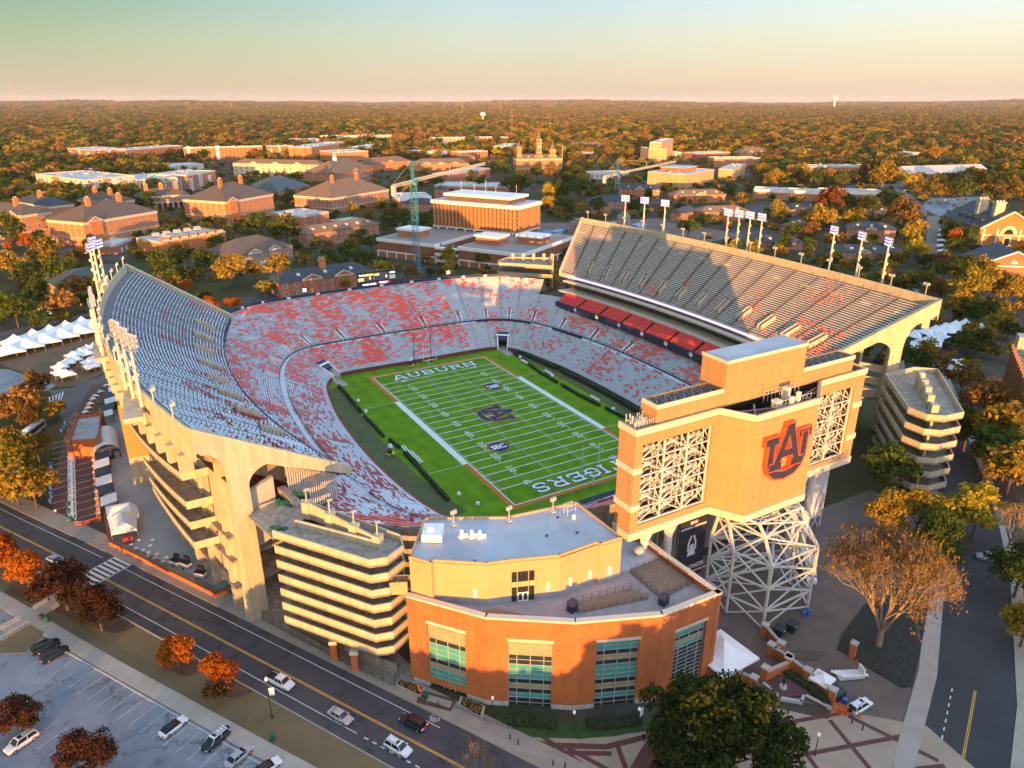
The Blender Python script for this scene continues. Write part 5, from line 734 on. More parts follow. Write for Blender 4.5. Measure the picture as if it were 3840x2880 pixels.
def rightsub():
 mb=MB(); ms=MB(); mg=MB();
 us=np.linspace(-.94,.93,45)
 wid=[(-12.2,14.4,15.6),]
 for a,b in zip(us[:-1],us[1:]):
  f=lambda u,off,z:(DR(u,0)[0]+off,DR(u,0)[1],z)
  for z,off in ((24.6,-2.2),(20.4,-4.4)):
   mb.mesh([f(a,off,z),f(b,off,z),f(b,off+11,z),f(a,off+11,z),f(a,off,z-.7),f(b,off,z-.7),f(b,off+11,z-.7),f(a,off+11,z-.7)],[(0,1,2,3),(7,6,5,4),(0,4,5,1)],0)
  mb.poly([f(a,2.5,20.4),f(b,2.5,20.4),f(b,2.5,23.9),f(a,2.5,23.9)],1); mb.poly([f(a,3.5,17),f(b,3.5,17),f(b,3.5,19.7),f(a,3.5,19.7)],1)
  mb.poly([f(a,1.,24.6),f(b,1.,24.6),f(b,1.,27),f(a,1.,27)],1)
 mb.build('suite_level',[pbr('suite_slab',(.62,.52,.40),.8,.1),pbr('suite_glass',(.07,.06,.05),.25,.4,.4)],RD)
 n=9; ue=np.linspace(-.9,.86,n+1)
 for k in range(n):
  mb=MB(); sub=np.linspace(ue[k]+.008,ue[k+1]-.008,5)
  for a,b in zip(sub[:-1],sub[1:]):
   f=lambda u,off,z:(DR(u,0)[0]+off,DR(u,0)[1],z)
   for i in range(7):
    o=-10.4+i*.86; z=16.3+i*.48
    mb.poly([f(a,o,z),f(b,o,z),f(b,o+.86,z),f(a,o+.86,z)],1); mb.poly([f(a,o+.86,z),f(b,o+.86,z),f(b,o+.86,z+.48),f(a,o+.86,z+.48)],1)
    mb.poly([f(a,o+.2,z+.45),f(b,o+.2,z+.45),f(b,o+.62,z+.45),f(a,o+.62,z+.45)],0); mb.poly([f(a,o+.64,z+.4),f(b,o+.64,z+.4),f(b,o+.7,z+.95),f(a,o+.7,z+.95)],0)
   mb.poly([f(a,-10.5,14.2),f(b,-10.5,14.2),f(b,-10.5,17.2),f(a,-10.5,17.2)],2)
  mb.build('club_seat_block',[pbr('club_red',(.85,.10,.085),.55,.12,1.2),pbr('club_step',(.12,.05,.05),.8),navy],RD)
  p=f(ue[k],-10.7,15.); mb=MB(); mb.poly([(p[0]-.1,p[1]-.9,15.4),(p[0]-.1,p[1]+.9,15.4),(p[0]-.1,p[1]+.9,16.8),(p[0]-.1,p[1]-.9,16.8)]); mb.build('section_sign',whitep,RD)
 for u in np.linspace(-.95,.95,14):
  p=DR(u,.8); mb=MB(); mb.box(p[0],p[1],3.,1.3,3.4,39.,0.1*u); mb.build('pillar',conc,RD)
 mb=MB(); pts=[DR(u,.3)[:2] for u in np.linspace(-.9,.97,12)]
 for a,b in zip(pts[:-1],pts[1:]): mb.vwall(a,b,[(0,3),(math.dist(a,b),3),(math.dist(a,b),30),(0,30)],.4)
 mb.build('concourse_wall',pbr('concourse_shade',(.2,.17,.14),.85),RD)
 mb=MB(); a=DR(-.93,.95);b=DR(-.93,.1); c=DR(-.6,.1); e=DR(-.6,.95); mb.prism([x[:2] for x in (a,b,c,e)],13.2,14.); mb.build('concourse_floor',concd,RD)
 p=Vector((*DR(-.90,.38)[:2],0)); q=Vector((*DR(-.86,.75)[:2],0)); mb=MB(); L2=(q-p).length; mb.vwall(p,q,[(0,14.),(L2,14.),(L2,16.8),(0,16.8)],.2); o=mb.build('hoarding',black,RD)
 d=(q-p).normalized(); nn=Vector((d.y,-d.x,0)); c=(p+q)/2+nn*.15; text('hoarding_lettering','FAST FLIGHT',whitep,(c.x,c.y,15.6),d,(0,0,1),1.7,o,bold=.03)
rightsub()
def parapet_light():
 T=thing('parapet_light','small twin floodlight on a short post along the stand parapet','floodlight')
 mb=MB(); mb.tube((0,0,0),(0,0,3.2),.14,6); mb.box(0,0,2.6,.5,.3,.5); mb.build('post',galv,T)
 for y in (-.55,.55):
  mb=MB(); mb.box(.35,y,3.0,.55,.75,.7,0); mb.beam((0,0,3.),(.3,y,3.2),.1); mb.build('lamp_head',galv,T)
 return T
PL=parapet_light(); first=True
def place(proto,pos,rz,label,group=None,used={}):
 o=proto if proto.name not in used else copy_tree(proto)
 used[proto.name]=1
 o.location=pos; o.rotation_euler=(0,0,rz)
 if label: o['label']=label
 if group: o['group']=group
 return o
for i,u in enumerate(np.linspace(-.95,.95,15)):
 p=DR(u,1.0); place(PL,(p[0]+.2,p[1],47.2),math.pi,'small twin floodlight on the parapet of the shadowed upper deck with the ribbon screen','parapet floodlights of the ribbon-screen deck')
for i,u in enumerate(np.linspace(-.93,.97,16)):
 p=DL(u,1.0); place(PL,(p[0]-.3,p[1],46.8),0,'small twin floodlight on the curved parapet of the street-side deck','parapet floodlights of the street-side deck')
def mast():
 T=thing('floodlight_mast','tall floodlight mast with three rows of lit lamps','floodlight mast')
 mb=MB(); mb.tube((0,0,-4),(0,0,12.3),.42,8,.26)
 for z in (2.5,5.5,8.5): mb.box(-.5,0,z,.5,.5,.9)
 mb.build('pole',pbr('mast_cream',(.62,.56,.46),.5,.06),T)
 mb=MB()
 for z in (12.2,13.2,14.2): mb.beam((0,-1.9,z),(0,1.9,z),.14)
 for y in (-1.8,0,1.8): mb.beam((0,y,11.9),(0,y,14.4),.14)
 mb.box(-.3,0,11.6,.9,4.2,.12); mb.build('crossarm_frame',galv,T)
 bm_=MB(); bm_.tube((.05,0,0),(.45,0,-.12),.34,8,.46,mi=0); bm_.poly([(.46,.40*math.cos(a),-.12+.40*math.sin(a)) for a in np.linspace(0,6.283,9)[:-1]],1)
 dat=bm_.data('lamp',[galv,lamp]);
 b2=MB(); b2.v=list(bm_.v); b2.f=list(bm_.f); b2.mi=list(bm_.mi); dat2=b2.data('lamp',[galv,lampw])
 k=0
 for z in (12.5,13.5,14.4):
  for y in (-1.5,-.5,.5,1.5):
   link('lamp',dat2 if k%5==2 else dat,T,(.1,y,z)); k+=1
 return T
MS=mast()
rt=[(109.4,72.4),(112.6,62.5),(114.,50.1),(117.4,15.6),(118.3,10.5),(119.1,5.5),(119.1,-.5),(117.4,-34.7),(115.4,-47.1),(113.2,-58.3)]
rl=['leftmost mast of the three lit masts behind the far end of the shadowed deck','middle mast of the three lit masts behind the far end of the shadowed deck','rightmost mast of the three lit masts behind the far end of the shadowed deck','leftmost of the four close lit masts behind the middle of the deck','second from the left of the four close lit masts behind the deck','third from the left of the four close lit masts behind the deck','rightmost of the four close lit masts behind the middle of the deck','lit mast standing left of two others above the sunlit parapet','middle lit mast of the three above the sunlit parapet','lit mast nearest the right end of the sunlit parapet']
for (x,y),l in zip(rt,rl):
 place(MS,(x,y,45.),math.atan2(-y,-x),l,'floodlight masts behind the ribbon-screen deck')
lt=[(-108.6,-38.1),(-107.6,-43.9),(-106.5,-49.6),(-112.,-4.3),(-112,-7.8),(-111.8,-11.2),(-109.4,74),(-107.9,68),(-110.4,63)]
ll=['farthest of the three sunlit masts on the near light platform','middle of the three sunlit masts on the near light platform','nearest of the three sunlit masts on the near light platform','tall mast at the front of the edge-on trio on the curved deck','second mast of the edge-on trio on the curved deck','third mast of the edge-on trio on the curved deck','mast with blue lamps at the back of the far curved deck','middle mast with blue lamps at the back of the far curved deck','nearest of the masts with blue lamps at the far end of the curved deck']
for (x,y),l in zip(lt,ll): place(MS,(x,y,44.5),math.atan2(-y,-x),l,'floodlight masts behind the street-side deck')
def videoboard():
 T=thing('video_board','huge tan video board on white steel trusses with a raised AU monogram, seen from behind','video board',(-1.5,-112,G))
 y0=-111.5; zb,zt=24.5,46.9; xl,xr=-33,30; dep=4.6
 V=[(-13.2,y0),(-9.8,-117.5),(7.3,-117.5),(15.2,y0)]
 wl=(-31.2,-14.3,27,43.7); wr=(15.2,27.2,26.8,43.4)
 mb=MB()
 def pan(x0,x1,z0,z1,y=y0,t=.5): mb.prism([(x0,y),(x1,y),(x1,y+t),(x0,y+t)],z0,z1)
 pan(xl,wl[0],zb,zt); pan(wl[0],wl[1],zb,wl[2]); pan(wl[0],wl[1],wl[3],zt); pan(wl[1],V[0][0],zb,zt)
 mb.vwall(V[0],V[1],[(0,zb),(7,zb),(7,zt),(0,zt)],.5); mb.vwall(V[1],V[2],[(0,zb),(17.1,zb),(17.1,zt),(0,zt)],.5); mb.vwall(V[2],V[3],[(0,zb),(9.9,zb),(9.9,zt),(0,zt)],.5)
 pan(V[3][0],wr[0]+.05,zb,zt) if wr[0]>V[3][0]+.1 else None
 pan(wr[0],wr[1],zb,wr[2]); pan(wr[0],wr[1],wr[3],zt); pan(wr[1],xr,zb,zt)
 for x0,x1 in ((xl,xl+.5),(xr-.5,xr)): mb.prism([(x0,y0+.5),(x1,y0+.5),(x1,y0+dep),(x0,y0+dep)],zb,zt)
 mb.prism([(-28,y0+.7),(26,y0+.7),(26,y0+1.1),(-28,y0+1.1)],zt-.4,50.3); mb.prism([(-28,y0+1.1),(-27.5,y0+1.1),(-27.5,y0+4.6),(-28,y0+4.6)],zt-.4,50.3); mb.prism([(25.5,y0+1.1),(26,y0+1.1),(26,y0+4.6),(25.5,y0+4.6)],zt-.4,50.3); mb.prism([(-28,y0+4.6),(26,y0+4.6),(26,y0+5),(-28,y0+5)],zt-.4,50.3)
 mb.prism([(-12,y0+.4),(9.8,y0+.4),(9.8,y0+6.8),(-12,y0+6.8)],49.6,55.8)
 mb.build('cladding',tanp,T)
 mb=MB(); mb.prism([(xl+.4,y0+dep-.5),(xr-.4,y0+dep-.5),(xr-.4,y0+dep+.3),(xl+.4,y0+dep+.3)],zb+.2,zt-.2); mb.build('screen_back',dark,T)
 mb=MB()
 def band(pts,z0,z1,o=.28):
  for a,b in zip(pts[:-1],pts[1:]):
   a=Vector((a[0],a[1],0));b=Vector((b[0],b[1],0)); d=(b-a).normalized(); nn=Vector((d.y,-d.x,0))*o; L2=(b-a).length
   mb.vwall(a+nn-d*.12,b+nn+d*.12,[(0,z0),(L2+.24,z0),(L2+.24,z1),(0,z1)],o-.01)
 line=[(xl,y0+dep),(xl,y0),V[0],V[1],V[2],V[3],(xr,y0),(xr,y0+dep)]
 band(line,zt-1.1,zt+.12); band(line,zb-.15,zb+1.4)
 for z in (38.2,30.5): band([(xl,y0+dep),(xl,y0),(wl[0]-.1,y0)],z,z+1.25); band([(wr[1]+.1,y0),(xr,y0),(xr,y0+dep)],z,z+1.25)
 band([(-28,y0+4.6),(-28,y0+.7),(26,y0+.7),(26,y0+4.6)],49.6,50.45,.2); band([(-12,y0+6.8),(-12,y0+.4),(9.8,y0+.4),(9.8,y0+6.8)],55.3,55.95,.15)
 mb.build('trim_band',creamt,T)
 mb=MB(); mb.poly([(-11.7,y0+.6,55.85),(9.5,y0+.6,55.85),(9.5,y0+6.6,55.85),(-11.7,y0+6.6,55.85)]); mb.build('roof',roofm,T)
 mb=MB(); mb.poly([(xl+.5,y0+.5,zt-.9),(xr-.5,y0+.5,zt-.9),(xr-.5,y0+dep,zt-.9),(xl+.5,y0+dep,zt-.9)]); mb.poly([(*V[0],zt-2.5),(*V[1],zt-2.5),(*V[2],zt-2.5),(*V[3],zt-2.5)]); mb.poly([(-27.5,y0+1.2,48),(25.5,y0+1.2,48),(25.5,y0+4.6,48),(-27.5,y0+4.6,48)]); mb.build('catwalk_floor',dark,T)
 mb=MB()
 for x0,x1 in ((-27.4,-12.2),(10,25.4)):
  n=7
  for i in range(n):
   a=x0+(x1-x0)*i/n; b=x0+(x1-x0)*(i+1)/n; mb.beam((a,y0+1.2,50.),(b,y0+4.6,50.),.2); mb.beam((a,y0+1.2,50.),(a,y0+4.6,50.),.2); mb.beam((b,y0+1.2,50.),(a,y0+4.6,50.),.14)
 for a,b in ((V[0],V[2]),(V[1],V[3]),(((V[0][0]+V[3][0])/2,y0),((V[1][0]+V[2][0])/2,-117.2)),((-4,y0),V[1]),((8,y0),V[2])): mb.beam((*a,zt-1.2),(*b,zt-1.2),.35)
 mb.build('roof_truss',pbr('grey_blue_steel',(.14,.17,.21),.5),T)
 for (x0,x1,z0,z1),nx,nm in ((wl,3,'lattice'),(wr,2,'lattice')):
  mb=MB(); nz=5
  for layer,yy in enumerate((y0+.6,y0+2.2,y0+3.7)):
   w=.30 if layer==0 else .22
   for i in range(nx+1):
    x=x0+(x1-x0)*i/nx; x=min(max(x,x0+.2),x1-.2); mb.beam((x,yy,z0),(x,yy,z1),w)
   for j in range(nz+1):
    z=z0+(z1-z0)*j/nz; z=min(max(z,z0+.15),z1-.15); mb.beam((x0,yy,z),(x1,yy,z),w*.8)
   for i in range(nx):
    for j in range(nz):
     a=(x0+(x1-x0)*i/nx,z0+(z1-z0)*j/nz); b=(x0+(x1-x0)*(i+1)/nx,z0+(z1-z0)*(j+1)/nz)
     mb.beam((a[0],yy,a[1]),(b[0],yy,b[1]),w*.62) if (i+j+layer)%2==0 else mb.beam((a[0],yy,b[1]),(b[0],yy,a[1]),w*.62)
  for i in range(nx+1):
   for j in range(nz):
    x=x0+(x1-x0)*i/nx; z=z0+(z1-z0)*j/nz; mb.beam((x,y0+.6,z),(x,y0+3.7,z+(z1-z0)/nz),.18); mb.beam((x,y0+.6,z),(x,y0+3.7,z),.2)
    if i<nx: mb.beam((x,y0+.6,z),(x+(x1-x0)/nx,y0+3.7,z+.2),.16); mb.tube((x+1,y0+1.6,z+1.2),(x+(x1-x0)/nx-1,y0+2.6,z+1.2),.42,7)
  mb.build(nm,steel,T)
 mb=MB()
 for x in np.arange(-4,7,1.2): mb.beam((x,-115.9,zt-1.5),(x,-115.9,zt+.6),.06)
 for z in (zt-.2,zt+.6): mb.beam((-4,-115.9,z),(7,-115.9,z),.06)
 for x in np.arange(-2,8,1.1): mb.beam((x,-112.,zt-1),(x,-112.,zt+1.3),.06)
 for z in (zt+.6,zt+1.3): mb.beam((-2,-112.,z),(8,-112.,z),.06)
 mb.build('catwalk_railing',steel,T)
 for a_ in ((.6,-116.4,zt-.8,.8,.6,2.1),(2.6,-116.2,zt-.6,.8,.6,2.4),(-1.5,-114.8,zt-1,1.6,1.4,1.5),(3,-113,zt-1,1.2,1.2,2.6)): mb=MB(); mb.box(*a_); mb.build('roof_equipment',steel,T)
 mb=MB()
 for x in np.arange(-32.3,-28.4,.42):
  for y in (y0+1.4,y0+2.6,y0+3.8): mb.tube((x,y,zt-.9),(x,y,zt+.4+1.2*RNG.rand()),.09,4)
 for x in np.arange(-32.5,-28.2,.8): mb.beam((x,y0+.9,zt-.2),(x,y0+.9,zt+1.),.06)
 mb.beam((-32.6,y0+.9,zt+1.),(-28,y0+.9,zt+1.),.06); mb.build('antenna_cluster',steel,T)
 logo(T,(-1.1,-117.55,38.1),(1,0,0),(0,0,1),5.5,True)
 for x,y in ((-28,-110.2),(-22.3,-110.6),(19.6,-110.4),(14.3,-111.),(-14,-108)):
  mb=MB(); mb.tube((x,y,1.5),(x,y,zb-2.2),.82,14); mb.tube((x,y,zb-2.4),(x,y,zb),.85,8,1.7); mb.build('column',pbr('column_white',(.62,.61,.58),.5,.06),T)
 mb=MB(); lv=[3.,7.2,12.4,17.6,22.,zb-.1]
 sets=[]
 for z,sp in zip(lv,(1,1,1.0,1.0,.86,.92)):
  cx,cy=-1.4,-119.3
  P=[(-8,-124.2),(5.2,-124.2),(8.2,-117.),(8.6,-111.),(-10.8,-111.),(-10.6,-117.)]
  if z>18: P=[(cx+(x-cx)*sp,min(y+4.8*(z-17)/7.5,-111)) for x,y in P]
  sets.append([(x,y,z) for x,y in P])
 for A_,B_ in zip(sets[:-1],sets[1:]):
  n=len(A_)
  for i in range(n):
   mb.beam(A_[i],B_[i],.46); j=(i+1)%n
   mb.beam(B_[i],B_[j],.30); mb.beam(A_[i],B_[j],.27); mb.beam(A_[j],B_[i],.27)
  mb.beam(B_[0],B_[3],.2); mb.beam(B_[1],B_[4],.2)
 mb.build('truss_tower',pbr('truss_steel',(.58,.60,.58),.45,.08),T)
 mb=MB()
 for x0,x1,y in ((21,33,-105),(21,33,-100),(-26,-11,-101)):
  nx=3;lvz=[2,9,16,23.5]
  for i in range(nx+1):
   x=x0+(x1-x0)*i/nx; mb.beam((x,y,2),(x,y,24),.32)
  for j in range(3):
   mb.beam((x0,y,lvz[j+1]),(x1,y,lvz[j+1]),.26)
   for i in range(nx):
    a=x0+(x1-x0)*i/nx;b=x0+(x1-x0)*(i+1)/nx; mb.beam((a,y,lvz[j]),(b,y,lvz[j+1]),.2); mb.beam((b,y,lvz[j]),(a,y,lvz[j+1]),.2)
 mb.build('bracing_frame',pbr('truss_steel',(.46,.48,.46)),T)
 return T
VB=videoboard()
def banner(x0,x1,y,z0,z1,label,lines,dark_=True):
 T=thing('hanging_banner',label,'banner',((x0+x1)/2,y,z0))
 mb=MB(); mb.prism([(x0,y),(x1,y),(x1,y+.12),(x0,y+.12)],z0,z1); mb.build('banner_cloth',pbr('banner_navy',(.015,.02,.035),.7,.3,.5) if dark_ else pbr('banner_grey',(.42,.44,.47),.7,.3,.3),T)
 for s,z,txt in lines: text('banner_lettering',txt,whitep,((x0+x1)/2,y-.04,z),(1,0,0),(0,0,1),s,T,bold=.03)
 cx=(x0+x1)/2; w=(x1-x0); zc=z0+(z1-z0)*.5
 if dark_:
  mb=MB(); yy=y-.03
  ell=lambda px,pz,a,b:mb.poly([(px+a*math.cos(t),yy,pz+b*math.sin(t)) for t in np.linspace(0,6.283,13)[:-1]])
  ell(cx,zc+.3,.55,.7); mb.poly([(cx-1.1,yy-.004,zc-1.8),(cx+1.1,yy-.004,zc-1.8),(cx+.75,yy-.004,zc-.2),(cx-.75,yy-.004,zc-.2)])
  for s in (-1,1):
   mb.poly([(cx+s*.7,yy-.008,zc-.6),(cx+s*1.25,yy-.008,zc-.5),(cx+s*1.15,yy-.008,zc+1.6),(cx+s*.75,yy-.008,zc+1.6)]); mb.poly([(cx+s*1.15,yy-.012,zc+1.4),(cx+s*.75,yy-.012,zc+1.3),(cx+s*.1,yy-.012,zc+2.9),(cx+s*.5,yy-.012,zc+3.1)])
  mb.build('banner_print',pbr('print_grey',(.6,.62,.65),.7),T)
 return T
banner(-17.8,-10.6,-109.2,8.,22.3,'dark banner with a figure raising both arms and the words GENE CHIZIK',[(1.0,21.2,'2010'),(.62,20.2,'NATIONAL CHAMPIONS'),(1.35,10.4,'GENE CHIZIK'),(.55,9.1,'2010 NATIONAL COACH OF THE YEAR')])
banner(22.6,29.4,-107.6,8.6,22.3,'pale grey banner with CONFERENCE lettering beside the round columns',[(1.15,10.6,'CONFERENCE')],False)
def clubbuilding():
 T=thing('club_building','curved brick building with tall teal window bays and a tan upper storey','stadium building',(-52,-112,2))
 Lc,b1,b2,b3,rc,rb,rb2=(-73.6,-102.3),(-64.5,-114),(-52.4,-122.4),(-38.8,-128.1),(-26.1,-128.6),(-26.6,-114.3),(-26.4,-107.8)
 back=[(-30,-104),(-37.4,-100.8),(-51.8,-98.6),(-65.2,-91.4),(-72.2,-101.4)]
 faces=[(Lc,b1,(3.75,11.0,5.0,17.0)),(b1,b2,(3.75,11.1,1.6,17.0)),(b2,b3,(3.8,11.1,1.6,17.0)),(b3,rc,(3.2,10.0,4.0,16.7))]
 bm_=MB(); st=MB(); cap=MB(); z0=1.; zt=21.3
 for p,q,(u0,u1,w0,w1) in faces:
  L2=math.dist(p,q); th=-.9
  th=.9
  for a,b,c,d in ((0,u0,4.,zt),(u1,L2,4.,zt),(u0,u1,w1,zt)): bm_.vwall(p,q,[(a,c),(b,c),(b,d),(a,d)],th)
  if w0>4: bm_.vwall(p,q,[(u0,4.),(u1,4.),(u1,w0),(u0,w0)],th)
  st.vwall(p,q,[(0,z0),(u0,z0),(u0,4.),(0,4.)],th-.02); st.vwall(p,q,[(u1,z0),(L2,z0),(L2,4.),(u1,4.)],th-.02)
  pv=Vector((p[0],p[1],0)); d=(Vector((q[0],q[1],0))-pv).normalized(); n=Vector((d.y,-d.x,0))
  cap.vwall(pv+n*.12,Vector((q[0],q[1],0))+n*.12,[(-.05,zt),(L2+.05,zt),(L2+.05,zt+.35),(-.05,zt+.35)],1.1)
  cap.vwall(pv+n*.06,Vector((q[0],q[1],0))+n*.06,[(u0-.2,w1),(u1+.2,w1),(u1+.2,w1+.55),(u0-.2,w1+.55)],.5)
 for p,q in ((rc,rb),(rb,rb2)):
  L2=math.dist(p,q); bm_.vwall(p,q,[(0,z0),(L2,z0),(L2,zt),(0,zt)],.9); cap.vwall(p,q,[(0,zt),(L2,zt),(L2,zt+.35),(0,zt+.35)],1.)
 seq=[rb2]+back+[Lc]
 for p,q in zip(seq[:-1],seq[1:]): L2=math.dist(p,q); bm_.vwall(p,q,[(0,z0),(L2,z0),(L2,20.),(0,20.)],.5)
 wall=bm_.build('brick_wall',brickn,T); st.build('stone_base',pbr('stone_base',(.50,.50,.48),.85,.1,.4,streak=.2),T); cap.build('coping',creamt,T)
 teal=pbr('teal_spandrel',(.07,.34,.31),.25,.08,.3); gl=pbr('bay_glass',(.03,.04,.045),.08,.3,.25); amb=pbr('bay_glass_blind',(.36,.30,.16),.35,.15,.3); mul=pbr('mullion',(.42,.44,.40),.4)
 for bi,(p,q,(u0,u1,w0,w1)) in enumerate(faces):
  pv=Vector((p[0],p[1],0)); d=(Vector((q[0],q[1],0))-pv).normalized(); n=Vector((-d.y,d.x,0)); base=pv+n*.55
  w=thing('window_bay',None,None); w.parent=T; w.matrix_parent_inverse=wmat(T).inverted()
  rows=15 if bi not in (0,) else 11; hz_=(w1-w0)/rows
  pat='ttdbdTTtdbdTddd' if bi in (1,2) else ('ttdbTdddddddddd' if bi==3 else 'bbbdtttdbtt')
  if bi==1: pat='bbbddtttdbdTddd'
  us_=[u0,u0+(u1-u0)*.19,u0+(u1-u0)*.5,u0+(u1-u0)*.81,u1]
  for r_ in range(rows):
   z1_=w1-r_*hz_; z0_=z1_-hz_; c=pat[r_]; mat=teal if c in'tT' else (amb if c=='b' else gl)
   mb=MB()
   for ua,ub in zip(us_[:-1],us_[1:]):
    A=base+d*(ua+.04)+n*(.02*RNG.rand()); B_=base+d*(ub-.04)+n*(.02*RNG.rand())
    mb.poly([(*A[:2],z0_),(*B_[:2],z0_),(*B_[:2],z1_),(*A[:2],z1_)])
   mb.build('glazing_row',mat,w)
  mb=MB()
  for ua in us_: A=base+d*ua-n*.06; mb.beam((*A[:2],w0),(*A[:2],w1),.11)
  for r_ in range(rows+1): z=w0+hz_*r_; A=base+d*u0-n*.06; B_=base+d*u1-n*.06; mb.beam((*A[:2],z),(*B_[:2],z),.09)
  mb.build('mullions',mul,w)
 p,q=faces[0][:2]; pv=Vector((p[0],p[1],0)); d=(Vector((q[0],q[1],0))-pv).normalized(); n=Vector((-d.y,d.x,0))
 mb=MB(); a=pv+d*3.8+n*.7; mb.vwall(a,a+d*7.2,[(0,2),(7.2,2),(7.2,5.),(0,5.)],.2,0); mb.vwall(a+d*2.4-n*.1,a+d*4.8-n*.1,[(0,2),(2.4,2),(2.4,4.9),(0,4.9)],.08,1); mb.vwall(a+d*2.6-n*.14,a+d*3.5-n*.14,[(0,2.2),(.9,2.2),(.9,4.6),(0,4.6)],.05,2); mb.vwall(a+d*3.7-n*.14,a+d*4.6-n*.14,[(0,2.2),(.9,2.2),(.9,4.6),(0,4.6)],.05,2)
 mb.build('entrance_door',[pbr('entrance_navy',(.02,.03,.10),.5),whitep,glass],T)
 ter=[(-73,-102.2),b1,b2,b3,rc,rb,(-37.5,-114.),(-37.5,-110),(-60,-105)]
 ins=[(x+(-50-x)*.012,y+(-108-y)*.03) for x,y in ter]
 mb=MB(); mb.poly([(x,y,20.25) for x,y in ins]); mb.build('terrace_paving',pbr('terrace_paver',(.27,.26,.27),.85,.12,.6,panel=(1.2,1.2,.03,.75)),T)
 mb=MB(); mb.poly([(x,y,20.3) for x,y in ((-37.4,-114.2),(-27.2,-114.),(-26.8,-109),(-31,-104.5),(-37.4,-101.5))]); mb.build('service_roof',roofm,T)
 g1=[(-48.8,-117.2),(-38,-118.7),(-37.2,-122.4),(-49.8,-119.4)]; g2=[(-35.,-114.9),(-27.6,-114.9),(-27.4,-123.),(-35.2,-123.6)]; g3=[(-66.5,-111),(-61.5,-111.4),(-57,-116.5),(-63.5,-113.4)]
 for g_ in (g1,g2,g3):
  mb=MB(); mb.prism(g_,20.3,20.5); mb.build('gravel_bed',gravel,T)
 for g_ in (g1,g2):
  mb=MB(); n=len(g_)
  for i in range(n):
   a=Vector((*g_[i],20.3));b=Vector((*g_[(i+1)%n],20.3)); k=max(2,int((b-a).length/1.4))
   for j in range(k): p=a+(b-a)*(j/k); mb.beam(p,p+Vector((0,0,1.25)),.05)
   for h in (.4,.8,1.25): mb.beam(a+Vector((0,0,h)),b+Vector((0,0,h)),.035)
  mb.build('terrace_railing',dark,T)
 for x,y in ((-50.2,-118.3),(-35.7,-124.7)):
  mb=MB(); mb.box(x,y,20.3,1.5,1.3,1.7,.3); mb.box(x,y,22.,1.6,1.4,.12,.3); mb.build('terrace_bin',pbr('bin_navy',(.02,.03,.07),.5),T)
 mb=MB(); mb.lathe((-30,-111.2,20.3),[(.9,0),(.9,.7),(1.1,.75),(1.,1.2),(.4,1.5)],12); mb.build('roof_fan',galv,T)
 up=[(-72.4,-101.6),(-69.9,-105),(-69.2,-104.6),(-62,-109.8),(-58.6,-110.8),(-50.1,-114),(-42.3,-114),(-42.1,-114.7),(-37.6,-115),(-37.5,-100.9),(-51.8,-98.8),(-65.1,-91.5)]
 mb=MB(); mb.prism(up,20.,28.3,bottom=False); mb.v=mb.v; mb.build('upper_storey',creamp,T)
 mb=MB(); cx=sum(p[0] for p in up)/12; cy=sum(p[1] for p in up)/12; ii=[(x+(cx-x)*.02,y+(cy-y)*.03) for x,y in up]
 mb.poly([(x,y,28.36) for x,y in ii]); mb.build('membrane_roof',roofm,T)
 mb=MB(); seq=up+[up[0]]
 for p,q in zip(seq[:-1],seq[1:]):
  L2=math.dist(p,q)
  if L2>.3: mb.vwall(p,q,[(-.1,28.1),(L2+.1,28.1),(L2+.1,28.75),(-.1,28.75)],.35)
 mb.build('roof_parapet',creamp,T)
 mb=MB()
 for p,q in ((up[2],up[3]),(up[3],up[4]),(up[4],up[5]),(up[5],up[6]),(up[7],up[8])):
  pv=Vector((p[0],p[1],0)); d=(Vector((q[0],q[1],0))-pv).normalized(); n=Vector((d.y,-d.x,0))*.08; L2=math.dist(p,q); mb.vwall(pv+n,pv+n+d*L2,[(0,20.2),(L2,20.2),(L2,21.4),(0,21.4)],.06)
 mb.build('plinth',pbr('plinth_grey',(.30,.31,.33),.8),T)
 p,q=up[4],up[5]; pv=Vector((p[0],p[1],0)); d=(Vector((q[0],q[1],0))-pv).normalized(); n=Vector((d.y,-d.x,0))
 mb=MB(); base=pv+d*.7+n*.12
 for i,(ua,ub) in enumerate(((0,1.05),(1.05,3.0),(3.0,4.1))):
  for z0_,z1_,mi in ((20.2,22.,0),(22.1,23.1,0),(23.2,24.2,1),(24.3,25.2,0),(25.3,26.2,0)):
   a=base+d*(ua+.08); mb.vwall(a,a+d,[(0,z0_),(ub-ua-.16,z0_),(ub-ua-.16,z1_),(0,z1_)],-.05,mi)
 a=base+n*.1+d*1.1; mb.vwall(a,a+d,[(0,20.25),(1.85,20.25),(1.85,22.05),(0,22.05)],-.04,2)
 for k in (0,1): a=base+n*.16+d*(1.25+.9*k); mb.vwall(a,a+d,[(0,20.5),(.62,20.5),(.62,21.85),(0,21.85)],-.03,0)
 mb.build('terrace_door',[glass,pbr('spandrel_gold',(.45,.38,.16),.4),whitep],T)
 for (p,q,u) in ((up[4],up[5],7.),(up[5],up[6],2.2),(up[5],up[6],6.4),(up[7],up[8],2.1),(up[2],up[3],6.8)):
  pv=Vector((p[0],p[1],0)); d=(Vector((q[0],q[1],0))-pv).normalized(); n=Vector((d.y,-d.x,0)); a=pv+d*u+n*.06; mb=MB(); mb.vwall(a,a+d,[(0,21.7),(.28,21.7),(.28,23.2),(0,23.2)],-.18); mb.build('wall_light',pbr('lit_wall_lamp',(.9,.85,.7),.4,0,1,emit=(1.,.9,.7),estr=1.2),T)
 mb=MB(); mb.box(-66.2,-97.7,28.4,3.6,4.,1.5,-.55); mb.box(-66.4,-97.4,29.9,1.1,1.1,.6,-.55); mb.build('roof_hatch_house',whitep,T)
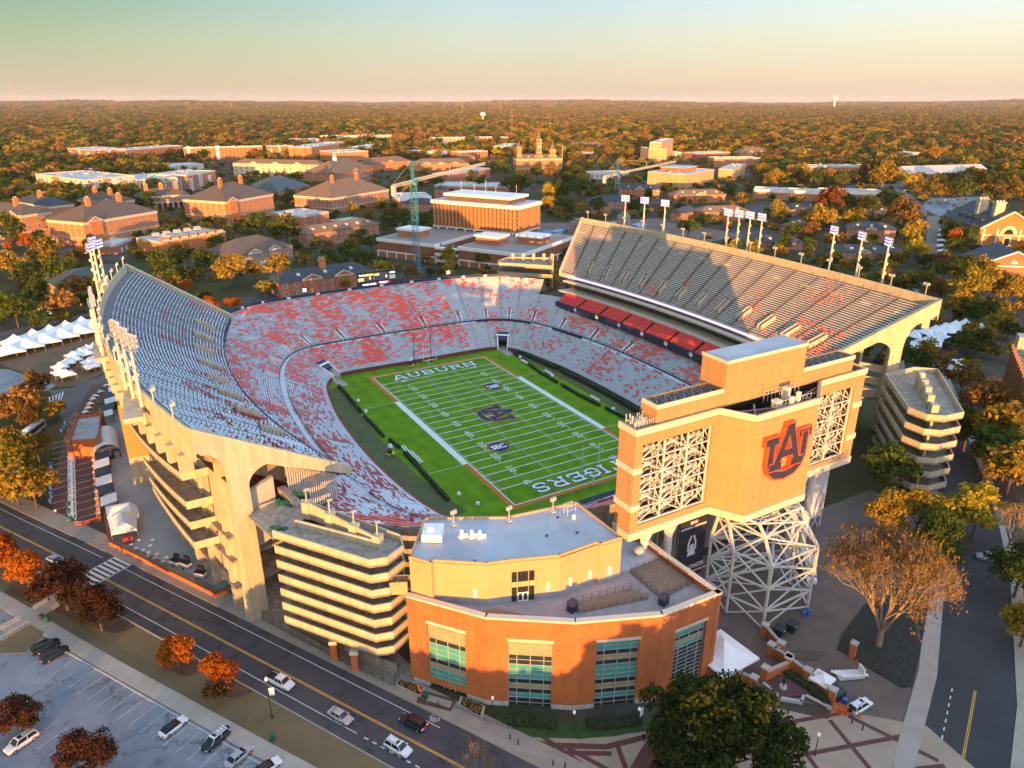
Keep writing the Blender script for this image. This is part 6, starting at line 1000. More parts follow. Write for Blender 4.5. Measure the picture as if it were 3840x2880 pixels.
 for x,y in ((-62,-100.6),(-60.5,-101.5),(-59.3,-102.4)):
  mb=MB(); mb.box(x,y,28.4,1.1,.9,.35); mb.box(x,y,28.75,.45,.45,1.3); mb.tube((x+.2,y,29.),(x+.9,y-.3,29.),.2,6); mb.tube((x+.9,y-.3,28.4),(x+.9,y-.3,29.2),.2,6); mb.build('roof_vent',whitep,T)
 for x,y in ((-63.2,-108.),(-48.6,-107.6),(-43.6,-103.5),(-43.4,-109.5)):
  mb=MB(); mb.lathe((x,y,28.38),[(.28,0),(.28,.2),(.05,.25)],8); mb.build('roof_drain',dark,T)
 for x,y in ((-61.5,-96.4),(-52.1,-100.2),(-43.4,-101.6)):
  mb=MB(); mb.box(x,y,28.5,.9,.9,.25); mb.tube((x,y,28.7),(x,y,31.),.09,6); mb.box(x,y,30.9,1.2,.4,.7,.2); mb.beam((x-.7,y,28.7),(x,y,30),.06); mb.build('roof_floodlight',galv,T)
 mb=MB(); x,y=-41.3,-105.4; mb.lathe((x,y,28.4),[(.4,0),(.4,.8),(.15,1.)],8)
 for dx,dy in ((-.9,-.6),(.9,-.6),(.9,.6),(-.9,.6)): mb.beam((x+dx+.3,y+dy+1.8,28.5),(x+dx+.3,y+dy+1.8,30.6),.07)
 for z in (29.6,30.6):
  for (ax,ay),(bx,by) in (((-.9,-.6),(.9,-.6)),((.9,-.6),(.9,.6)),((.9,.6),(-.9,.6)),((-.9,.6),(-.9,-.6))): mb.beam((x+ax+.3,y+ay+1.8,z),(x+bx+.3,y+by+1.8,z),.07)
 mb.build('camera_cage',steel,T)
 return T
CB=clubbuilding()
def ramp_tower(name,label,poly,levels,pitch,ph,cat='ramp tower',open_from=0):
 cx=sum(p[0] for p in poly)/len(poly); cy=sum(p[1] for p in poly)/len(poly)
 T=thing(name,label,cat,(cx,cy,G))
 for k in range(levels):
  zt=poly[0][2]-k*pitch
  mb=MB(); n=len(poly)
  mb.prism([p[:2] for p in poly],zt-ph-.4,zt-ph); mb.build('ramp_floor',concd,T)
  mb=MB()
  for i in range(n):
   p,q=poly[i],poly[(i+1)%n]
   if len(p)>3 and p[3]==0: continue
   L2=math.dist(p[:2],q[:2]); mb.vwall(p[:2],q[:2],[(-.02,zt-ph-.25),(L2+.02,zt-ph-.25),(L2+.02,zt),(-.02,zt)],.3)
  mb.build('parapet',conc,T)
 return T
nz_=28.9
np_=[(x,y,nz_) for x,y in D['nramp']]
NP=[(*np_[0],1),(*np_[1],1),(*np_[2],1),(*np_[3],1),(*np_[4],1),(*np_[5],0),(*np_[6],0)]
RT=ramp_tower('ramp_tower','seven-level concrete pedestrian ramp between the curved deck and the brick building',NP,7,3.12,1.25)
def rampcore():
 a,b=Vector((*D['nslot'][0],0)),Vector((*D['nslot'][1],0)); d=(b-a); L2=d.length; d.normalize(); n=Vector((-d.y,d.x,0))
 if n.x<0: n=-n
 mb=MB(); mb.vwall(a,b,[(0,26.8),(L2,26.8),(L2,29.0),(0,29.)],.35); mb.vwall(a+n*3.2,b+n*.4,[(0,27.6),(L2,27.0),(L2,29.2),(0,31.2)],.35);
 mb.build('slot_parapet',conc,RT)
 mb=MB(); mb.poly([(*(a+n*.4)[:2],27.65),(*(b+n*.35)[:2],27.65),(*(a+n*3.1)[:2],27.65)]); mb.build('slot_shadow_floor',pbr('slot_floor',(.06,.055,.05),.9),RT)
 for i,t in enumerate((.02,.34,.66,.96)):
  p=a+(b-a)*t+n*(3.0*(1-t)+.5); mb=MB(); mb.box(p.x,p.y,26.5,1.5,1.5,4.6-1.2*t,math.atan2(d.y,d.x)); mb.build('pier',conc,RT)
  z=31.1-1.2*t; mb=MB(); mb.tube((p.x,p.y,z),(p.x,p.y,z+2.6),.13,6); mb.box(p.x+.2,p.y,z+2.4,.9,.35,.25); mb.build('lamp_post',galv,RT)
 mb=MB(); mb.vwall(a+n*1.,b+n*.2,[(0,3),(L2,3),(L2,26.4),(0,26.4)],1.); mb.build('core_wall',concd,RT)
 mb=MB(); p=Vector((-75.6,-99.9,0)); q=Vector((-72.9,-101.2,0)); mb.vwall(p,q,[(0,21.3),(3.,21.3),(3.,23.4),(0,23.4)],.25); mb.vwall(p+Vector((.9,1.8,0)),q+Vector((.9,1.8,0)),[(0,21.3),(3.,21.3),(3.,23.4),(0,23.4)],.25); mb.prism([(p.x,p.y),(q.x,q.y),(q.x+.9,q.y+1.8),(p.x+.9,p.y+1.8)],20.9,21.3); mb.build('bridge',creamp,RT)
 mb=MB(); mb.prism([D['nramp'][6],D['nramp'][0],(-93,-72),(-86.5,-68.5)],26.8,27.2); mb.prism([(-84.6,-74.8),(-83,-74.8),(-84.5,-66),(-86,-66)],27.2,28.4); mb.build('deck_bridge',concd,RT)
rampcore()
rz_=26.; rr=[(x,y,rz_,1) for x,y in D['rramp']]; rr[5]=(*rr[5][:3],1)
RR=ramp_tower('ramp_tower','six-level concrete pedestrian ramp standing right of the video board',rr,6,4.05,1.45)
mb=MB()
for i,(x,y) in enumerate(D['rfins']): mb.box(x,y,rz_-1.5,1.7,2.3,4.4-.25*i,R(-40))
mb.build('roof_fin_row',conc,RR)
mb=MB(); a=Vector((*D['rfins'][0],0));b=Vector((*D['rfins'][-1],0)); L2=(b-a).length; mb.vwall(a,b,[(0,3),(L2,3),(L2,rz_+.2),(0,rz_+1.4)],.6); mb.build('core_wall',conc,RR)
mb=MB()
for k in range(3):
 z=26-4.05*k; p=Vector((*D['rlow'][0],0)); q=Vector((*D['rlow'][1],0))+Vector((3,-4,0)); L2=(q-p).length; mb.vwall(p,q,[(0,z-2.2),(L2,z-3.4),(L2,z-1.2),(0,z)],.4)
mb.build('link_ramp',conc,RR)
fr=D['framp']; frp=[(fr[0][0],fr[0][1],24.,1),(fr[1][0],fr[1][1],24.,1),(fr[2][0],fr[2][1],24.,1),(fr[4][0],fr[4][1],24.,1),(fr[3][0],fr[3][1],24.,1)]
FR=ramp_tower('ramp_tower','sunlit two-level concrete ramp at the far corner of the stands',frp,2,4.6,1.7)
mb=MB()
for t in (.05,.3,.55,.8,1.): x=fr[3][0]+(fr[4][0]-fr[3][0])*t; y=fr[3][1]+(fr[4][1]-fr[3][1])*t; mb.box(x,y-3,15.,1.6,1.6,11.5,-.5); mb.box(x,y-3,3.,1.4,1.4,12,-.5)
mb.build('pier_row',conc,FR)
def goalpost(y,sgn,label):
 T=thing('goal_post',label,'goal post',(0,y,0)); wt=whitep
 mb=MB(); pts=[(0,y+sgn*1.9,0),(0,y+sgn*1.9,2.0),(0,y+sgn*1.6,2.7),(0,y+sgn*.9,3.02),(0,y,3.05)]
 for a,b in zip(pts[:-1],pts[1:]): mb.tube(a,b,.14,8)
 mb.build('gooseneck',wt,T)
 mb=MB(); mb.tube((-2.82,y,3.05),(2.82,y,3.05),.11,8); mb.build('crossbar',wt,T)
 for x in (-2.82,2.82):
  mb=MB(); mb.tube((x,y,3.05),(x,y,13.2),.09,8); o=mb.build('upright',wt,T); mb=MB(); mb.tube((x,y,12.4),(x,y,13.25),.13,6); mb.build('orange_tip',orange,o)
goalpost(-54.9,-1,'white goal post with orange tips over the TIGERS end zone')
goalpost(54.9,1,'white goal post in front of the red-seated end stand')
for x,l in ((-4.6,'left dark net pole behind the far goal post'),(2.8,'right dark net pole behind the far goal post')):
 mb=MB(); mb.tube((x,60.2,0),(x,60.2,13.6),.14,6); mb.box(x,60.2,0,.6,.6,.5); tag(mb.build('net_pole',dark),l,'net pole','net poles behind the far goal')
def playclock(x,y,z,label):
 T=thing('play_clock',label,'clock',(x,y,z)); d=Vector((-x,-y,0)).normalized(); d=Vector((0,-1,0)); r=Vector((1,0,0))
 mb=MB(); mb.box(x,y,z,2.9,.5,1.9); mb.build('case',dark,T); mb=MB(); mb.tube((x-.9,y+.1,z-3),(x-.9,y+.1,z),.1); mb.tube((x+.9,y+.1,z-3),(x+.9,y+.1,z),.1); mb.build('support',dark,T)
 text('digits','25',whitel,(x,y-.28,z+.95),r,(0,0,1),1.9,T,bold=.05)
playclock(-34.6,106.5,24.,'lit play clock reading 25 on the rim left of the scoreboard')
playclock(33.,106.2,24.2,'lit play clock reading 25 on the rim near the corner ramp')
def farscore():
 x0,x1=-10.6,7.4; y=107.6; T=thing('scoreboard','small scoreboard with amber digits and sponsor panels on the far rim','scoreboard',(-1.6,y,22))
 mb=MB(); mb.prism([(x0,y),(x1,y),(x1,y+.8),(x0,y+.8)],22.3,29.4); mb.build('cabinet',dark,T)
 mb=MB();
 for x in (x0+2,-1.6,x1-2): mb.tube((x,y+.5,12),(x,y+.5,22.4),.25)
 mb.build('support',dark,T)
 def pan(a,b,z0,z1,m,nm='panel'): mb=MB(); mb.prism([(a,y-.1),(b,y-.1),(b,y),(a,y)],z0,z1); return mb.build(nm,m,T)
 pan(x0+3.2,x1-3.2,25.2,28.6,pbr('board_grey',(.10,.12,.16),.5),'digit_field')
 for a,b,z0,z1,m in ((x0+.3,x0+3,27.3,28.9,navy),(x0+.3,x0+3,25.4,26.9,pbr('sponsor_yellow',(.8,.7,.2),.5,0,1,emit=(1,.9,.3),estr=.3)),(x1-3,x1-.2,27.2,28.9,navy),(x1-3,x1-.2,25.2,27.,whitep),(x1-9,x1-2,22.8,24.7,pbr('sponsor_red',(.45,.03,.05),.5)),(x0+1.9,x1-9.3,22.8,24.7,black),(x0+.1,x0+1.8,22.8,24.7,navy),(x1-1.8,x1-.1,22.8,24.7,navy)): pan(a,b,z0,z1,m,'sponsor_panel')
 for s,t,x,z,m in ((.95,'AUBURN',-5.6,28.0,amber),(1.3,'0',-4.8,26.5,amber),(1.1,'0:00',-1.6,27.8,amber),(1.3,'0',2.9,26.6,amber),(.6,'1',-3.,26.3,pbr('red_digits',(.9,.1,.05),.4,0,1,emit=(1,.1,.05),estr=1.5)),(.75,'Ford',x0+1.65,28.1,whitel),(.85,'WIND CREEK',-5.2,23.7,whitel),(.62,'East Alabama',1.5,24.15,whitel),(.62,'Health',1.5,23.3,whitel),(.75,'COKE',x1-1.6,28.05,whitel)):
  text('board_lettering',t,m,(x,y-.16,z),(1,0,0),(0,0,1),s*1.25,T,bold=.03)
 for cx in (x0+.95,x1-.95): logo(T,(cx,y-.14,23.8),(1,0,0),(0,0,1),.75,False)
farscore()
def hedge(pts,w,h,label,mat=hedgem,z=0,name='hedge',grp=None):
 mb=MB(); rng=np.random.RandomState(int(abs(pts[0][0]*7+pts[0][1]*3))%1000)
 L_=[]
 for a,b in zip(pts[:-1],pts[1:]):
  n=max(1,int(math.dist(a,b)/.45)); L_+=[(a[0]+(b[0]-a[0])*i/n,a[1]+(b[1]-a[1])*i/n) for i in range(n)]
 L_.append(tuple(pts[-1])); sec=[(-.5,0),(-.52,.6),(-.42,.95),(-.1,1.02),(.2,1.),(.45,.92),(.52,.5),(.5,0)]; V=[];F=[]; m=len(sec)
 for i,p in enumerate(L_):
  q=L_[min(i+1,len(L_)-1)]; o=L_[max(i-1,0)]; d=Vector((q[0]-o[0],q[1]-o[1],0)).normalized(); n=Vector((-d.y,d.x,0))
  for u,v in sec:
   j=1+.16*rng.randn()*(v>0); k=1+.08*rng.randn(); V.append((p[0]+n.x*u*w*j,p[1]+n.y*u*w*j,z+v*h*k))
 for i in range(len(L_)-1):
  for k in range(m-1): F.append((i*m+k,i*m+k+1,(i+1)*m+k+1,(i+1)*m+k))
 F+=[tuple(range(m)),tuple(range((len(L_)-1)*m,len(L_)*m))]
 mb.mesh(V,F);
 for _ in range(int(len(L_)*6)):   # leaf tufts
  i=rng.randint(len(L_)); p=L_[i]; c=Vector((p[0]+w*.5*rng.uniform(-1,1),p[1]+w*.5*rng.uniform(-1,1),z+h*rng.uniform(.5,1.05))); a=Vector(rng.randn(3)).normalized()*.3; b=Vector(rng.randn(3)).normalized()*.3; mb.poly([c-a,c-b,c+a,c+b])
 return tag(mb.build(name,mat),label,'hedge',grp)
H=D['hedges']
hedge([(-38.8,52),(-39.2,36),(-39.6,24)],.9,.9,'clipped hedge beside the left corner tunnel')
hedge([(-39.7,21),(-39.8,2)],.9,.9,'long low hedge along the left touchline behind the camera cart')
hedge([(-39.,-1),(-38.4,-8)],.9,.9,'short hedge behind the white benches on the left')
hedge([(-38.2,-12),(-38.6,-30),(-38.9,-44)],1.1,.9,'hedge along the left touchline towards the near corner')
hedge([(37.6,52),(36.4,41)],1.,.9,'low inner hedge near the right corner tunnel')
hedge([(35.8,37),(34.7,27),(34.5,14)],1.,.9,'low inner hedge by the white benches on the right')
hedge([(34.6,11),(34.5,0),(35.2,-12)],1.,.9,'low inner hedge in the middle of the right touchline')
hedge([(35.6,-15),(36.3,-25),(37,-38)],1.,.9,'low inner hedge ending behind the video board')
hedge([(39.9,56),(41.6,38),(42.7,26)],1.8,1.5,'tall outer hedge under the right stand near the corner tunnel')
hedge([(42.9,24),(43.9,8),(43.9,-8),(43.4,-24),(42,-38)],1.8,1.5,'tall outer hedge under the right stand along midfield')
struct('field_tunnel_path',strip(strip(MB(),[(-37.5,60),(-36.5,52)],-1.6,1.6,.05),[(36.,58.6),(35.3,51)],-1.6,1.6,.05),pave)
def cart(x,y,label,rot=0):
 T=thing('camera_cart',label,'camera cart',(x,y,0),rot)
 mb=MB(); mb.box(x,y,.5,2.4,1.4,.25,rot); [mb.box(x+dx,y+dy,0,.35,.3,.5) for dx in(-.8,.8) for dy in(-.5,.5)]; mb.build('chassis',yellowp,T)
 mb=MB(); mb.box(x-.3,y,.75,1.2,1.1,1.1,rot); mb.tube((x,y,1.8),(x,y,2.9),.2); mb.build('lift_body',navy,T)
 mb=MB(); mb.lathe((x,y,2.7),[(.1,0),(.8,.1),(.55,.9),(.1,1.2)],8); mb.build('cover',tentm,T)
cart(-42.4,-10.8,'camera cart under a white cover beside the left hedge'); cart(-6.6,59.3,'navy camera cart behind the far goal post',.2)
for i,(x,y,l) in enumerate([(-37.6,-9.5,'white bench nearest the camera cart'),(-37.,-14.,'second white bench along the left touchline'),(-36.9,-18.5,'third white bench along the left touchline')]):
 T=thing('team_bench',l,'bench',(x,y,0),0,'white benches on the left touchline')
 for dx in (0,.8):
  mb=MB(); mb.box(x+dx,y,.4,.35,4.2,.12); mb.build('seat_plank',whitep,T)
 for dy in (-1.7,0,1.7):
  mb=MB(); mb.box(x+.4,y+dy,0,1.1,.12,.4); mb.build('leg_frame',galv,T)
for i,(x,y,l) in enumerate([(35.5,40.5,'row of white bench chairs by the inner right hedge'),(37.3,25.,'white bench behind the inner right hedge'),(37.4,-6,'white bench along the right touchline at midfield'),(38,-28,'white bench at the right touchline near the video board')]):
 T=thing('team_bench',l,'bench',(x,y,0),0,'white benches on the right touchline')
 mb=MB(); mb.box(x,y,.4,.5,5.5,.12); mb.box(x+.35,y,.5,.1,5.5,.5); mb.build('seat_plank',whitep,T); mb=MB()
 for dy in (-2.3,0,2.3): mb.box(x,y+dy,0,.6,.12,.4)
 mb.build('leg_frame',galv,T)
for x,y,l in ((-37.6,33.5,'white covered equipment box by the left hedge'),(-38.4,23,'small white box on the left touchline'),(-35.4,-43.5,'white covered camera at the near left corner'),(36.3,45,'white covered camera by the right tunnel'),(36.1,20,'white covered camera in the right inner hedge'),(36.6,-18,'white covered camera right of midfield'),(-33.3,-50.6,'white tripod box at the near left corner')):
 mb=MB(); mb.lathe((x,y,.6),[(.5,0),(.65,.3),(.5,.8),(.15,1.)],8); mb.tube((x,y,0),(x,y,.7),.15); tag(mb.build('covered_camera',tentm),l,'camera')
mb=MB()
for i in range(14): x=-22+i*3.1; mb.beam((x,-58.4,0),(x,-58.4,1.1),.06)
for h in (.55,1.1): mb.beam((-22,-58.4,h),(18.5,-58.4,h),.05)
tag(mb.build('field_fence',dark),'thin black rail fence behind the TIGERS end zone','fence')
mb=MB(); mb.poly([(-24,-61.5,.04),(24,-61.5,.04),(24,-65.8,.04),(-24,-65.8,.04)]); struct('navy_apron',mb,pbr('navy_apron_paint',(.012,.03,.055),.8))
def groundmat():
 m=bpy.data.materials.new('campus_ground'); m.use_nodes=True; nt=m.node_tree; N=nt.nodes; L=nt.links; p=N['Principled BSDF']; p.inputs['Roughness'].default_value=.95; p.inputs['Specular IOR Level'].default_value=.1
 tc=N.new('ShaderNodeTexCoord');
 def nz(sc,d=6):
  n=N.new('ShaderNodeTexNoise'); n.inputs['Scale'].default_value=sc; n.inputs['Detail'].default_value=d; L.new(tc.outputs['Object'],n.inputs[0]); return n
 a=nz(.012,7); rp=N.new('ShaderNodeValToRGB'); e=rp.color_ramp.elements
 e[0].position=.36;e[0].color=(.10,.098,.098,1); e[1].position=.62;e[1].color=(.085,.07,.03,1); x=e.new(.44);x.color=(.075,.065,.045,1); x=e.new(.52);x.color=(.05,.062,.02,1)
 L.new(a.outputs['Fac'],rp.inputs[0]); b=nz(.3,6); r2=N.new('ShaderNodeMapRange'); r2.inputs[3].default_value=.65; r2.inputs[4].default_value=1.3; L.new(b.outputs['Fac'],r2.inputs[0])
 mx=N.new('ShaderNodeMix'); mx.data_type='RGBA'; mx.blend_type='MULTIPLY'; mx.inputs[0].default_value=1; L.new(rp.outputs[0],mx.inputs[6]); L.new(r2.outputs[0],mx.inputs[7]); L.new(mx.outputs[2],p.inputs['Base Color']); return m
mb=MB(); ts=np.arange(0,NB,.2); inner=[(*bowl(t,.12)[:2],G) for t in ts]; n=len(inner); rings=[inner]
for rad in (170,1200,9000,42000): rings.append([( *((np.array([math.cos(a),math.sin(a)])*rad).tolist()),G) for a in [math.atan2(p[1],p[0]) for p in inner]])
V=[p for r_ in rings for p in r_]
mb.mesh(V,[(k*n+i,k*n+(i+1)%n,(k+1)*n+(i+1)%n,(k+1)*n+i) for k in range(4) for i in range(n)]); struct('ground',mb,groundmat())
RD_C=[(-190,81),(-160,28),(-141.6,-4.6),(-120,-41.3),(-97.6,-81),(-75.1,-121),(-62,-145),(-50,-168),(-42,-190)]
z=G
struct('near_grass_verge',strip(MB(),RD_C,-19.5,-4.8,z+.03),drylawn)
struct('street',strip(MB(),RD_C,-5.6,6.2,z+.06),asph)
def sidewalk(nm,pts,w0,w1,mat):
 mb=MB(); strip(mb,pts,w0,w1,z+.16); strip(mb,pts,w0,w0+.001,z); P=[Vector(p) for p in pts]
 for off in (w0,w1):
  for i in range(len(P)-1):
   d=(P[min(i+1,len(P)-1)]-P[max(i-1,0)]).normalized(); d2=(P[min(i+2,len(P)-1)]-P[i]).normalized(); n1=Vector((-d.y,d.x))*off; n2=Vector((-d2.y,d2.x))*off
   a=P[i]+n1;b=P[i+1]+n2; mb.poly([(*a,z),(*b,z),(*b,z+.16),(*a,z+.16)])
 return struct(nm,mb,mat)
swm=pbr('sidewalk_slabs',(.33,.285,.225),.9,.1,.4,panel=(1.6,50,.03,.7))
sidewalk('sidewalk',RD_C,6.2,10.6,swm)
sidewalk('kerb',RD_C,-5.85,-5.6,pave)
mb=MB(); strip(mb,RD_C,.05,.22,z+.07); strip(mb,RD_C,-.22,-.05,z+.07)
struct('yellow_centre_line',mb,pbr('yellow_road_paint',(.62,.33,.05),.8,.15,1.))
mb=MB(); strip(mb,[(-190,81),(-160,28),(-141.6,-4.6),(-124.,-34.4)],4.35,4.5,z+.07); strip(mb,[(-120.5,-40.6),(-97.6,-81),(-77.5,-116.7)],4.35,4.5,z+.07)
strip(mb,[(-121.,-39.5),(-97.6,-81),(-83.,-107)],-3.55,-3.4,z+.07)
d_=(Vector((-75.1,-121))-Vector((-97.6,-81))).normalized()
for i in range(9): a=Vector((-82.2,-108.4))+d_*(i*1.75); strip(mb,[tuple(a),tuple(a+d_*.85)],-3.6,-3.35,z+.07)
rp_=pbr('white_road_paint',(.62,.62,.6),.8,.12,1.)
struct('white_lane_lines',mb,rp_)
mb=MB(); ca=Vector((-118.55,-33.2));cb=Vector((-124.6,-36.6)); dv=Vector((3.15,-5.45)).normalized()
ac=(cb-ca).normalized(); ac=Vector((dv.y,-dv.x)); ac=ac if ac.x<0 else -ac
o=Vector((-117.6,-33.0))
for i in range(9):
 p=o+ac*(i*1.18+.2); mb.poly([(*p,z+.075),(*(p+ac*.62),z+.075),(*(p+ac*.62+dv*5.8),z+.075),(*(p+dv*5.8),z+.075)])
for k in (-.15,5.95):
 p=o+dv*k; mb.poly([(*p,z+.08),(*(p+ac*10.6),z+.08),(*(p+ac*10.6+dv*.2),z+.08),(*(p+dv*.2),z+.08)])
struct('crosswalk',mb,rp_)
def bikemark(c,ang):
 mb=MB(); cs,sn=math.cos(ang),math.sin(ang); f=lambda x,y:(c[0]+x*cs-y*sn,c[1]+x*sn+y*cs,z+.08)
 def ring(x,y,r):
  n=14
  for i in range(n):
   a,b=6.283*i/n,6.283*(i+1)/n; mb.poly([f(x+r*math.cos(a),y+r*math.sin(a)),f(x+r*math.cos(b),y+r*math.sin(b)),f(x+(r-.12)*math.cos(b),y+(r-.12)*math.sin(b)),f(x+(r-.12)*math.cos(a),y+(r-.12)*math.sin(a))])
 ring(-.55,0,.42);ring(.55,0,.42)
 for (x0,y0),(x1,y1) in (((-.55,0),(-.2,.6)),((-.2,.6),(.45,.6)),((.55,0),(.35,.85)),((-.2,.6),(.05,0)),((.05,0),(.45,.6)),((-.4,.7),(-.05,.7))):
  d=Vector((x1-x0,y1-y0)).normalized(); n=Vector((-d.y,d.x))*.06; mb.poly([f(x0+n.x,y0+n.y),f(x0-n.x,y0-n.y),f(x1-n.x,y1-n.y),f(x1+n.x,y1+n.y)])
 return mb
struct('bicycle_lane_mark',bikemark((-120.2,-28.2),R(-60)),rp_); struct('bicycle_lane_mark',bikemark((-73.6,-112.3),R(120)),rp_)
LOT=[(-176,20),(-139.6,-37.0),(-125.5,-59.3),(-117.3,-72.5),(-99.1,-101.9),(-70,-148)]
sidewalk('lot_path',[(-176,22),(-150,-19),(-137,-40.5),(-126.2,-59.6),(-118.1,-73.2),(-99.9,-103),(-72,-148)],-2.4,.6,pbr('path_concrete',(.40,.36,.30),.9,.12,.2,panel=(60,3.,.03,.8)))
mb=MB(); mb.poly([(-186,10,z+.05),(-150,-24,z+.05),(-138.3,-43.5,z+.05),(-128.4,-61,z+.05),(-120.2,-74.6,z+.05),(-102,-104.4,z+.05),(-76,-147,z+.05),(-100,-190,z+.05),(-200,-130,z+.05)]); struct('parking_lot',mb,asphl)
mb=MB(); a=Vector((-127.2,-63.2)); e=Vector((-101.7,-105.4)); dl=(e-a).normalized(); nl=Vector((dl.y,-dl.x)); nl=nl if nl.x<0 else -nl
for i in range(-1,19):
 p=a+dl*(i*2.86); q=p+nl*5.4+dl*.0; mb.poly([(*p,z+.06),(*(p+dl*.11),z+.06),(*(q+dl*.11),z+.06),(*q,z+.06)])
for i in range(6):
 p=Vector((-127.5,-80))+dl*(i*2.9)+nl*1.5; q=p+nl*5; mb.poly([(*p,z+.06),(*(p+dl*.11),z+.06),(*(q+dl*.11),z+.06),(*q,z+.06)])
struct('parking_bay_lines',mb,pbr('faded_road_paint',(.50,.50,.49),.85,.2,1.5))
sidewalk('lot_kerb',[(-128.9,-60.6),(-120.1,-75.2),(-102.3,-105),(-75,-150)],-.1,.15,pavel)
mb=MB(); mb.prism([(-139.,-53.),(-134.2,-49.8),(-131.2,-54.6),(-134.4,-59.2),(-138.2,-57.4)],z,z+.17); struct('grass_island',mb,drylawn)
mb=MB(); mb.prism([(-144.,-44.5),(-139.6,-42.),(-141.5,-38.8),(-150,-30)],z,z+.1); struct('grass_patch',mb,drylawn)
mb=MB(); mb.poly([(-139.5,-48.5,z+.14),(-129.,-41.,z+.14),(-126.6,-44.5,z+.14),(-136.4,-53.4,z+.14)]); struct('cross_path',mb,pave)
for c_,r_ in (((-126.,-47.5),4.5),((-118.9,-57.),4.5),((-108.3,-77.4),3.4),((-101.8,-86.6),4.),((-133.,-37.5),5.)):
 mb=MB(); mb.poly([(c_[0]+r_*(1+.2*math.sin(3*a))*math.cos(a)*.95-r_*.3*math.sin(a),c_[1]+r_*math.sin(a)*1.1,z+.045) for a in np.linspace(0,6.283,17)[:-1]]); struct('mulch_bed',mb,mulch)
for i,(a,b) in enumerate([((-133.2,-45.8),(-130.9,-44.)),((-131.4,-49.),(-128.8,-47.)),((-138.6,-49.6),(-135.5,-47.9)),((-138.3,-53.3),(-133.9,-50.5))]):
 mb=MB(); a=Vector((*a,z+.15));b=Vector((*b,z+.15)); n=10
 for j in range(n+1): p=a+(b-a)*(j/n); mb.beam(p,p+Vector((0,0,1.05)),.04)
 for h in (.15,1.05): mb.beam(a+Vector((0,0,h)),b+Vector((0,0,h)),.05)
 tag(mb.build('hand_railing',galv),['short metal railing on the path beside the dark maple','short metal railing next to the green litter bin','metal railing farther from the bin on the crossing path','long metal railing along the grass island'][i],'railing')
mb=MB(); mb.poly([(-119.4,20,z+.05),(-118.5,-27.6,z+.05),(-100.2,-60.3,z+.05),(-96.5,-58.5,z+.05),(-86,-60,z+.05),(-80,-40,z+.05),(-80,80,z+.05),(-112,100,z+.05)]); struct('stadium_plaza',mb,plazac)
mb=MB(); mb.poly([(-131.5,1.5,z+.055),(-126,-14.9,z+.055),(-119.6,-14.2,z+.055),(-119.6,30,z+.055),(-116.5,60,z+.055),(-112,90,z+.055),(-119,92,z+.055),(-127.5,50,z+.055)]); struct('brick_paving',mb,brickpave)
mb=MB()
for i in range(14): y=-11+i*4.1; mb.poly([(-131+.0*i,y+.0,z+.06),(-119.8,y+1.3,z+.06),(-119.8,y+1.65,z+.06),(-131,y+.35,z+.06)])
struct('paving_bands',mb,pave)
mb=MB(); mb.poly([(-97,-59,z+.05),(-94.2,-71.6,z+.05),(-81,-95,z+.05),(-73,-108,z+.05),(-72,-100,z+.05),(-80,-60,z+.05)]); struct('ramp_forecourt',mb,concd)
def brickwall():
 T=thing('boundary_wall','low red brick wall topped by a black mesh fence along the sidewalk','wall',(-110,-44,z))
 pts=[(-119.2,-12),(-118.6,-27.6),(-100.3,-60.2),(-97.3,-59.2)]; mb=MB(); mf=MB(); mfp=MB()
 for p,q in zip(pts[:-1],pts[1:]):
  L2=math.dist(p,q); mb.vwall(p,q,[(-.05,z-.3),(L2+.05,z-.3),(L2+.05,z+1.2),(-.05,z+1.2)],.4); pv=Vector((*p,0)); d=(Vector((*q,0))-pv)/L2; n=int(L2/1.9)
  for j in range(n+1): c=pv+d*(L2*j/n); mf.beam((c.x,c.y,z+1.2),(c.x,c.y,z+3.1),.05)
  for h in (1.35,3.1): mf.beam((*p,z+h),(*q,z+h),.05)
  for j in range(int(L2/.28)): c=pv+d*(.28*j); mfp.tube((c.x,c.y,z+1.25),(c.x,c.y,z+3.1),.014,3,cap=False)
  for j in range(8): mfp.tube((*p,z+1.4+.22*j),(*q,z+1.4+.22*j),.012,3,cap=False)
 mb.build('brickwork',brickn,T); mf.build('fence_frame',dark,T); mfp.build('fence_mesh',dark,T)
brickwall()
mb=MB(); c=Vector((-98.9,-60.9,z+1.05)); r_=Vector((.95,.32,0)).normalized(); n_=Vector((r_.y,-r_.x,0)); mb.poly([c+n_*.1+r_*.55,c+n_*.1+Vector((0,0,.55)),c+n_*.1-r_*.55,c+n_*.1-Vector((0,0,.55))],0)
o=tag(mb.build('warning_sign',yellowp),'yellow diamond pedestrian sign on the brick wall','sign')
mb=MB(); c2=c+n_*.13; up=Vector((0,0,1))
for (x0,y0),(x1,y1) in (((0,.18),(0,-.02)),((0,-.02),(-.14,-.3)),((0,-.02),(.14,-.3)),((0,.12),(-.16,-.02)),((0,.12),(.16,.0))):
 mb.beam(c2+r_*x0+up*y0,c2+r_*x1+up*y1,.05)
mb.box((c2+n_*.0).x,(c2).y,c2.z+.2,.12,.1,.12); mb.build('walking_figure',black,o)
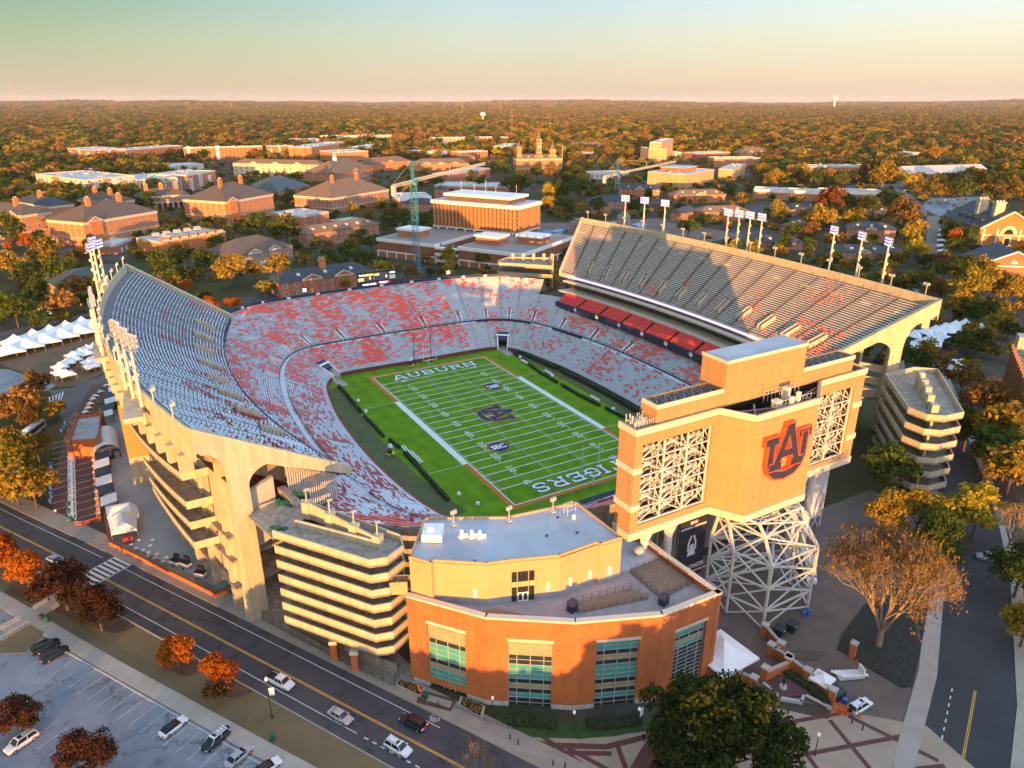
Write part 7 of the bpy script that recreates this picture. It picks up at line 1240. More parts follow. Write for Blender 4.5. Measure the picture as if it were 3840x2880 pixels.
def chainfence(pts,h,label,step=2.4):
 T=thing('mesh_fence',label,'fence',(*pts[0],z)); mb=MB(); m2=MB()
 for p,q in zip(pts[:-1],pts[1:]):
  L2=math.dist(p,q); pv=Vector((*p,0)); d=(Vector((*q,0))-pv)/L2; n=max(1,int(L2/step))
  for j in range(n+1): c=pv+d*(L2*j/n); mb.beam((c.x,c.y,z),(c.x,c.y,z+h),.07)
  mb.beam((*p,z+h),(*q,z+h),.06)
  for j in range(int(L2/.3)): c=pv+d*(.3*j); m2.tube((c.x,c.y,z+.05),(c.x,c.y,z+h),.018,3,cap=False)
  for j in range(int(h/.3)): m2.tube((*p,z+.3*j),(*q,z+.3*j),.014,3,cap=False)
 mb.build('post_frame',dark,T); m2.build('wire_mesh',dark,T)
chainfence([(-93.2,-72.6),(-84.4,-89.2)],2.4,'black mesh fence below the seven-level ramp')
chainfence([(-80.9,-95.6),(-76.8,-102.3),(-75.4,-101.)],2.6,'black mesh fence between the brick gate pillar and the brick building')
mb=MB(); mb.vwall((-93.4,-70.6),(-84.2,-88.2),[(0,z),(19.8,z),(19.8,z+.8),(0,z+1.4)],.3); mb.vwall((-82,-89),(-75.,-99.),[(0,z),(12,z),(12,z+1.6),(0,z+1.6)],.35); tag(mb.build('retaining_wall',concd),'low concrete retaining wall under the seven-level ramp','wall')
for (x,y),l in (((-83.9,-90.1),'left brick gate pillar with stone cap by the sidewalk'),((-81.4,-94.6),'right brick gate pillar with stone cap by the sidewalk')):
 T=thing('gate_pillar',l,'gate pillar',(x,y,z)); mb=MB(); mb.box(x,y,z-.1,1.25,1.25,4.,-.5); mb.box(x,y,z-.1,1.45,1.45,.9,-.5); mb.build('shaft',brickn,T); mb=MB(); mb.box(x,y,z+3.9,1.6,1.6,.3,-.5); mb.box(x,y,z+4.2,1.4,1.4,.35,-.5,taper=1.); mb.build('cap',creamt,T)
T=thing('pedestrian_gate','dark metal gate between the two brick pillars','gate',(-82.7,-92.3,z)); mb=MB(); p=Vector((-83.5,-90.8,z));q=Vector((-81.8,-93.9,z))
for j in range(11): c=p+(q-p)*(j/10); mb.beam(c,c+Vector((0,0,3.)),.05)
for h in (.2,2.,3.): mb.beam(p+Vector((0,0,h)),q+Vector((0,0,h)),.07)
mb.build('bars',dark,T)
def cafe_table():
 T=thing('cafe_table','tall round white table','table'); mb=MB(); mb.lathe((0,0,1.0),[(.42,0),(.44,.04),(.42,.07)],14); mb.build('tabletop',whitep,T); mb=MB(); mb.tube((0,0,.05),(0,0,1.),.05,6); mb.build('column',galv,T); mb=MB(); mb.lathe((0,0,0),[(.28,0),(.28,.04),(.06,.08)],10); mb.build('foot',galv,T); return T
CT=cafe_table()
for x,y in [(-112.4,-30.),(-109.6,-31.6),(-110.3,-33.8),(-114.2,-31.2),(-113.4,-33.4),(-111.9,-35.1),(-111.,-36.6),(-109.3,-38.3),(-107.6,-40.8),(-111.1,-38.),(-110.,-39.7),(-108.6,-42.1),(-107.,-43.2)]: place(CT,(x,y,z+.05),0,'tall round white table on the plaza behind the mesh fence','round tables on the plaza')
def standcart(x,y,rot,label):
 T=thing('vendor_cart',label,'vendor cart',(x,y,z),rot); mb=MB(); mb.box(x,y,z+.45,2.3,1.2,.9,rot); mb.build('counter',whitep,T); mb=MB(); mb.box(x,y,z+1.35,2.4,1.3,.35,rot); mb.build('counter_top',black,T); mb=MB(); mb.box(x+.3,y+.6,z+1.7,1.5,.5,.9,rot); mb.build('machine',black,T); mb=MB(); [mb.tube((x+a,y+b-.1,z+.22),(x+a,y+b+.1,z+.22),.22,8) for a in (-.8,.8) for b in (-.5,.5)]; mb.build('wheel_set',black,T)
standcart(-105.9,-43.6,-1.,'vendor cart with black machine farthest from the sidewalk'); standcart(-104.1,-45.6,-1.,'vendor cart between two others by the mesh fence'); standcart(-98.,-54.3,-.5,'white vendor cart with black lid beside the flared pillar'); standcart(-101.9,-51.,-.8,'small vendor cart with red box near the yellow sign')
def marquee(pts,h0,h1,label,ridge=True):
 T=thing('marquee_tent',label,'tent',(*pts[0],z)); P=[Vector((*p,z+h0)) for p in pts]; c=sum(P,Vector())/4; a=(P[0]+P[1])/2;b=(P[2]+P[3])/2; r1=a+(c-a)*.45; r2=b+(c-b)*.45; r1.z=r2.z=z+h1; mb=MB()
 mb.mesh([*P,r1,r2],[(0,1,4),(1,2,5,4),(2,3,5),(3,0,4,5)])
 for p,q in zip(P,P[1:]+P[:1]): mb.poly([p,q,q-Vector((0,0,.35)),p-Vector((0,0,.35))])
 mb.build('canopy',tentm,T);
 for p in P: mb=MB(); mb.tube((p.x,p.y,z),p,.06); mb.build('pole',galv,T)
marquee([(-118.2,-19.),(-111.8,-18.6),(-112.4,-27.6),(-117.8,-27.)],2.7,4.6,'white marquee with a sunlit pink roof half beside the mesh fence')
mb=MB();
V=[];F=[];n=14
for j,(t,rr_) in enumerate(((0,1.),(1,1.),(2,1.),(2.6,.7),(2.9,.15))):
 for i in range(n+1): a=math.pi*i/n; V.append((-118.3+t*2.6,-15.2+rr_*2.9*math.cos(a)-.2*t,z+rr_*3.9*math.sin(a)))
for j in range(4):
 for i in range(n): F.append((j*(n+1)+i,j*(n+1)+i+1,(j+1)*(n+1)+i+1,(j+1)*(n+1)+i))
mb.mesh(V,F); tag(mb.build('inflatable_tent',tentm),'rounded white inflatable tunnel tent behind the marquee','tent')
T=thing('drinks_cooler','red drinks cooler under the marquee edge','cooler',(-114.6,-28.4,z)); mb=MB(); mb.box(-114.6,-28.3,z+.3,2.,1.,1.2,-.1); mb.build('body',redp,T); mb=MB(); mb.box(-114.6,-28.3,z+1.5,2.1,1.1,.12,-.1); mb.build('lid',redp,T); text('cooler_lettering','Coca-Cola',whitep,(-114.7,-28.85,z+.95),(1,-.1,0),(0,0,1),.5,T)
mb=MB(); mb.poly([(-101.5,-38.5,z+.1),(-98.6,-39.7,z+.1),(-98.6,-39.7,z+2.6),(-101.5,-38.5,z+2.6)]); o=tag(mb.build('wall_banner',navy),'navy banner with monogram under the lowest walkway','banner'); logo(o,(-99.8,-39.25,z+1.4),(.92,-.38,0),(0,0,1),.9,False)
aw=[(-111.9,76),(-112.9,70),(-113.6,64.2),(-114.6,58.2),(-115.4,52.3),(-117.4,24.8),(-117.9,19.4),(-118.2,14.2),(-118.3,8.7),(-118.1,2.8),(-117.9,-2.7),(-117.5,-9.)]
for i,(x,y) in enumerate(aw):
 wcol=i%2==(0 if i<5 else 1); pal=['nearest the street','second from the street','third from the street','fourth from the street','beside the arched tent','far end']
 T=thing('awning_stall','%s awning stall %s'%('pale' if wcol else 'navy',['at the far end of the awning row','second from the far end of the awning row','third from the far end of the awning row','fourth from the far end of the awning row','beside the brick ticket house, far side','beside the brick ticket house, near side','sixth from the near end of the row, striped by sun','fifth from the street end of the awning row','fourth from the street end of the awning row','third from the street end of the awning row','second from the street end of the awning row','at the street end of the awning row'][i]),'awning',(x,y,z),0,'awning stalls along the brick paving')
 mb=MB(); mb.mesh([(x-1.9,y-2.5,z+2.7),(x+1.9,y-2.5,z+3.2),(x+1.9,y+2.5,z+3.2),(x-1.9,y+2.5,z+2.7)]+[(x-1.9,y-2.5,z+2.6),(x+1.9,y-2.5,z+3.1),(x+1.9,y+2.5,z+3.1),(x-1.9,y+2.5,z+2.6)],[(0,1,2,3),(7,6,5,4),(0,4,5,1),(1,5,6,2)]); mb.build('awning_cloth',tentm if wcol else navy,T)
 mb=MB();
 for dx in (-1.8,1.8):
  for dy in (-2.3,2.3): mb.beam((x+dx,y+dy,z),(x+dx,y+dy,z+2.75),.07)
 for h in (1.,2.): mb.beam((x+1.8,y-2.3,z+h),(x+1.8,y+2.3,z+h),.05)
 mb.build('frame',dark,T)
for i in range(13):
 y=30-i*4.1 if i<11 else 0
 if i>=11: continue
 T=thing('brick_pier','brick pier with stone cap in the row beside the awnings','pier',(-120.2,y,z),0,'brick piers along the paving'); mb=MB(); mb.box(-120.2,y-3.,z,.75,.75,2.3); mb.build('shaft',brickn,T); mb=MB(); mb.box(-120.2,y-3,z+2.3,.95,.95,.25); mb.build('cap',creamt,T)
def picnic():
 T=thing('picnic_seat','white picnic table','table'); mb=MB(); mb.box(0,0,.7,.8,2.,.07); mb.build('tabletop',whitep,T)
 for dx in (-.75,.75): mb=MB(); mb.box(dx,0,.42,.3,2.,.06); mb.build('seat',whitep,T)
 mb=MB(); mb.beam((-.8,0,.4),(.8,0,.4),.06); mb.beam((0,0,0),(0,0,.7),.1); mb.build('frame',galv,T); return T
PT=picnic()
for i in range(19): place(PT,(-126.,29.5-i*2.2,z+.05),R(8*((i%3)-1)),'white picnic table in the dense row on the brick paving','white tables on the brick paving')
for x,y in [(-116.5,81.5),(-118.2,77.9),(-119.2,75.2),(-120.,70.8),(-120.7,66.9),(-121.6,63.4),(-114.4,87)]: place(PT,(x,y,z+.05),.4,'white picnic table in the line beyond the brick ticket house','white tables beyond the ticket house')
def bin_(mat,name,label,cat,s=1.):
 T=thing(name,label,cat); mb=MB(); mb.lathe((0,0,0),[(.32*s,0),(.4*s,.5*s),(.42*s,1.05*s)],10); mb.build('body',mat,T); mb=MB(); mb.lathe((0,0,1.05*s),[(.45*s,0),(.45*s,.08*s),(.2*s,.2*s)],10); mb.build('lid',mat,T); return T
BB=bin_(bluebin,'recycling_bin','blue recycling bin','bin'); GB=bin_(greenbin,'litter_bin','green litter bin','bin',1.15)
for i,(x,y) in enumerate([(-131.1,25.8),(-130.9,23.6),(-130.7,17.8),(-130.9,13.2),(-130.9,10.2),(-130.8,6.5),(-130.9,2.2),(-130.6,4.4)]): place(BB,(x,y,z+.05),0,'blue recycling bin in the line at the paving edge under golden trees','blue bins at the paving edge')
for i,(x,y) in enumerate([(-127.4,56.4),(-127.8,52.9),(-128.4,50.2)]): place(BB,(x,y,z+.05),0,['blue bin farthest along the trio near the parked bus','middle blue bin of the trio near the parked bus','blue bin of the trio closest to the street'][i],'blue bins near the bus')
for i,(x,y) in enumerate([(2.1,-125.8),(3.3,-125.9)]): place(BB,(x,y,z+.05),0,['left blue bin beside the truss tower foot','right blue bin beside the truss tower foot'][i],'blue bins by the truss tower')
place(BB,(-10.7,-144.9,z+.05),0,'blue bin in front of the stacked green bins')
for i,(x,y,l) in enumerate([(-130.8,-51.4,'green litter bin on the path beside the railings'),(-98.4,-103.2,'green litter bin on the lot path near the lower edge'),(-126.3,-11.1,'green litter bin at the street end of the white tables'),(-126.8,-6.6,'green litter bin second from the street by the white tables'),(-126.9,-2.5,'green litter bin third from the street by the white tables'),(-73.2,-107.6,'green litter bin at the building entrance')]): place(GB,(x,y,z+.15),0,l)
place(bin_(dark,'litter_bin','black litter bin next to the green bin on the path','bin'),(-131.7,-49.9,z+.15),0,None)
zz=29.
for i,(x,y,h,l) in enumerate([(-83.,-70.6,28.9,'stacked green bins on the top ramp level beside the corrugated wall'),(-86.4,-70.8,28.,'green bins at the deck end of the ramp'),(-89.5,-79.6,28.,'green bin cluster at the upper left of the ramp')]):
 T=thing('bin_cluster',l,'bins',(x,y,h-1.3));
 for k in range(3): mb=MB(); mb.box(x+.9*k-.6,y-.8*k*.8,h-1.3,.9,1.,1.3,.5); mb.build('bin',greenbin,T)
T=thing('bin_cluster','block of stacked green bins beside the brick wall and white canopy','bins',(-10.6,-142.6,z))
for i in range(3):
 for j in range(3): mb=MB(); mb.box(-11.2+i*.85+j*.2,-143.6+j*1.,z,.8,.9,1.3+.1*((i*j)%2),.1); mb.build('bin',pbr('green_plastic_deep',(.008,.06,.055),.5),T)
def dumpster(x,y,rot,label):
 T=thing('dumpster',label,'dumpster',(x,y,z),rot); m=pbr('dumpster_green',(.006,.035,.03),.5); mb=MB(); mb.box(x,y,z+.15,2.2,1.7,1.5,rot); mb.build('body',m,T); mb=MB(); mb.box(x,y,z+1.65,2.3,1.8,.15,rot,taper=1.); mb.build('lid',m,T); mb=MB(); c=Vector((x,y,z)); n=Vector((math.sin(rot),-math.cos(rot),0))*.87; r=Vector((math.cos(rot),math.sin(rot),0)); mb.poly([c+n-r*.1+Vector((0,0,.9)),c+n+r*.5+Vector((0,0,.9)),c+n+r*.5+Vector((0,0,1.3)),c+n-r*.1+Vector((0,0,1.3))]); mb.build('sticker',whitep,T)
dumpster(-6.4,-127.,.25,'dark green dumpster nearer the brick wall end'); dumpster(-3.4,-127.4,.3,'dark green dumpster right of its twin by the truss tower')
def barrier(p,q,label,grp,mat=None):
 T=thing('crowd_barrier',label,'barrier',(*p,z),0,grp); mb=MB(); a=Vector((*p,z));b=Vector((*q,z)); n=9
 for h in (.2,1.1): mb.beam(a+Vector((0,0,h)),b+Vector((0,0,h)),.06)
 for j in range(n+1): c=a+(b-a)*(j/n); mb.beam(c+Vector((0,0,.2)),c+Vector((0,0,1.1)),.035 if 0<j<n else .06)
 mb.build('frame',mat or orange,T); mb=MB()
 for c in (a,b): mb.box(c.x,c.y,z,.5,.5,.2)
 mb.build('feet',mat or orange,T)
for i,(p,q) in enumerate([((-125.4,-13.2),(-123.8,-14.4)),((-123.8,-14.4),(-122,-14.2)),((-122,-14.2),(-120.3,-13.8))]): barrier(p,q,['orange barrier at the left end of the paving','orange barrier in the middle of the three closing the paving','orange barrier at the right end of the paving'][i],'orange barriers closing the brick paving')
for i in range(6): barrier((-14.3+.22*i,-145.1+.2*i),(-12.9+.22*i,-146.8+.2*i),'orange barrier stacked beside the brick pier end','stacked orange barriers by the brick pier')
barrier((-12.,-146.2),(-11.,-148.4),'single orange barrier standing alone near the white off-roader',None)
def tickethouse():
 P=[(-123.4,46.7),(-116.6,45.5),(-118.,25.),(-125.9,28.)]; T=thing('ticket_house','small brick ticket house with stone caps and a flat grey roof','kiosk',(-121,36,z)); mb=MB(); mb.prism(P,z,z+5.); mb.build('walls',brickn,T); mb=MB(); mb.prism([(x+(-121-x)*.06,y+(36-y)*.05) for x,y in P],z+5.,z+5.1); mb.build('roof',roofm,T); mb=MB()
 for p,q in zip(P,P[1:]+P[:1]): L2=math.dist(p,q); mb.vwall(p,q,[(0,z+4.9),(L2,z+4.9),(L2,z+5.9),(0,z+5.9)],-.4)
 mb.build('parapet',brickn,T)
 for x,y in P+[(-125.2,34),(-124.4,40)]: mb=MB(); mb.box(x,y,z,1.3,1.3,6.2); mb.box(x,y,z+6.2,1.5,1.5,.35); mb.lathe((x,y,z+6.5),[(.3,0),(.35,.4),(.15,.9)],6); mb.build('stone_cap',creamt if False else pbr('brick_pier_mix',(.34,.16,.10),.85),T)
 for x,y in ((-121.8,42),(-122.2,34)): mb=MB(); mb.box(x,y,z+5.1,1.6,1.,.7); mb.build('roof_unit',galv,T)
tickethouse()
T=thing('arched_tent','arched tent with white roof and navy end wall bearing a pale emblem','tent',(-116.7,30,z)); V=[];F=[];n=12
for j,y in enumerate((22.,37.)):
 for i in range(n+1): a=math.pi*i/n; V.append((-116.6+3.3*math.cos(a),y,z+1.8+3.*math.sin(a)))
for i in range(n): F.append((i,i+1,n+2+i,n+1+i))
mb=MB(); mb.mesh(V,F); mb.poly([(-119.9,22,z),(-119.9,37,z),(-119.9,37,z+1.8),(-119.9,22,z+1.8)]); mb.poly([(-113.3,22,z),(-113.3,37,z),(-113.3,37,z+1.8),(-113.3,22,z+1.8)]); mb.build('canopy',tentm,T); mb=MB(); mb.poly([V[i] for i in range(n+1)]+[(-119.9,22,z),(-113.3,22,z)]); o=mb.build('end_wall',navy,T)
mb=MB()
for s in (-1,1):
 mb.beam((-116.6-1.1,21.9,z+2.2+s*.75),(-116.6+1.1,21.9,z+2.2+s*.25*0+s*.75),.16)
 mb.beam((-116.6-1.1*s,21.9,z+2.2+.75),(-116.6-.5*s,21.9,z+2.2),.2); mb.beam((-116.6-1.1*s,21.9,z+2.2-.75),(-116.6-.5*s,21.9,z+2.2),.2)
mb.beam((-117.2,21.88,z+2.2),(-116.,21.88,z+2.2),.2); mb.build('emblem',whitep,o)
def lamp_post(x,y,h,label,flag=None,double=False):
 T=thing('lamp_post',label,'lamp post',(x,y,z)); mb=MB(); mb.lathe((x,y,z),[(.22,0),(.18,.6),(.08,.8),(.07,h-.5)],8); mb.build('post',dark,T)
 mb=MB(); mb.lathe((x,y,z+h-.5),[(.08,0),(.25,.1),(.24,.5),(.05,.7)],8); mb.build('lantern',pbr('lantern_glass',(.7,.7,.65),.3,0,1,emit=(1,.95,.8),estr=.12),T)
 if flag:
  mb=MB(); mb.box(x+.55,y,z+h*.55,.9,.06,1.6,flag if isinstance(flag,float) else 0); mb.build('banner',whitep,T)
lamp_post(-97.4,-98.4,8.6,'dark lamp post with a blank white banner beside the driving pickup',-.4)
lamp_post(-54.7,-126.2,4.3,'lamp post with white globe in front of the clipped cypress trio'); lamp_post(-45.,-131.,4.3,'lamp post with small flag near the big oak',.3); lamp_post(-24.,-149.4,4.6,'lamp post with white globe standing alone on the patterned plaza'); lamp_post(-64.9,-116.9,4.4,'lamp post with globe beside the flower planter'); lamp_post(-123.4,-42.6,4.,'slim sign post at the near end of the crosswalk')
def bollard(): mb=MB(); mb.lathe((0,0,0),[(.12,0),(.11,1.),(.14,1.05),(.05,1.2)],8); return tag(mb.build('bollard',dark),'slim black bollard','bollard')
bo=bollard()
for i,(x,y,l) in enumerate([(-64.7,-122.4,'black bollard at the left end of the lawn edge'),(-64.1,-124.,'black bollard second along the plaza edge'),(-61.3,-130.1,'black bollard on the brick band near the bare tree'),(-13.1,-150.1,'black bollard right of the white off-roader'),(-13.3,-148.3,'black bollard beside the orange barriers'),(-72.1,-110.4,'black bollard at the building entrance path'),(-59.9,-131.4,'black bollard closest to the bottom edge')]):
 o=bo if i==0 else bo.copy()
 if i: COL.objects.link(o)
 o.location=(x,y,z+.1); o['label']=l
mb=MB(); mb.poly([(-66.,-118.,z+.12),(-64.4,-122,z+.12),(-58,-135,z+.12),(-45,-165,z+.12),(-5,-168,z+.12),(-3.,-155,z+.12),(-12.2,-146,z+.12),(-16.2,-145.6,z+.12),(-28,-133,z+.12),(-44,-132.5,z+.12),(-55,-128,z+.12)]); struct('patterned_plaza',mb,pbr('plaza_buff',(.34,.27,.19),.9,.12,.25))
mb=MB(); bp_=z+.135
def band(pts,w): strip(mb,pts,-w/2,w/2,bp_+.003*len(mb.f)*.05)
band([(-65,-121),(-60,-126.5),(-52,-131.5),(-42,-134),(-30,-135)],1.1)
band([(-64,-123.),(-55,-140),(-46,-158)],1.2); band([(-62,-127),(-52,-133)],.9)
for a,b in (((-60,-124),(-57,-133)),((-57.5,-128.5),(-52,-140)),((-50,-131.5),(-52,-137)),((-31,-140),(-13,-146.)),((-22,-139.),(-28,-158)),((-16,-146),(-20,-160)),((-30,-147.),(-6,-155)),((-27,-153.),(-8,-161)),((-12.5,-147),(-8,-160))): band([a,b],.8)
mb.poly([(-52,-137,bp_+.004),(-46,-134,bp_+.004),(-43,-141,bp_+.004),(-49,-144,bp_+.004)]); mb.poly([(-56,-141,bp_+.005),(-50.5,-138.,bp_+.005),(-48,-143.6,bp_+.005),(-53,-147,bp_+.005)])
struct('brick_bands',mb,pbr('plum_brick',(.11,.042,.036),.9,.15,.6))
mb=MB(); mb.poly([(-67.2,-117.6,z+.14),(-63.,-117.6,z+.14),(-54,-124.8,z+.14),(-41.3,-130.4,z+.14),(-43.8,-132.1,z+.14),(-49.4,-130.6,z+.14),(-55.5,-127.6,z+.14),(-61.6,-123.8,z+.14),(-64.6,-121.1,z+.14)]); struct('lawn_strip',mb,pbr('green_lawn',(.03,.075,.015),.95,.25,.8))
hedge([(-63.2,-119.),(-60,-121.6),(-56.8,-123.9)],1.7,1.4,'dark hedge below the second window bay',z=z); hedge([(-52.2,-126.6),(-48,-128.7),(-43.8,-130.2)],1.7,1.4,'dark hedge below the third window bay',z=z)
def planter(P,label,fl):
 T=thing('flower_planter',label,'planter',(*P[0],z)); mb=MB(); mb.prism(P,z,z+.5); mb.build('planter_wall',pbr('planter_brick',(.40,.36,.33),.85),T); c=np.mean(P,0); mb=MB(); rng=np.random.RandomState(5)
 ii=[(x+(c[0]-x)*.18,y+(c[1]-y)*.18) for x,y in P]; mb.prism(ii,z+.4,z+.56,0)
 for _ in range(420):
  w=rng.dirichlet([1]*len(ii)); x=sum(a*p[0] for a,p in zip(w,ii)); y=sum(a*p[1] for a,p in zip(w,ii)); q=Vector((x,y,z+.55+.35*rng.rand())); a=Vector(rng.randn(3)).normalized()*.16; b=Vector(rng.randn(3)).normalized()*.16; mb.poly([q-a,q-b,q+a,q+b],1 if rng.rand()<.5 else 0)
 mb.build('flowers',[hedgem,pbr('orange_blossom',(.5,.22,.02),.8,.3,2.)],T)
planter([(-76.7,-101.9),(-75.6,-101.2),(-72.4,-105.6),(-73.8,-107.)],'long planter of orange flowers left of the entrance',1); planter([(-69.,-111.8),(-67.7,-110.4),(-65.1,-114.6),(-66.8,-116.6)],'planter of orange flowers right of the entrance',1)
mb=MB(); mb.poly([(-75,-107.6,z+.18),(-73.2,-105.2,z+.18),(-68.5,-110.6,z+.18),(-70.6,-112.4,z+.18)]); struct('entrance_path',mb,brickpave); mb=MB(); mb.poly([(-73.8,-107.4,z+.19),(-72.9,-106.4,z+.19),(-69.4,-110.6,z+.19),(-70.4,-111.6,z+.19)]); struct('entrance_path_slab',mb,pave)
mb=MB(); P0=[(-69.6,-112.2),(-66.5,-117.2),(-63.2,-121.4)]
for p,q in zip(P0[:-1],P0[1:]):
 for h in (.5,1.): mb.beam((*p,z+h),(*q,z+h),.05)
 for j in range(6): c=Vector((*p,z))+(Vector((*q,z))-Vector((*p,z)))*(j/5); mb.beam(c,c+Vector((0,0,1.)),.04)
tag(mb.build('hand_railing',dark),'dark handrail on the slope beside the flower planter','railing')
T=thing('tiger_statue','small orange tiger figure beside the entrance door','statue',(-73.6,-106.,z)); mb=MB(); mb.box(-73.6,-106.1,z+.15,.5,1.4,.25); mb.build('base',dark,T); mb=MB(); mb.tube((-73.6,-106.7,z+1.),(-73.6,-105.6,z+1.1),.24,8); [mb.tube((-73.6+a,b,z+.4),(-73.6+a,b,z+1.),.09) for a in(-.15,.15) for b in(-106.6,-105.7)]; mb.lathe((-73.6,-105.4,z+1.1),[(.1,0),(.24,.15),(.2,.35),(.05,.45)],8); mb.tube((-73.6,-106.7,z+1.),(-73.6,-107.1,z+1.4),.05); mb.build('figure',orange,T)
def wallrun(pts,label,h=2.2,piers=True):
 T=thing('garden_wall',label,'wall',(*pts[0],z)); mb=MB(); mc=MB()
 for p,q in zip(pts[:-1],pts[1:]): L2=math.dist(p,q); mb.vwall(p,q,[(0,z),(L2,z),(L2,z+h),(0,z+h)],.5); mc.vwall(p,q,[(-.05,z+h),(L2+.05,z+h),(L2+.05,z+h+.25),(-.05,z+h+.25)],.62)
 mb.build('brickwork',brickn,T); mc.build('coping',pbr('wall_coping',(.42,.38,.32),.85),T)
 for p in pts: mb=MB(); mb.box(p[0],p[1],z,1.1,1.1,h+.6,.3); mb.build('pier',brickn,T); mb=MB(); mb.box(p[0],p[1],z+h+.6,1.4,1.4,.3,.3); mb.build('pier_cap',pbr('wall_coping',(.42,.38,.32)),T)
wallrun([(-9.6,-126.),(-10.9,-131.),(-12.8,-130.4),(-12.4,-134.),(-12.3,-138.2),(-12.4,-143.5)],'brick garden wall with pale coping stepping between yard and plaza'); wallrun([(-12.8,-134.4),(-18.4,-134.)],'short brick wall beside the statue bed'); wallrun([(-26.,-131.),(-22.6,-131.4),(-21.5,-134.2)],'low brick wall with stone caps right of the last window bay',1.6)
T=thing('bronze_statue','dark standing bronze statue on a round pale plinth','statue',(-17.2,-137.2,z)); mb=MB(); mb.lathe((-17.2,-137.2,z),[(.9,0),(.9,.35),(.7,.4),(.6,.8)],16); mb.build('plinth',pavel,T)
br_=pbr('bronze',(.03,.025,.02),.4,.2,1.,metal=.5); mb=MB(); c=(-17.2,-137.2,z+.8)
for s in (-.12,.12): mb.tube((c[0]+s,c[1],c[2]),(c[0]+s*.8,c[1],c[2]+.95),.09,7,.12)
mb.lathe((c[0],c[1],c[2]+.9),[(.2,0),(.22,.3),(.27,.55),(.1,.7)],9); mb.lathe((c[0],c[1],c[2]+1.6),[(.05,0),(.13,.1),(.12,.25),(.03,.33)],8); mb.tube((c[0]-.26,c[1],c[2]+1.45),(c[0]-.36,c[1]-.1,c[2]+.85),.06,6); mb.tube((c[0]+.26,c[1],c[2]+1.45),(c[0]+.45,c[1]-.2,c[2]+1.3),.06,6); mb.build('figure',br_,T)
mb=MB(); mb.prism([(-19.6,-134.8),(-13.,-134.8),(-12.9,-144.6),(-14.,-145.),(-16.,-140.),(-19.8,-138.6)],z,z+.4); struct('statue_bed',mb,pbr('bed_brick',(.10,.045,.04),.9));
mb=MB(); P=[(-19.7,-134.7),(-19.9,-138.8),(-17.2,-141.4),(-15.6,-140.6),(-13.9,-145.4),(-12.6,-145.)]
for p,q in zip(P[:-1],P[1:]): L2=math.dist(p,q); mb.vwall(p,q,[(0,z),(L2,z),(L2,z+.65),(0,z+.65)],.5)
tag(mb.build('bed_edging',pavel),'pale zigzag stone edging around the statue bed','edging')
hedge([(-14.,-135.4),(-13.4,-140),(-13.6,-143.6)],1.3,1.2,'dark hedge inside the brick garden wall behind the statue',z=z)
def peaktent(x,y,s,h0,h1,label,grp=None,rot=0,name='peaked_tent'):
 T=thing(name,label,'tent',(x,y,z),rot,grp)
 c,q=math.cos(rot),math.sin(rot); P=[(x+s*(a*c-b*q)/2,y+s*(a*q+b*c)/2) for a,b in ((-1,-1),(1,-1),(1,1),(-1,1))]
 mb=MB(); rings=[];
 for t in (0,.25,.5,.75,1.):
  k=(1-t); hh=h0+(h1-h0)*(t**1.9); rings.append([(x+(px-x)*k,y+(py-y)*k,z+hh) for px,py in P])
 mid=[]
 V=[v for r_ in rings for v in r_]; F=[(j*4+i,j*4+(i+1)%4,(j+1)*4+(i+1)%4,(j+1)*4+i) for j in range(4) for i in range(4)]; mb.mesh(V,F)
 for i in range(4):
  a,b=P[i],P[(i+1)%4]; m=((a[0]+b[0])/2,(a[1]+b[1])/2); mb.poly([(*a,z+h0),(*m,z+h0),(*m,z+h0-.25),(*a,z+h0-.5)]); mb.poly([(*m,z+h0),(*b,z+h0),(*b,z+h0-.5),(*m,z+h0-.25)])
 mb.build('canopy',tentm,T)
 mb=MB()
 for a in P: mb.tube((*a,z),(*a,z+h0),.05,5)
 mb.build('pole_frame',galv,T); return T
names=['first','second','third','fourth','fifth','sixth']
tl=['leftmost of the front row of big white tents','second tent of the front row of big white tents','third tent of the front row of big white tents','fourth tent of the front row of big white tents','fifth tent of the front row of big white tents','front tent nearest the curved deck','leftmost of the back row of big white tents','second tent of the back row of big white tents','third tent of the back row of big white tents','fourth tent of the back row of big white tents','back tent nearest the curved deck']
for (x,y),l in zip(D['tents'],tl): peaktent(x,y,10.5,2.6,6.0,l,'big white tents on the lawn',.3)
for x,y in D['stents']: peaktent(x,y,5.2,2.3,4.,'small white canopy tent in the cluster on the lawn by the deck','small white canopies on the lawn',.3,'canopy_tent')
for x,y in D['rtents']: peaktent(x,y,9.5,2.8,6.2,'big white peaked tent in the block under the right stand end','big white tents right of the stand',.5)
for x,y in D['rstents']: peaktent(x,y,6,2.3,4.,'small white canopy right of the six-level ramp','small white canopies by the right ramp',.5,'canopy_tent')
for x,y in D['roadtents']: peaktent(x,y,6,2.2,3.6,'white canopy along the tree-lined walk','white canopies along the walk',.4,'canopy_tent')
peaktent(-22.7,-127.6,9.2,3.2,6.4,'large white peaked tent against the right side of the brick building',rot=.05)
peaktent(-11.2,-140.4,3.4,2.3,3.6,'small white canopy behind the brick garden wall','',.2,'canopy_tent')
T=thing('goods_pile','pile of white folded panels on a low trailer','pile',(-4.4,-141.2,z));
for i in range(7): mb=MB(); mb.box(-6.2+i*.62,-140.2-i*.3,z+.5,.5,2.6,.25,.35+.03*i); mb.build('panel',whitep,T)
mb=MB(); mb.box(-4.4,-141.1,z+.25,4.8,2.2,.2,-.4); mb.build('trailer_bed',galv,T); mb=MB(); mb.box(-2.2,-142,z+.4,.3,1.8,1.5,-.4); mb.build('end_board',whitep,T)
T=thing('yard_gate','open dark metal gate behind the white canopy','gate',(-9.5,-133.5,z)); mb=MB()
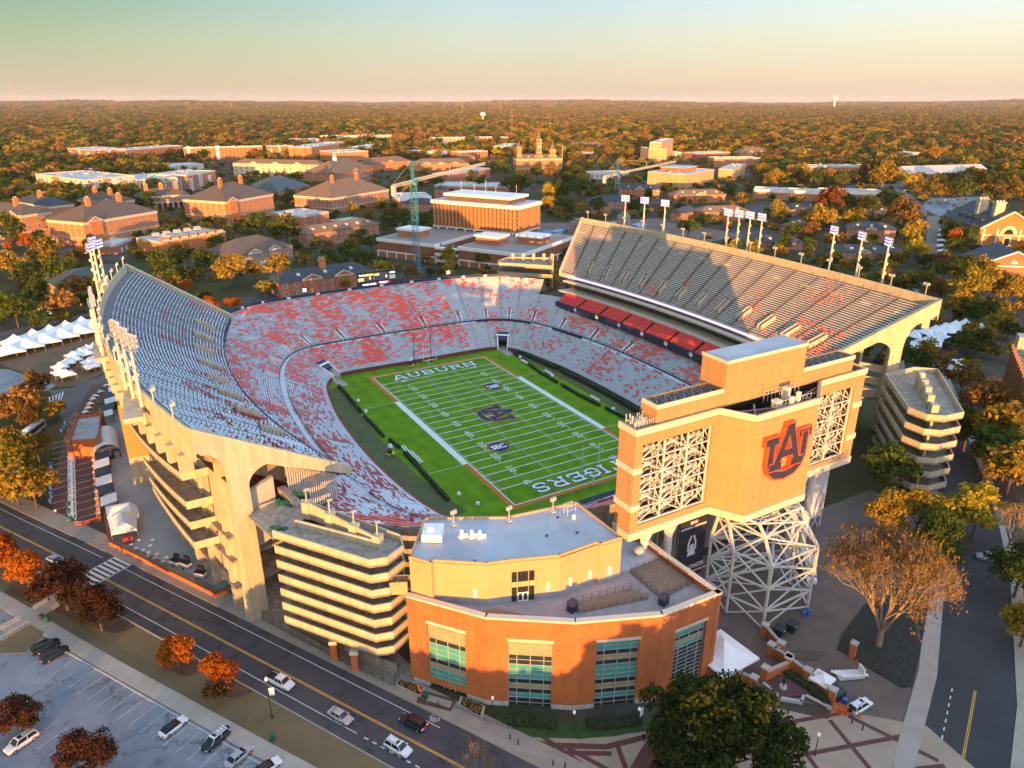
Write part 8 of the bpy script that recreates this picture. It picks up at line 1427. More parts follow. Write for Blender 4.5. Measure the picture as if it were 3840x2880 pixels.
for j in range(16): mb.beam((-10.2+j*.3,-134.6+j*-.22+2,z+.1),(-10.2+j*.3,-134.6+j*-.22+2,z+2.1),.04)
for h in (.15,2.1): mb.beam((-10.2,-132.6,z+h),(-5.7,-135.9,z+h),.06)
mb.build('bars',dark,T)
T=thing('gate_pillar','brick pillar with pale cap at the corner of the planted island','gate pillar',(.4,-138.4,z)); mb=MB(); mb.box(.4,-138.2,z,1.,1.,3.2,.3); mb.build('shaft',brickn,T); mb=MB(); mb.box(.4,-138.2,z+3.2,1.3,1.3,.3,.3); mb.build('cap',pavel,T);
T=thing('traffic_cone','small red traffic cone at the foot of the brick pillar','cone',(.1,-139.4,z)); mb=MB(); mb.lathe((.1,-139.4,z+.05),[(.22,0),(.05,.7)],8); mb.build('cone_body',redp,T); mb=MB(); mb.box(.1,-139.4,z,.5,.5,.06); mb.build('base',redp,T)
mb=MB(); mb.poly([(-26,-131,z+.04),(-12,-146,z+.04),(-3,-156,z+.04),(20,-143.8,z+.04),(44,-132.2,z+.04),(62,-124.3,z+.04),(60,-100,z+.04),(-26,-100,z+.04)]); struct('service_yard',mb,pbr('yard_asphalt',(.135,.105,.085),.95,.2,.2,detail=9))
RS=[(-26,-176),(-9,-163.8),(12,-154.6),(34,-142.6),(47,-135.5),(68,-122),(90,-106),(122,-82),(160,-52),(230,0),(300,50)]
struct('side_street',strip(MB(),RS,-6.2,6.0,z+.06),pbr('dark_asphalt',(.036,.037,.040),.9,.22,.1,detail=9)); sidewalk('side_sidewalk',RS,6.,9.,pave); sidewalk('far_side_sidewalk',RS,-8.4,-6.2,pave)
mb=MB(); strip(mb,RS[:3],-.2,-.06,z+.07); strip(mb,RS[:3],.06,.2,z+.07); struct('side_street_line',mb,pbr('yellow_road_paint',(.62,.33,.05)))
mb=MB(); a=Vector((9.6,-153.6));b=Vector((-14,-164.2)); dd=(b-a).normalized()
for i in range(12): p=a+dd*(i*2.1); strip(mb,[tuple(p),tuple(p+dd*.9)],-1.6,-1.4,z+.07)
struct('side_street_dashes',mb,rp_)
mb=MB(); mb.prism(D['island'],z,z+.22); struct('planted_island',mb,pbr('dark_ground_cover',(.022,.026,.02),.95,.5,1.2))
mb=MB(); strip(mb,RS,-60,-8.4,z+.02); struct('right_lawn',mb,pbr('brown_leaf_litter',(.07,.05,.03),.95,.3,.4))
mb=MB(); mb.poly([(*p,z+.03) for p in D['lawnT']]); struct('tent_lawn',mb,pbr('brown_lawn',(.13,.085,.045),.95,.25,.15,detail=8))
mb=MB(); mb.poly([(*p,z+.04) for p in D['lotL']]); struct('left_parking_lot',mb,asphl)
mb=MB(); mb.poly([(*p,z+.05) for p in D['walkL']]); struct('left_drive',mb,pbr('drive_asphalt',(.11,.105,.10),.9,.15,.2))
mb=MB(); cl=D['crossL'];
for i in range(5):
 f=lambda a,b,t:(a[0]+(b[0]-a[0])*t,a[1]+(b[1]-a[1])*t); t0=i/5;t1=t0+.1; p0=f(cl[0],cl[1],t0);p1=f(cl[0],cl[1],t1);q0=f(cl[4],cl[3],t0);q1=f(cl[4],cl[3],t1); mb.poly([(*p0,z+.07),(*p1,z+.07),(*q1,z+.07),(*q0,z+.07)])
struct('left_crosswalk',mb,rp_)
mb=MB(); mb.poly([(*p,z+.06) for p in D['streetL']]); struct('back_street',mb,pbr('drive_asphalt',(.11,.105,.10)))
for nm,k_,m_,h in (('far_parking_lot','lot',asphl,.05),('avenue','roadR',pbr('avenue_asphalt',(.15,.15,.16),.9,.12,.05),.07),('tree_lined_walk','walkR',pbr('walk_brick',(.20,.15,.12),.9,.15,.1),.06),('cross_street','roadX',pbr('avenue_asphalt',(.15,.15,.16)),.05)):
 mb=MB(); mb.poly([(*p,z+h) for p in D[k_]]); struct(nm,mb,m_)
hedge([(150,-42),(170,-34),(195,-28),(214,-26)],7,3.4,'broad clipped hedge block in front of the right tents',z=z)
hedge([(-106,52),(-108,62),(-118,66)],3,1.6,'low shrub bed beside the drive by the small canopies',z=z); hedge([(-160,92),(-148,86)],3.4,1.8,'rounded shrub row beside the brown lawn',z=z)
def garage():
 T=thing('parking_garage','brick parking garage with slanted openings cut by the right edge','parking garage',(170,-80,z)); P=[(164.,-79.),(111,-113),(150,-165),(200,-120)]
 for k in range(5):
  z0=z+k*3.2; mb=MB(); mb.prism(P,z0+2.9,z0+3.2); mb.build('parking_floor',concd,T); mb=MB()
  for p,q in zip(P,P[1:]+P[:1]): L2=math.dist(p,q); mb.vwall(p,q,[(0,z0+2.1),(L2,z0+2.1),(L2,z0+4.1),(0,z0+4.1)],-.3)
  mb.build('brick_parapet',WALL['brick2'],T)
 mb=MB(); p,q=P[0],P[1]; L2=math.dist(p,q); n=18; pv=Vector((*p,0)); d=(Vector((*q,0))-pv)/L2; nn=Vector((d.y,-d.x,0)); nn=nn if nn.y>0 else -nn
 for i in range(n): c=pv+d*(L2*(i+.5)/n)+nn*.4; mb.box(c.x,c.y,z,.7,.6,18.5,math.atan2(d.y,d.x))
 mb.build('pier_row',WALL['brick2'],T); mb=MB(); mb.box(166,-82,z+16,6,6,5.5,.6); mb.build('stair_head',conc,T)
garage()
WIN={}
def windata(mat_frame,mat_glass):
 k=(mat_frame.name,mat_glass.name)
 if k in WIN: return WIN[k]
 mb=MB(); q=lambda x0,x1,z0,z1,y,mi: mb.poly([(x0,y,z0),(x1,y,z0),(x1,y,z1),(x0,y,z1)],mi)
 q(-.5,.5,0,1,-.03,0); q(-.40,-.04,.08,.47,-.06,1); q(.04,.40,.08,.47,-.06,1); q(-.40,-.04,.53,.92,-.06,1); q(.04,.40,.53,.92,-.06,1)
 WIN[k]=mb.data('window',[mat_frame,mat_glass]); return WIN[k]
bglass=pbr('campus_glass',(.05,.055,.06),.3,.35,.2); frame=pbr('window_frame',(.80,.76,.68),.6)
def building(b,idx):
 P=[Vector((x,y,0)) for x,y in b['poly']]; zt=b['zt']; dist=(P[1]-Vector((CAM[0],CAM[1],0))).length
 cen=sum(P,Vector())/4; far=dist>2000
 T=thing('campus_building',b['label'],'building',(cen.x,cen.y,G)); wm=WALL[b['wall']]; rm=ROOF[b['rmat']]
 mb=MB(); mb.prism([p[:2] for p in P],G-.5,zt); mb.build('wall',wm,T)
 e1=(P[1]-P[0]); e2=(P[2]-P[1]); l1,l2=e1.length,e2.length
 def outn(a,c):
  d=(c-a).normalized(); n=Vector((d.y,-d.x,0)); return n if n.dot((a+c)/2-cen)>0 else -n
 u=e2.normalized(); v=(P[0]-P[1]).normalized(); la,lb=l2,l1
 def loc(s,t,z): p=P[1]+u*s+v*t; return (p.x,p.y,z)
 storeys=b['storeys']; sh=(zt-G)/storeys
 if b['roof'] in('hip','gable'):
  o=.9; rise=min(la,lb)*.27; long_u=la>=lb; L_,S_=(la,lb) if long_u else (lb,la); inset=0 if b['roof']=='gable' else S_*.5
  f=(lambda a,c,z:loc(a,c,z)) if long_u else (lambda a,c,z:loc(c,a,z))
  V=[f(-o,-o,zt),f(L_+o,-o,zt),f(L_+o,S_+o,zt),f(-o,S_+o,zt),f(min(inset,L_/2-.1),S_/2,zt+rise),f(max(L_-inset,L_/2+.1),S_/2,zt+rise)]
  mb=MB(); mb.mesh(V,[(0,1,5,4),(1,2,5),(2,3,4,5),(3,0,4),(3,2,1,0)]); rf=mb.build('roof',rm,T)
  for k in range(b.get('dorm',0)):
   a=L_*(k+.8)/(b['dorm']+.6); hz_=.42; x,y,_=f(a,S_*.16,0); mb=MB(); x2,y2,_=f(a,S_*.34,0); an=math.atan2(y2-y,x2-x); zz=zt+rise*2*.16-.1; mb.box((x+x2)/2,(y+y2)/2,zz,math.dist((x,y),(x2,y2)),1.7,1.5,an,0); mb.build('dormer',whitep,rf)
  for k in range(b.get('chim',0)):
   a=L_*(k+.7)/(b['chim']+.4); x,y,_=f(a,S_*.42,0); mb=MB(); mb.box(x,y,zt+rise*.5,3.6,2.,rise*.5+3.4,math.atan2(u.y,u.x),0); mb.box(x,y,zt+rise+3.4,4.,2.4,.5,math.atan2(u.y,u.x),0)
   for s in (-.8,.8): mb.tube((x+u.x*s,y+u.y*s,zt+rise+3.9),(x+u.x*s,y+u.y*s,zt+rise+5.3),.35,6,mi=1)
   mb.build('chimney',[WALL['brick'],creamt],rf)
  if b.get('cupola'):
   x,y,_=f(L_*.4,S_/2,0); mb=MB(); mb.box(x,y,zt+rise-1,4.5,4.5,4.5); mb.lathe((x,y,zt+rise+3.5),[(1.7,0),(1.7,3),(2.,3.1),(1.,4.5),(.1,6.)],8); mb.build('cupola',whitep,rf)
  if b.get('solar'):
   mb=MB(); n_=[f(L_*.15,S_*.12,zt+rise*.24+.15),f(L_*.42,S_*.12,zt+rise*.24+.15),f(L_*.42,S_*.3,zt+rise*.6+.15),f(L_*.15,S_*.3,zt+rise*.6+.15)]; mb.poly(n_); mb.build('solar_panel',navy,rf)
  for k in range(b.get('ped',0)):     # gabled bay on the long camera side
   n=b['ped']; a=L_*(k+1)/(n+1) if n>1 else L_*(.5 if not b.get('chim') else .14); w=min(10,L_*.2); mb=MB(); dpt=1.2
   V=[f(a-w/2,-dpt,G),f(a+w/2,-dpt,G),f(a+w/2,0,G),f(a-w/2,0,G)]; V2=[(x,y,zt+.3) for x,y,_ in V]; g_=f(a,-dpt-.2,zt+w*.28); gb=f(a,S_*.3,zt+w*.28)
   mb.mesh(V+V2,[(0,1,5,4),(1,2,6,5),(3,0,4,7)],0)
   c0,c1=f(a-w/2-.5,-dpt-.25,zt+.2),f(a+w/2+.5,-dpt-.25,zt+.2); e0,e1_=f(a-w/2-.5,S_*.3,zt+.2),f(a+w/2+.5,S_*.3,zt+.2)
   mb.mesh([f(a-w/2-.3,-dpt-.1,zt),f(a+w/2+.3,-dpt-.1,zt),f(a,-dpt-.1,zt+w*.26)],[(0,1,2)],0)
   mb.mesh([c0,c1,g_,gb,e0,e1_],[(0,2,3,4),(1,5,3,2)],1)
   t=.45
   for p_,q_ in ((c0,g_),(c1,g_)): mb.beam(p_,q_,.5,2)
   mb.beam(f(a-w/2-.4,-dpt-.2,zt),f(a+w/2+.4,-dpt-.2,zt),.5,2); mb.build('gable_bay',[wm,rm,creamt],T)
 else:
  mb=MB(); mb.poly([loc(.4,.4,zt+.05),loc(la-.4,.4,zt+.05),loc(la-.4,lb-.4,zt+.05),loc(.4,lb-.4,zt+.05)]); rf=mb.build('roof',rm,T)
  mb=MB()
  C4=[Vector(loc(0,0,0)),Vector(loc(la,0,0)),Vector(loc(la,lb,0)),Vector(loc(0,lb,0))]
  for p,q in zip(C4,C4[1:]+C4[:1]):
   n=outn(p,q)*.2; L2=(q-p).length; a=p+n; d=(q-p).normalized(); V=[(0,zt-(2.2 if b.get('fascia') else .9)),(L2,zt-(2.2 if b.get('fascia') else .9)),(L2,zt+.8),(0,zt+.8)]
   mb.mesh([(*(a+d*s)[:2],z_) for s,z_ in V]+[(*(a+d*s-n*3)[:2],z_) for s,z_ in V],[(0,1,2,3),(7,6,5,4),(3,2,6,7),(0,4,5,1)])
  mb.build('parapet',whitep if b.get('fascia') else creamt if b['wall'] in('palewall','cream','white_wall') else ROOF['palemetal'],T)
  if not far:
   rng=np.random.RandomState(idx)
   for k in range(int(2+la*lb/700)):
    a,c=rng.uniform(.12,.88,2); x,y,_=loc(la*a,lb*c,0); mb=MB(); mb.box(x,y,zt,rng.uniform(2,5),rng.uniform(2,4),rng.uniform(1,2.2),math.atan2(u.y,u.x)); mb.build('roof_unit',galv,rf)
  if b.get('penth'):
   mb=MB(); mb.prism([loc(la*.3,lb*.3,0)[:2],loc(la*.75,lb*.3,0)[:2],loc(la*.75,lb*.9,0)[:2],loc(la*.3,lb*.9,0)[:2]],zt,zt+4.5); mb.build('roof_storey',WALL['brick2'],rf); mb=MB(); mb.prism([loc(la*.28,lb*.28,0)[:2],loc(la*.77,lb*.28,0)[:2],loc(la*.77,lb*.92,0)[:2],loc(la*.28,lb*.92,0)[:2]],zt+4.5,zt+5.2); mb.build('roof_slab',ROOF['white_roof'],rf)
  for k in range(b.get('fins',0)):
   x,y,_=loc(la*(k+.6)/(b['fins']+.2),1.2,0); mb=MB(); mb.box(x,y,zt-1.2,la/b['fins']*.72,3.2,3.6,math.atan2(u.y,u.x),0); mb.box(x+u.y*1.7,y-u.x*1.7,zt+.2,la/b['fins']*.6,.5,1.6,math.atan2(u.y,u.x),1); mb.build('vent_box',[WALL['brick'],creamt],T)
   if k<5: x,y,_=loc(la*(.2+.16*k),lb*.75,0); mb=MB(); mb.box(x,y,zt+.8,4.,3.,2.4,math.atan2(u.y,u.x)); mb.build('roof_chiller',galv,rf)
 if b.get('cornice'):
  mb=MB(); C4=[Vector(loc(0,0,0)),Vector(loc(la,0,0)),Vector(loc(la,lb,0)),Vector(loc(0,lb,0))]
  for p,q in zip(C4,C4[1:]+C4[:1]):
   n=outn(p,q); L2=(q-p).length; d=(q-p).normalized()
   for z0,z1,o in ((zt-2.,zt-.02,.35),(G+sh*.95,G+sh*.95+.6,.2)):
    a=p+n*o-d*o; mb.mesh([(*a[:2],z0),(*(a+d*(L2+2*o))[:2],z0),(*(a+d*(L2+2*o))[:2],z1),(*a[:2],z1),(*(p-n*.1)[:2],z0),(*(q-n*.1)[:2],z0),(*(q-n*.1)[:2],z1),(*(p-n*.1)[:2],z1)],[(0,1,2,3),(3,2,6,7),(0,4,5,1)])
  mb.build('cornice',creamt,T)
 if b.get('mix'):
  mm=WALL[b['mix']]
  for p,q in ((P[0],P[1]),(P[1],P[2])):
   n=outn(p,q)*.25; d=(q-p);
   for k in range(3):
    a=p+d*((k+.12)/3)+n; c=p+d*((k+.5)/3)+n; mb=MB(); top=zt-(0 if k%2 else sh); mb.mesh([(*a[:2],G),(*c[:2],G),(*c[:2],top),(*a[:2],top),(*(a-n)[:2],G),(*(c-n)[:2],G),(*(c-n)[:2],top),(*(a-n)[:2],top)],[(0,1,2,3),(0,3,7,4),(1,5,6,2),(3,2,6,7)]); mb.build('projecting_bay',mm,T)
 for k in range(b.get('strips',0)):
  p=P[1]+e2*((.06,.42)[k]); n=outn(P[1],P[2])*.4; mb=MB(); mb.box(p.x+n.x,p.y+n.y,G,5,1.4,zt-G+3,math.atan2(u.y,u.x)); mb.build('stair_tower',whitep,T)
 if b.get('arches'):
  n=outn(P[1],P[2]);
  for k in range(b['arches']):
   c=P[1]+e2*((k+.7)/(b['arches']+.4)); w=l2/b['arches']*.62
   pts=[(-w/2,G+.3)]+[( -w/2*math.cos(a),G+5.+w/2*math.sin(a)) for a in np.linspace(0,math.pi,9)]+[(w/2,G+.3)]
   mb=MB(); mb.poly([(*(c+u*x*1.25+n*.12)[:2],zz*1.0+(.5 if zz>G+1 else 0)) for x,zz in pts],1); mb.poly([(*(c+u*x+n*.2)[:2],zz) for x,zz in pts],0); mb.build('arch_opening',[black,creamt],T)
 for k in range(b.get('doors',0)):
  c=P[1]+e2*((k+1)/(b['doors']+1.5)); n=outn(P[1],P[2])*.1; mb=MB(); mb.poly([(*(c-u*1.6+n)[:2],G),(*(c+u*1.6+n)[:2],G),(*(c+u*1.6+n)[:2],G+3.4),(*(c-u*1.6+n)[:2],G+3.4)]); mb.build('loading_door',whitep,T)
 nw=b.get('nwin',0)
 if nw:
  faces=[(P[0],P[1]),(P[1],P[2])]; ll=max(l1,l2); jobs=[]
  for p,q in faces:
   L2=(q-p).length; n=max(2,int(round(nw*L2/ll)))
   if L2<6: continue
   for s in range(storeys):
    if b.get('arches') and s==0: continue
    for k in range(n): jobs.append((p,q,L2,n,s,k))
  wd=windata(frame,bglass); single=len(jobs)<=76 and dist<900
  rows={}
  for p,q,L2,n,s,k in jobs:
   c=p+(q-p)*((k+.5)/n); nn=outn(p,q); w=min(2.3,L2/n*.58); h=sh*.54; z0=G+s*sh+sh*.24
   if b.get('cornice') and s==storeys-1: z0-=sh*.12; h*=.9
   off=.30 if b.get('mix') else .08
   if single:
    o=link('window',wd,T,(c.x+nn.x*off,c.y+nn.y*off,z0),math.atan2(nn.y,nn.x)+math.pi/2); o.scale=(w,1,h)
   else: rows.setdefault((s,tuple(p)),[]).append((c+nn*(off+.02),(q-p).normalized(),nn,w*1.1,h,z0))
  for key,lst in rows.items():
   mb=MB()
   for c,d,nn,w,h,z0 in lst:
    mb.poly([(*(c-d*w/2)[:2],z0),(*(c+d*w/2)[:2],z0),(*(c+d*w/2)[:2],z0+h),(*(c-d*w/2)[:2],z0+h)],0)
    if dist<1300: c2=c+nn*.04; mb.poly([(*(c2-d*w*.4)[:2],z0+h*.08),(*(c2+d*w*.4)[:2],z0+h*.08),(*(c2+d*w*.4)[:2],z0+h*.92),(*(c2-d*w*.4)[:2],z0+h*.92)],1)
   mb.build('window_row',[frame if dist<1300 else bglass,bglass],T)
 if b.get('towers'):
  n=outn(P[1],P[2])
  for fr_,w,h0,h1,clk in ((.5,7.5,26,14,1),(.80,8.5,12,12,0),(.07,6.,16,8,0)):
   c=P[1]+e2*fr_-n*5+Vector((0,0,0)); mb=MB(); an=math.atan2(u.y,u.x); mb.box(c.x,c.y,zt,w,w,h0,an,0)
   for zz in (zt+h0*.3,zt+h0*.78,zt+h0-.6): mb.box(c.x,c.y,zz,w+.8,w+.8,.7,an,1)
   s=w*.62; mb.lathe((c.x,c.y,zt+h0),[(s,0),(s*.45,h1*.45),(.15,h1)],4,2); mb.build('tower',[WALL['brick'],creamt,ROOF['tanroof']],T)
   if clk:
    mb=MB(); cc=c+n*(w/2+.5); mb.poly([(*(cc+u*2.3*math.cos(t))[:2],zt+h0*.62+2.3*math.sin(t)) for t in np.linspace(0,6.283,17)[:-1]]); o=mb.build('clock_face',whitep,T); mb=MB(); cc=cc+n*.15; mb.beam((*cc[:2],zt+h0*.62),(*cc[:2],zt+h0*.62+1.7),.3); mb.beam((*cc[:2],zt+h0*.62),(*(cc+u*1.2)[:2],zt+h0*.62),.3); mb.build('clock_hands',black,o)
  mb=MB(); mb.tube((P[2].x,P[2].y,G),(P[2].x,P[2].y,zt+18),.25); mb.build('flagpole',whitep,T)
 return T
for i,b in enumerate(D['buildings']): building(b,i)
def officetower():
 A_,B_,C_=[Vector((*p,0)) for p in D['haley']]; u=(B_-A_).normalized(); n=Vector((u.y,-u.x,0)); n=n if n.y<0 else -n
 lc=(C_-B_); Dp=-n*max(26,abs(lc.dot(n))); T=thing('office_tower','tall orange brick office tower with vertical piers and a white roof band','office tower',(A_+B_)/2+Vector((0,0,G))); zt=35.; zb=17.5
 P=[A_,B_,B_+Dp,A_+Dp]; mb=MB(); mb.prism([p[:2] for p in P],zb,zt-2.4); mb.build('wall',pbr('tower_recess',(.24,.11,.05),.8,.1,.2),T)
 brt=pbr('tower_brick',(.42,.19,.075),.8,.08,.1)
 for (p,q,m) in ((P[0],P[1],22),(P[1],P[2],8)):
  d=(q-p).normalized(); L2=(q-p).length; nn=Vector((d.y,-d.x,0)); nn=nn if nn.dot((p+q)/2-sum(P,Vector())/4)>0 else -nn
  for k in range(m):
   c=p+d*(L2*(k+.5)/m); w=L2/m*.68; mb=MB(); mb.mesh([(*(c+d*s*w/2+nn*o)[:2],z) for z in (zb,zt-2.4) for s,o in ((-1,0),(-.8,1.2),(.8,1.2),(1,0))],[(0,1,5,4),(1,2,6,5),(2,3,7,6),(0,3,2,1)]); mb.build('pier',brt,T)
  for k in range(m+1):
   c=p+d*(L2*min(max(k/m,.004),.996))+nn*.1; mb=MB()
   for s in range(5): mb.poly([(*(c-d*.5)[:2],zb+1.+s*3),(*(c+d*.5)[:2],zb+1.+s*3),(*(c+d*.5)[:2],zb+2.9+s*3),(*(c-d*.5)[:2],zb+2.9+s*3)])
   mb.build('window_slit',glass,T)
 cen=sum(P,Vector())/4; ex=lambda k,z0,z1,mm,nm:(lambda m_:m_.build(nm,mm,T))(MB().prism([(cen+(p-cen)*k)[:2] for p in P],z0,z1))
 ex(1.05,zt-2.4,zt,whitep,'roof_band'); ex(1.0,zt,zt+.2,roofm,'roof'); ex(.74,zt,zt+3.,pbr('penthouse_bronze',(.16,.10,.05),.5),'roof_storey'); ex(.80,zt+3.,zt+4.8,whitep,'roof_storey_band'); ex(1.02,zb-1.2,zb,whitep,'base_band'); ex(.97,14.8,zb-1.2,black,'base_recess')
 for k in range(9): p=A_+(B_-A_)*((k+.5)/9); mb=MB(); mb.box(p.x,p.y,12,1.,1.,5.5); mb.build('base_column',whitep,T)
 for s,h in ((.2,8),(.36,6),(.5,9),(.62,5),(.86,7)): p=A_+(B_-A_)*s+Dp*.5; mb=MB(); mb.tube((p.x,p.y,zt+4.8),(p.x,p.y,zt+4.8+h),.18,5); mb.build('antenna',galv,T)
 for nm,lab in (('podL','low brick wing with white fascia left of the tower stairs'),('podR','low brick wing with white fascia below the brick tower, right of the stairs')):
  a,b,c=[Vector((*p,0)) for p in D[nm]]; u=(b-a).normalized(); v=Vector((-u.y,u.x,0)); v=v if v.dot(c-b)>0 else -v; dp=70 if nm=='podR' else 52; d=a+v*dp; c=b+v*dp; W_=thing('podium_wing',lab,'building',(a+b)/2+Vector((0,0,G))); P=[a,b,c,d]; zt=15.2
  mb=MB(); mb.prism([p[:2] for p in P],G,zt-2.); mb.build('wall',WALL['brick2'],W_)
  cen=(a+b+c+d)/4
  mb=MB(); mb.prism([(cen+(p-cen)*1.03)[:2] for p in P],zt-2.,zt); mb.build('fascia',whitep,W_); mb=MB(); mb.prism([(cen+(p-cen)*.99)[:2] for p in P],zt,zt+.12); mb.build('roof',pbr('gravel_roof',(.25,.23,.21),.9,.1,.1),W_)
  mb=MB(); mb.prism([(cen+(p-cen)*1.02)[:2] for p in P],6.6,7.5); mb.build('belt_band',whitep,W_)
  for p,q in ((a,b),(b,c)):
   d_=(q-p).normalized(); L2=(q-p).length; nn=Vector((d_.y,-d_.x,0)); nn=nn if nn.dot((p+q)/2-cen)>0 else -nn; m=int(L2/7)
   for k in range(m):
    e=p+d_*(L2*(k+.5)/m)+nn*.25; w=L2/m*.42
    mb=MB(); mb.mesh([(*(e+d_*s*w+nn*o)[:2],z) for z in (7.5,zt-2.) for s,o in ((-1,-.3),(-1,.2),(1,.2),(1,-.3))],[(0,1,5,4),(1,2,6,5),(2,3,7,6)]); mb.build('brick_panel',pbr('podium_brick',(.26,.105,.06),.85,.1,.3),W_)
    mb=MB(); f=p+d_*(L2*(k)/m)+nn*.4; mb.box(f.x,f.y,G,.7,.7,4.); mb.build('column',whitep,W_)
  for s,t in (((.35,.35),) if nm=='podL' else ((.25,.3),(.75,.5))):
   e=a+(b-a)*s+v*dp*t; an=math.atan2(u.y,u.x); mb=MB(); mb.box(e.x,e.y,zt,17,13,4.2,an); mb.build('roof_block',WALL['brick2'],W_); mb=MB(); mb.box(e.x,e.y,zt+4.2,18.5,14.5,1.4,an); mb.build('roof_block_band',whitep,W_)
 S=thing('outdoor_stair','white concrete stair between the two low brick wings','stair',(86,217,G)); a=Vector((*D['podL'][1],0)); b=Vector((*D['podR'][0],0)); c=(a+b)/2; d_=(b-a); an=math.atan2(d_.y,d_.x)
 for k in range(3): mb=MB(); mb.box(c.x,c.y,G+1.5+k*4,d_.length*.9,3,1.3,an); mb.build('landing',whitep,S)
 for k in range(3): mb=MB(); e=c+d_*((k-1)*.25); mb.tube((e.x,e.y-1,G),(e.x+3,e.y+6,15),.7,4); mb.build('flight',pbr('stair_teal',(.12,.19,.19),.7),S)
officetower()
def hall_right():
 a,b=[Vector((*p,0)) for p in D['hallR']]; u=(b-a).normalized(); v=Vector((-u.y,u.x,0)); v=v if v.dot(a-Vector((CAM[0],CAM[1],0)))>0 else -v; w=(b-a).length; dp=62; zt=17.4
 T=thing('campus_building','large orange brick hall with a great white-trimmed gable and two white chimneys','building',(a+b)/2+Vector((0,0,G))); P=[a,b,b+v*dp,a+v*dp]
 wm=pbr('hall_brick',(.44,.19,.06),.8,.08,.1); rise=w*.30
 mb=MB(); mb.prism([p[:2] for p in P],G,zt); m=(a+b)/2; mb.mesh([(*a[:2],zt),(*b[:2],zt),(*m[:2],zt+rise),(*(P[3])[:2],zt),(*(P[2])[:2],zt),(*(m+v*dp)[:2],zt+rise)],[(0,1,2),(4,3,5)]); mb.build('wall',wm,T)
 mb=MB(); o=u*1.2; g_=-v*1.4; mb.mesh([(*(a-o+g_)[:2],zt-.4),(*(m+g_)[:2],zt+rise+.4),(*(b+o+g_)[:2],zt-.4),(*(P[3]-o)[:2],zt-.4),(*(m+v*dp)[:2],zt+rise+.4),(*(P[2]+o)[:2],zt-.4)],[(0,1,4,3),(1,2,5,4)]); rf=mb.build('roof',ROOF['slate'],T)
 mb=MB()
 for p,q in ((a-o,m),(b+o,m)): mb.beam((*(p-v*1.5)[:2],zt-.6 ),(*(q-v*1.5)[:2],zt+rise+.1),1.1)
 mb.beam((*(a-v*.3)[:2],zt-5.),(*(b-v*.3)[:2],zt-5.),1.0)
 for t in (.06,.30,.70,.94): p=a+(b-a)*t-v*.4; mb.box(p.x,p.y,G,1.5,.8,zt-G-.5,math.atan2(u.y,u.x))
 mb.build('white_trim',creamt,T)
 mb=MB(); c=m-v*.5; R_=w*.15; pts=[(R_*math.cos(t),zt-4.+R_*math.sin(t)) for t in np.linspace(0,math.pi,12)]; mb.poly([(*(c+u*x)[:2],zz) for x,zz in pts],0); mb.poly([(*(c-v*.15+u*x*.55)[:2],zt-4+(zz-zt+4)*.6) for x,zz in pts],1); mb.poly([(*(c-v*.1-u*2.6)[:2],G+2),(*(c-v*.1+u*2.6)[:2],G+2),(*(c-v*.1+u*2.6)[:2],zt-6),(*(c-v*.1-u*2.6)[:2],zt-6)],0); mb.poly([(*(c-v*.2-u*1.7)[:2],G+2),(*(c-v*.2+u*1.7)[:2],G+2),(*(c-v*.2+u*1.7)[:2],zt-7),(*(c-v*.2-u*1.7)[:2],zt-7)],1); mb.build('arched_window',[creamt,glass],T)
 for t,dd in ((.36,10),(.30,30)):
  p=a+(b-a)*t+v*dd; mb=MB(); an=math.atan2(u.y,u.x); mb.box(p.x,p.y,zt,6.2,4.6,16.,an); mb.box(p.x,p.y,zt+16,7.,5.4,.8,an); mb.box(p.x,p.y,zt+12.4,6.6,5.,.6,an)
  for s in (-2,0,2): mb.box(p.x+u.x*s,p.y+u.y*s,zt+16.8,1.1,1.1,1.,an)
  mb.build('chimney',pbr('chimney_cream',(.62,.52,.40),.8),rf)
 for k in range(4): p=a+(b-a)*.12+v*(10+11*k); mb=MB(); mb.box(p.x,p.y,zt+rise*.1,3.4,3.,3.6,math.atan2(v.y,v.x)); mb.build('dormer',ROOF['slate'],rf)
 d=-v; n=0
 for k in range(9):
  for s in range(3):
   p=a+v*(4+6*k)-u*.1; o_=link('window',windata(frame,bglass),T,(p.x,p.y,G+1.6+s*4.4),math.atan2(-u.y,-u.x)+math.pi/2); o_.scale=(1.7,1,2.6)
 a,b=[Vector((*p,0)) for p in D['hallRlow']]; u=(b-a).normalized(); v=Vector((-u.y,u.x,0)); v=v if v.dot(a-Vector((CAM[0],CAM[1],0)))>0 else -v; w=(b-a).length; zt=9.3; dp=30; rise=w*.22; m=(a+b)/2
 L=thing('campus_building','lower brick hall with white gable and half-round window in front of the great gable','building',(a+b)/2+Vector((0,0,G))); P=[a,b,b+v*dp,a+v*dp]
 mb=MB(); mb.prism([p[:2] for p in P],G,zt); mb.mesh([(*a[:2],zt),(*b[:2],zt),(*m[:2],zt+rise)],[(0,1,2)]); mb.build('wall',WALL['brick2'],L)
 mb=MB(); o=u*.8; g_=-v*.8; mb.mesh([(*(a-o+g_)[:2],zt-.2),(*(m+g_)[:2],zt+rise+.3),(*(b+o+g_)[:2],zt-.2),(*(P[3]-o)[:2],zt-.2),(*(m+v*dp)[:2],zt+rise+.3),(*(P[2]+o)[:2],zt-.2)],[(0,1,4,3),(1,2,5,4)]); mb.build('roof',ROOF['slate'],L)
 mb=MB()
 for p,q in ((a-o,m),(b+o,m)): mb.beam((*(p-v*.9)[:2],zt-.4),(*(q-v*.9)[:2],zt+rise),.7)
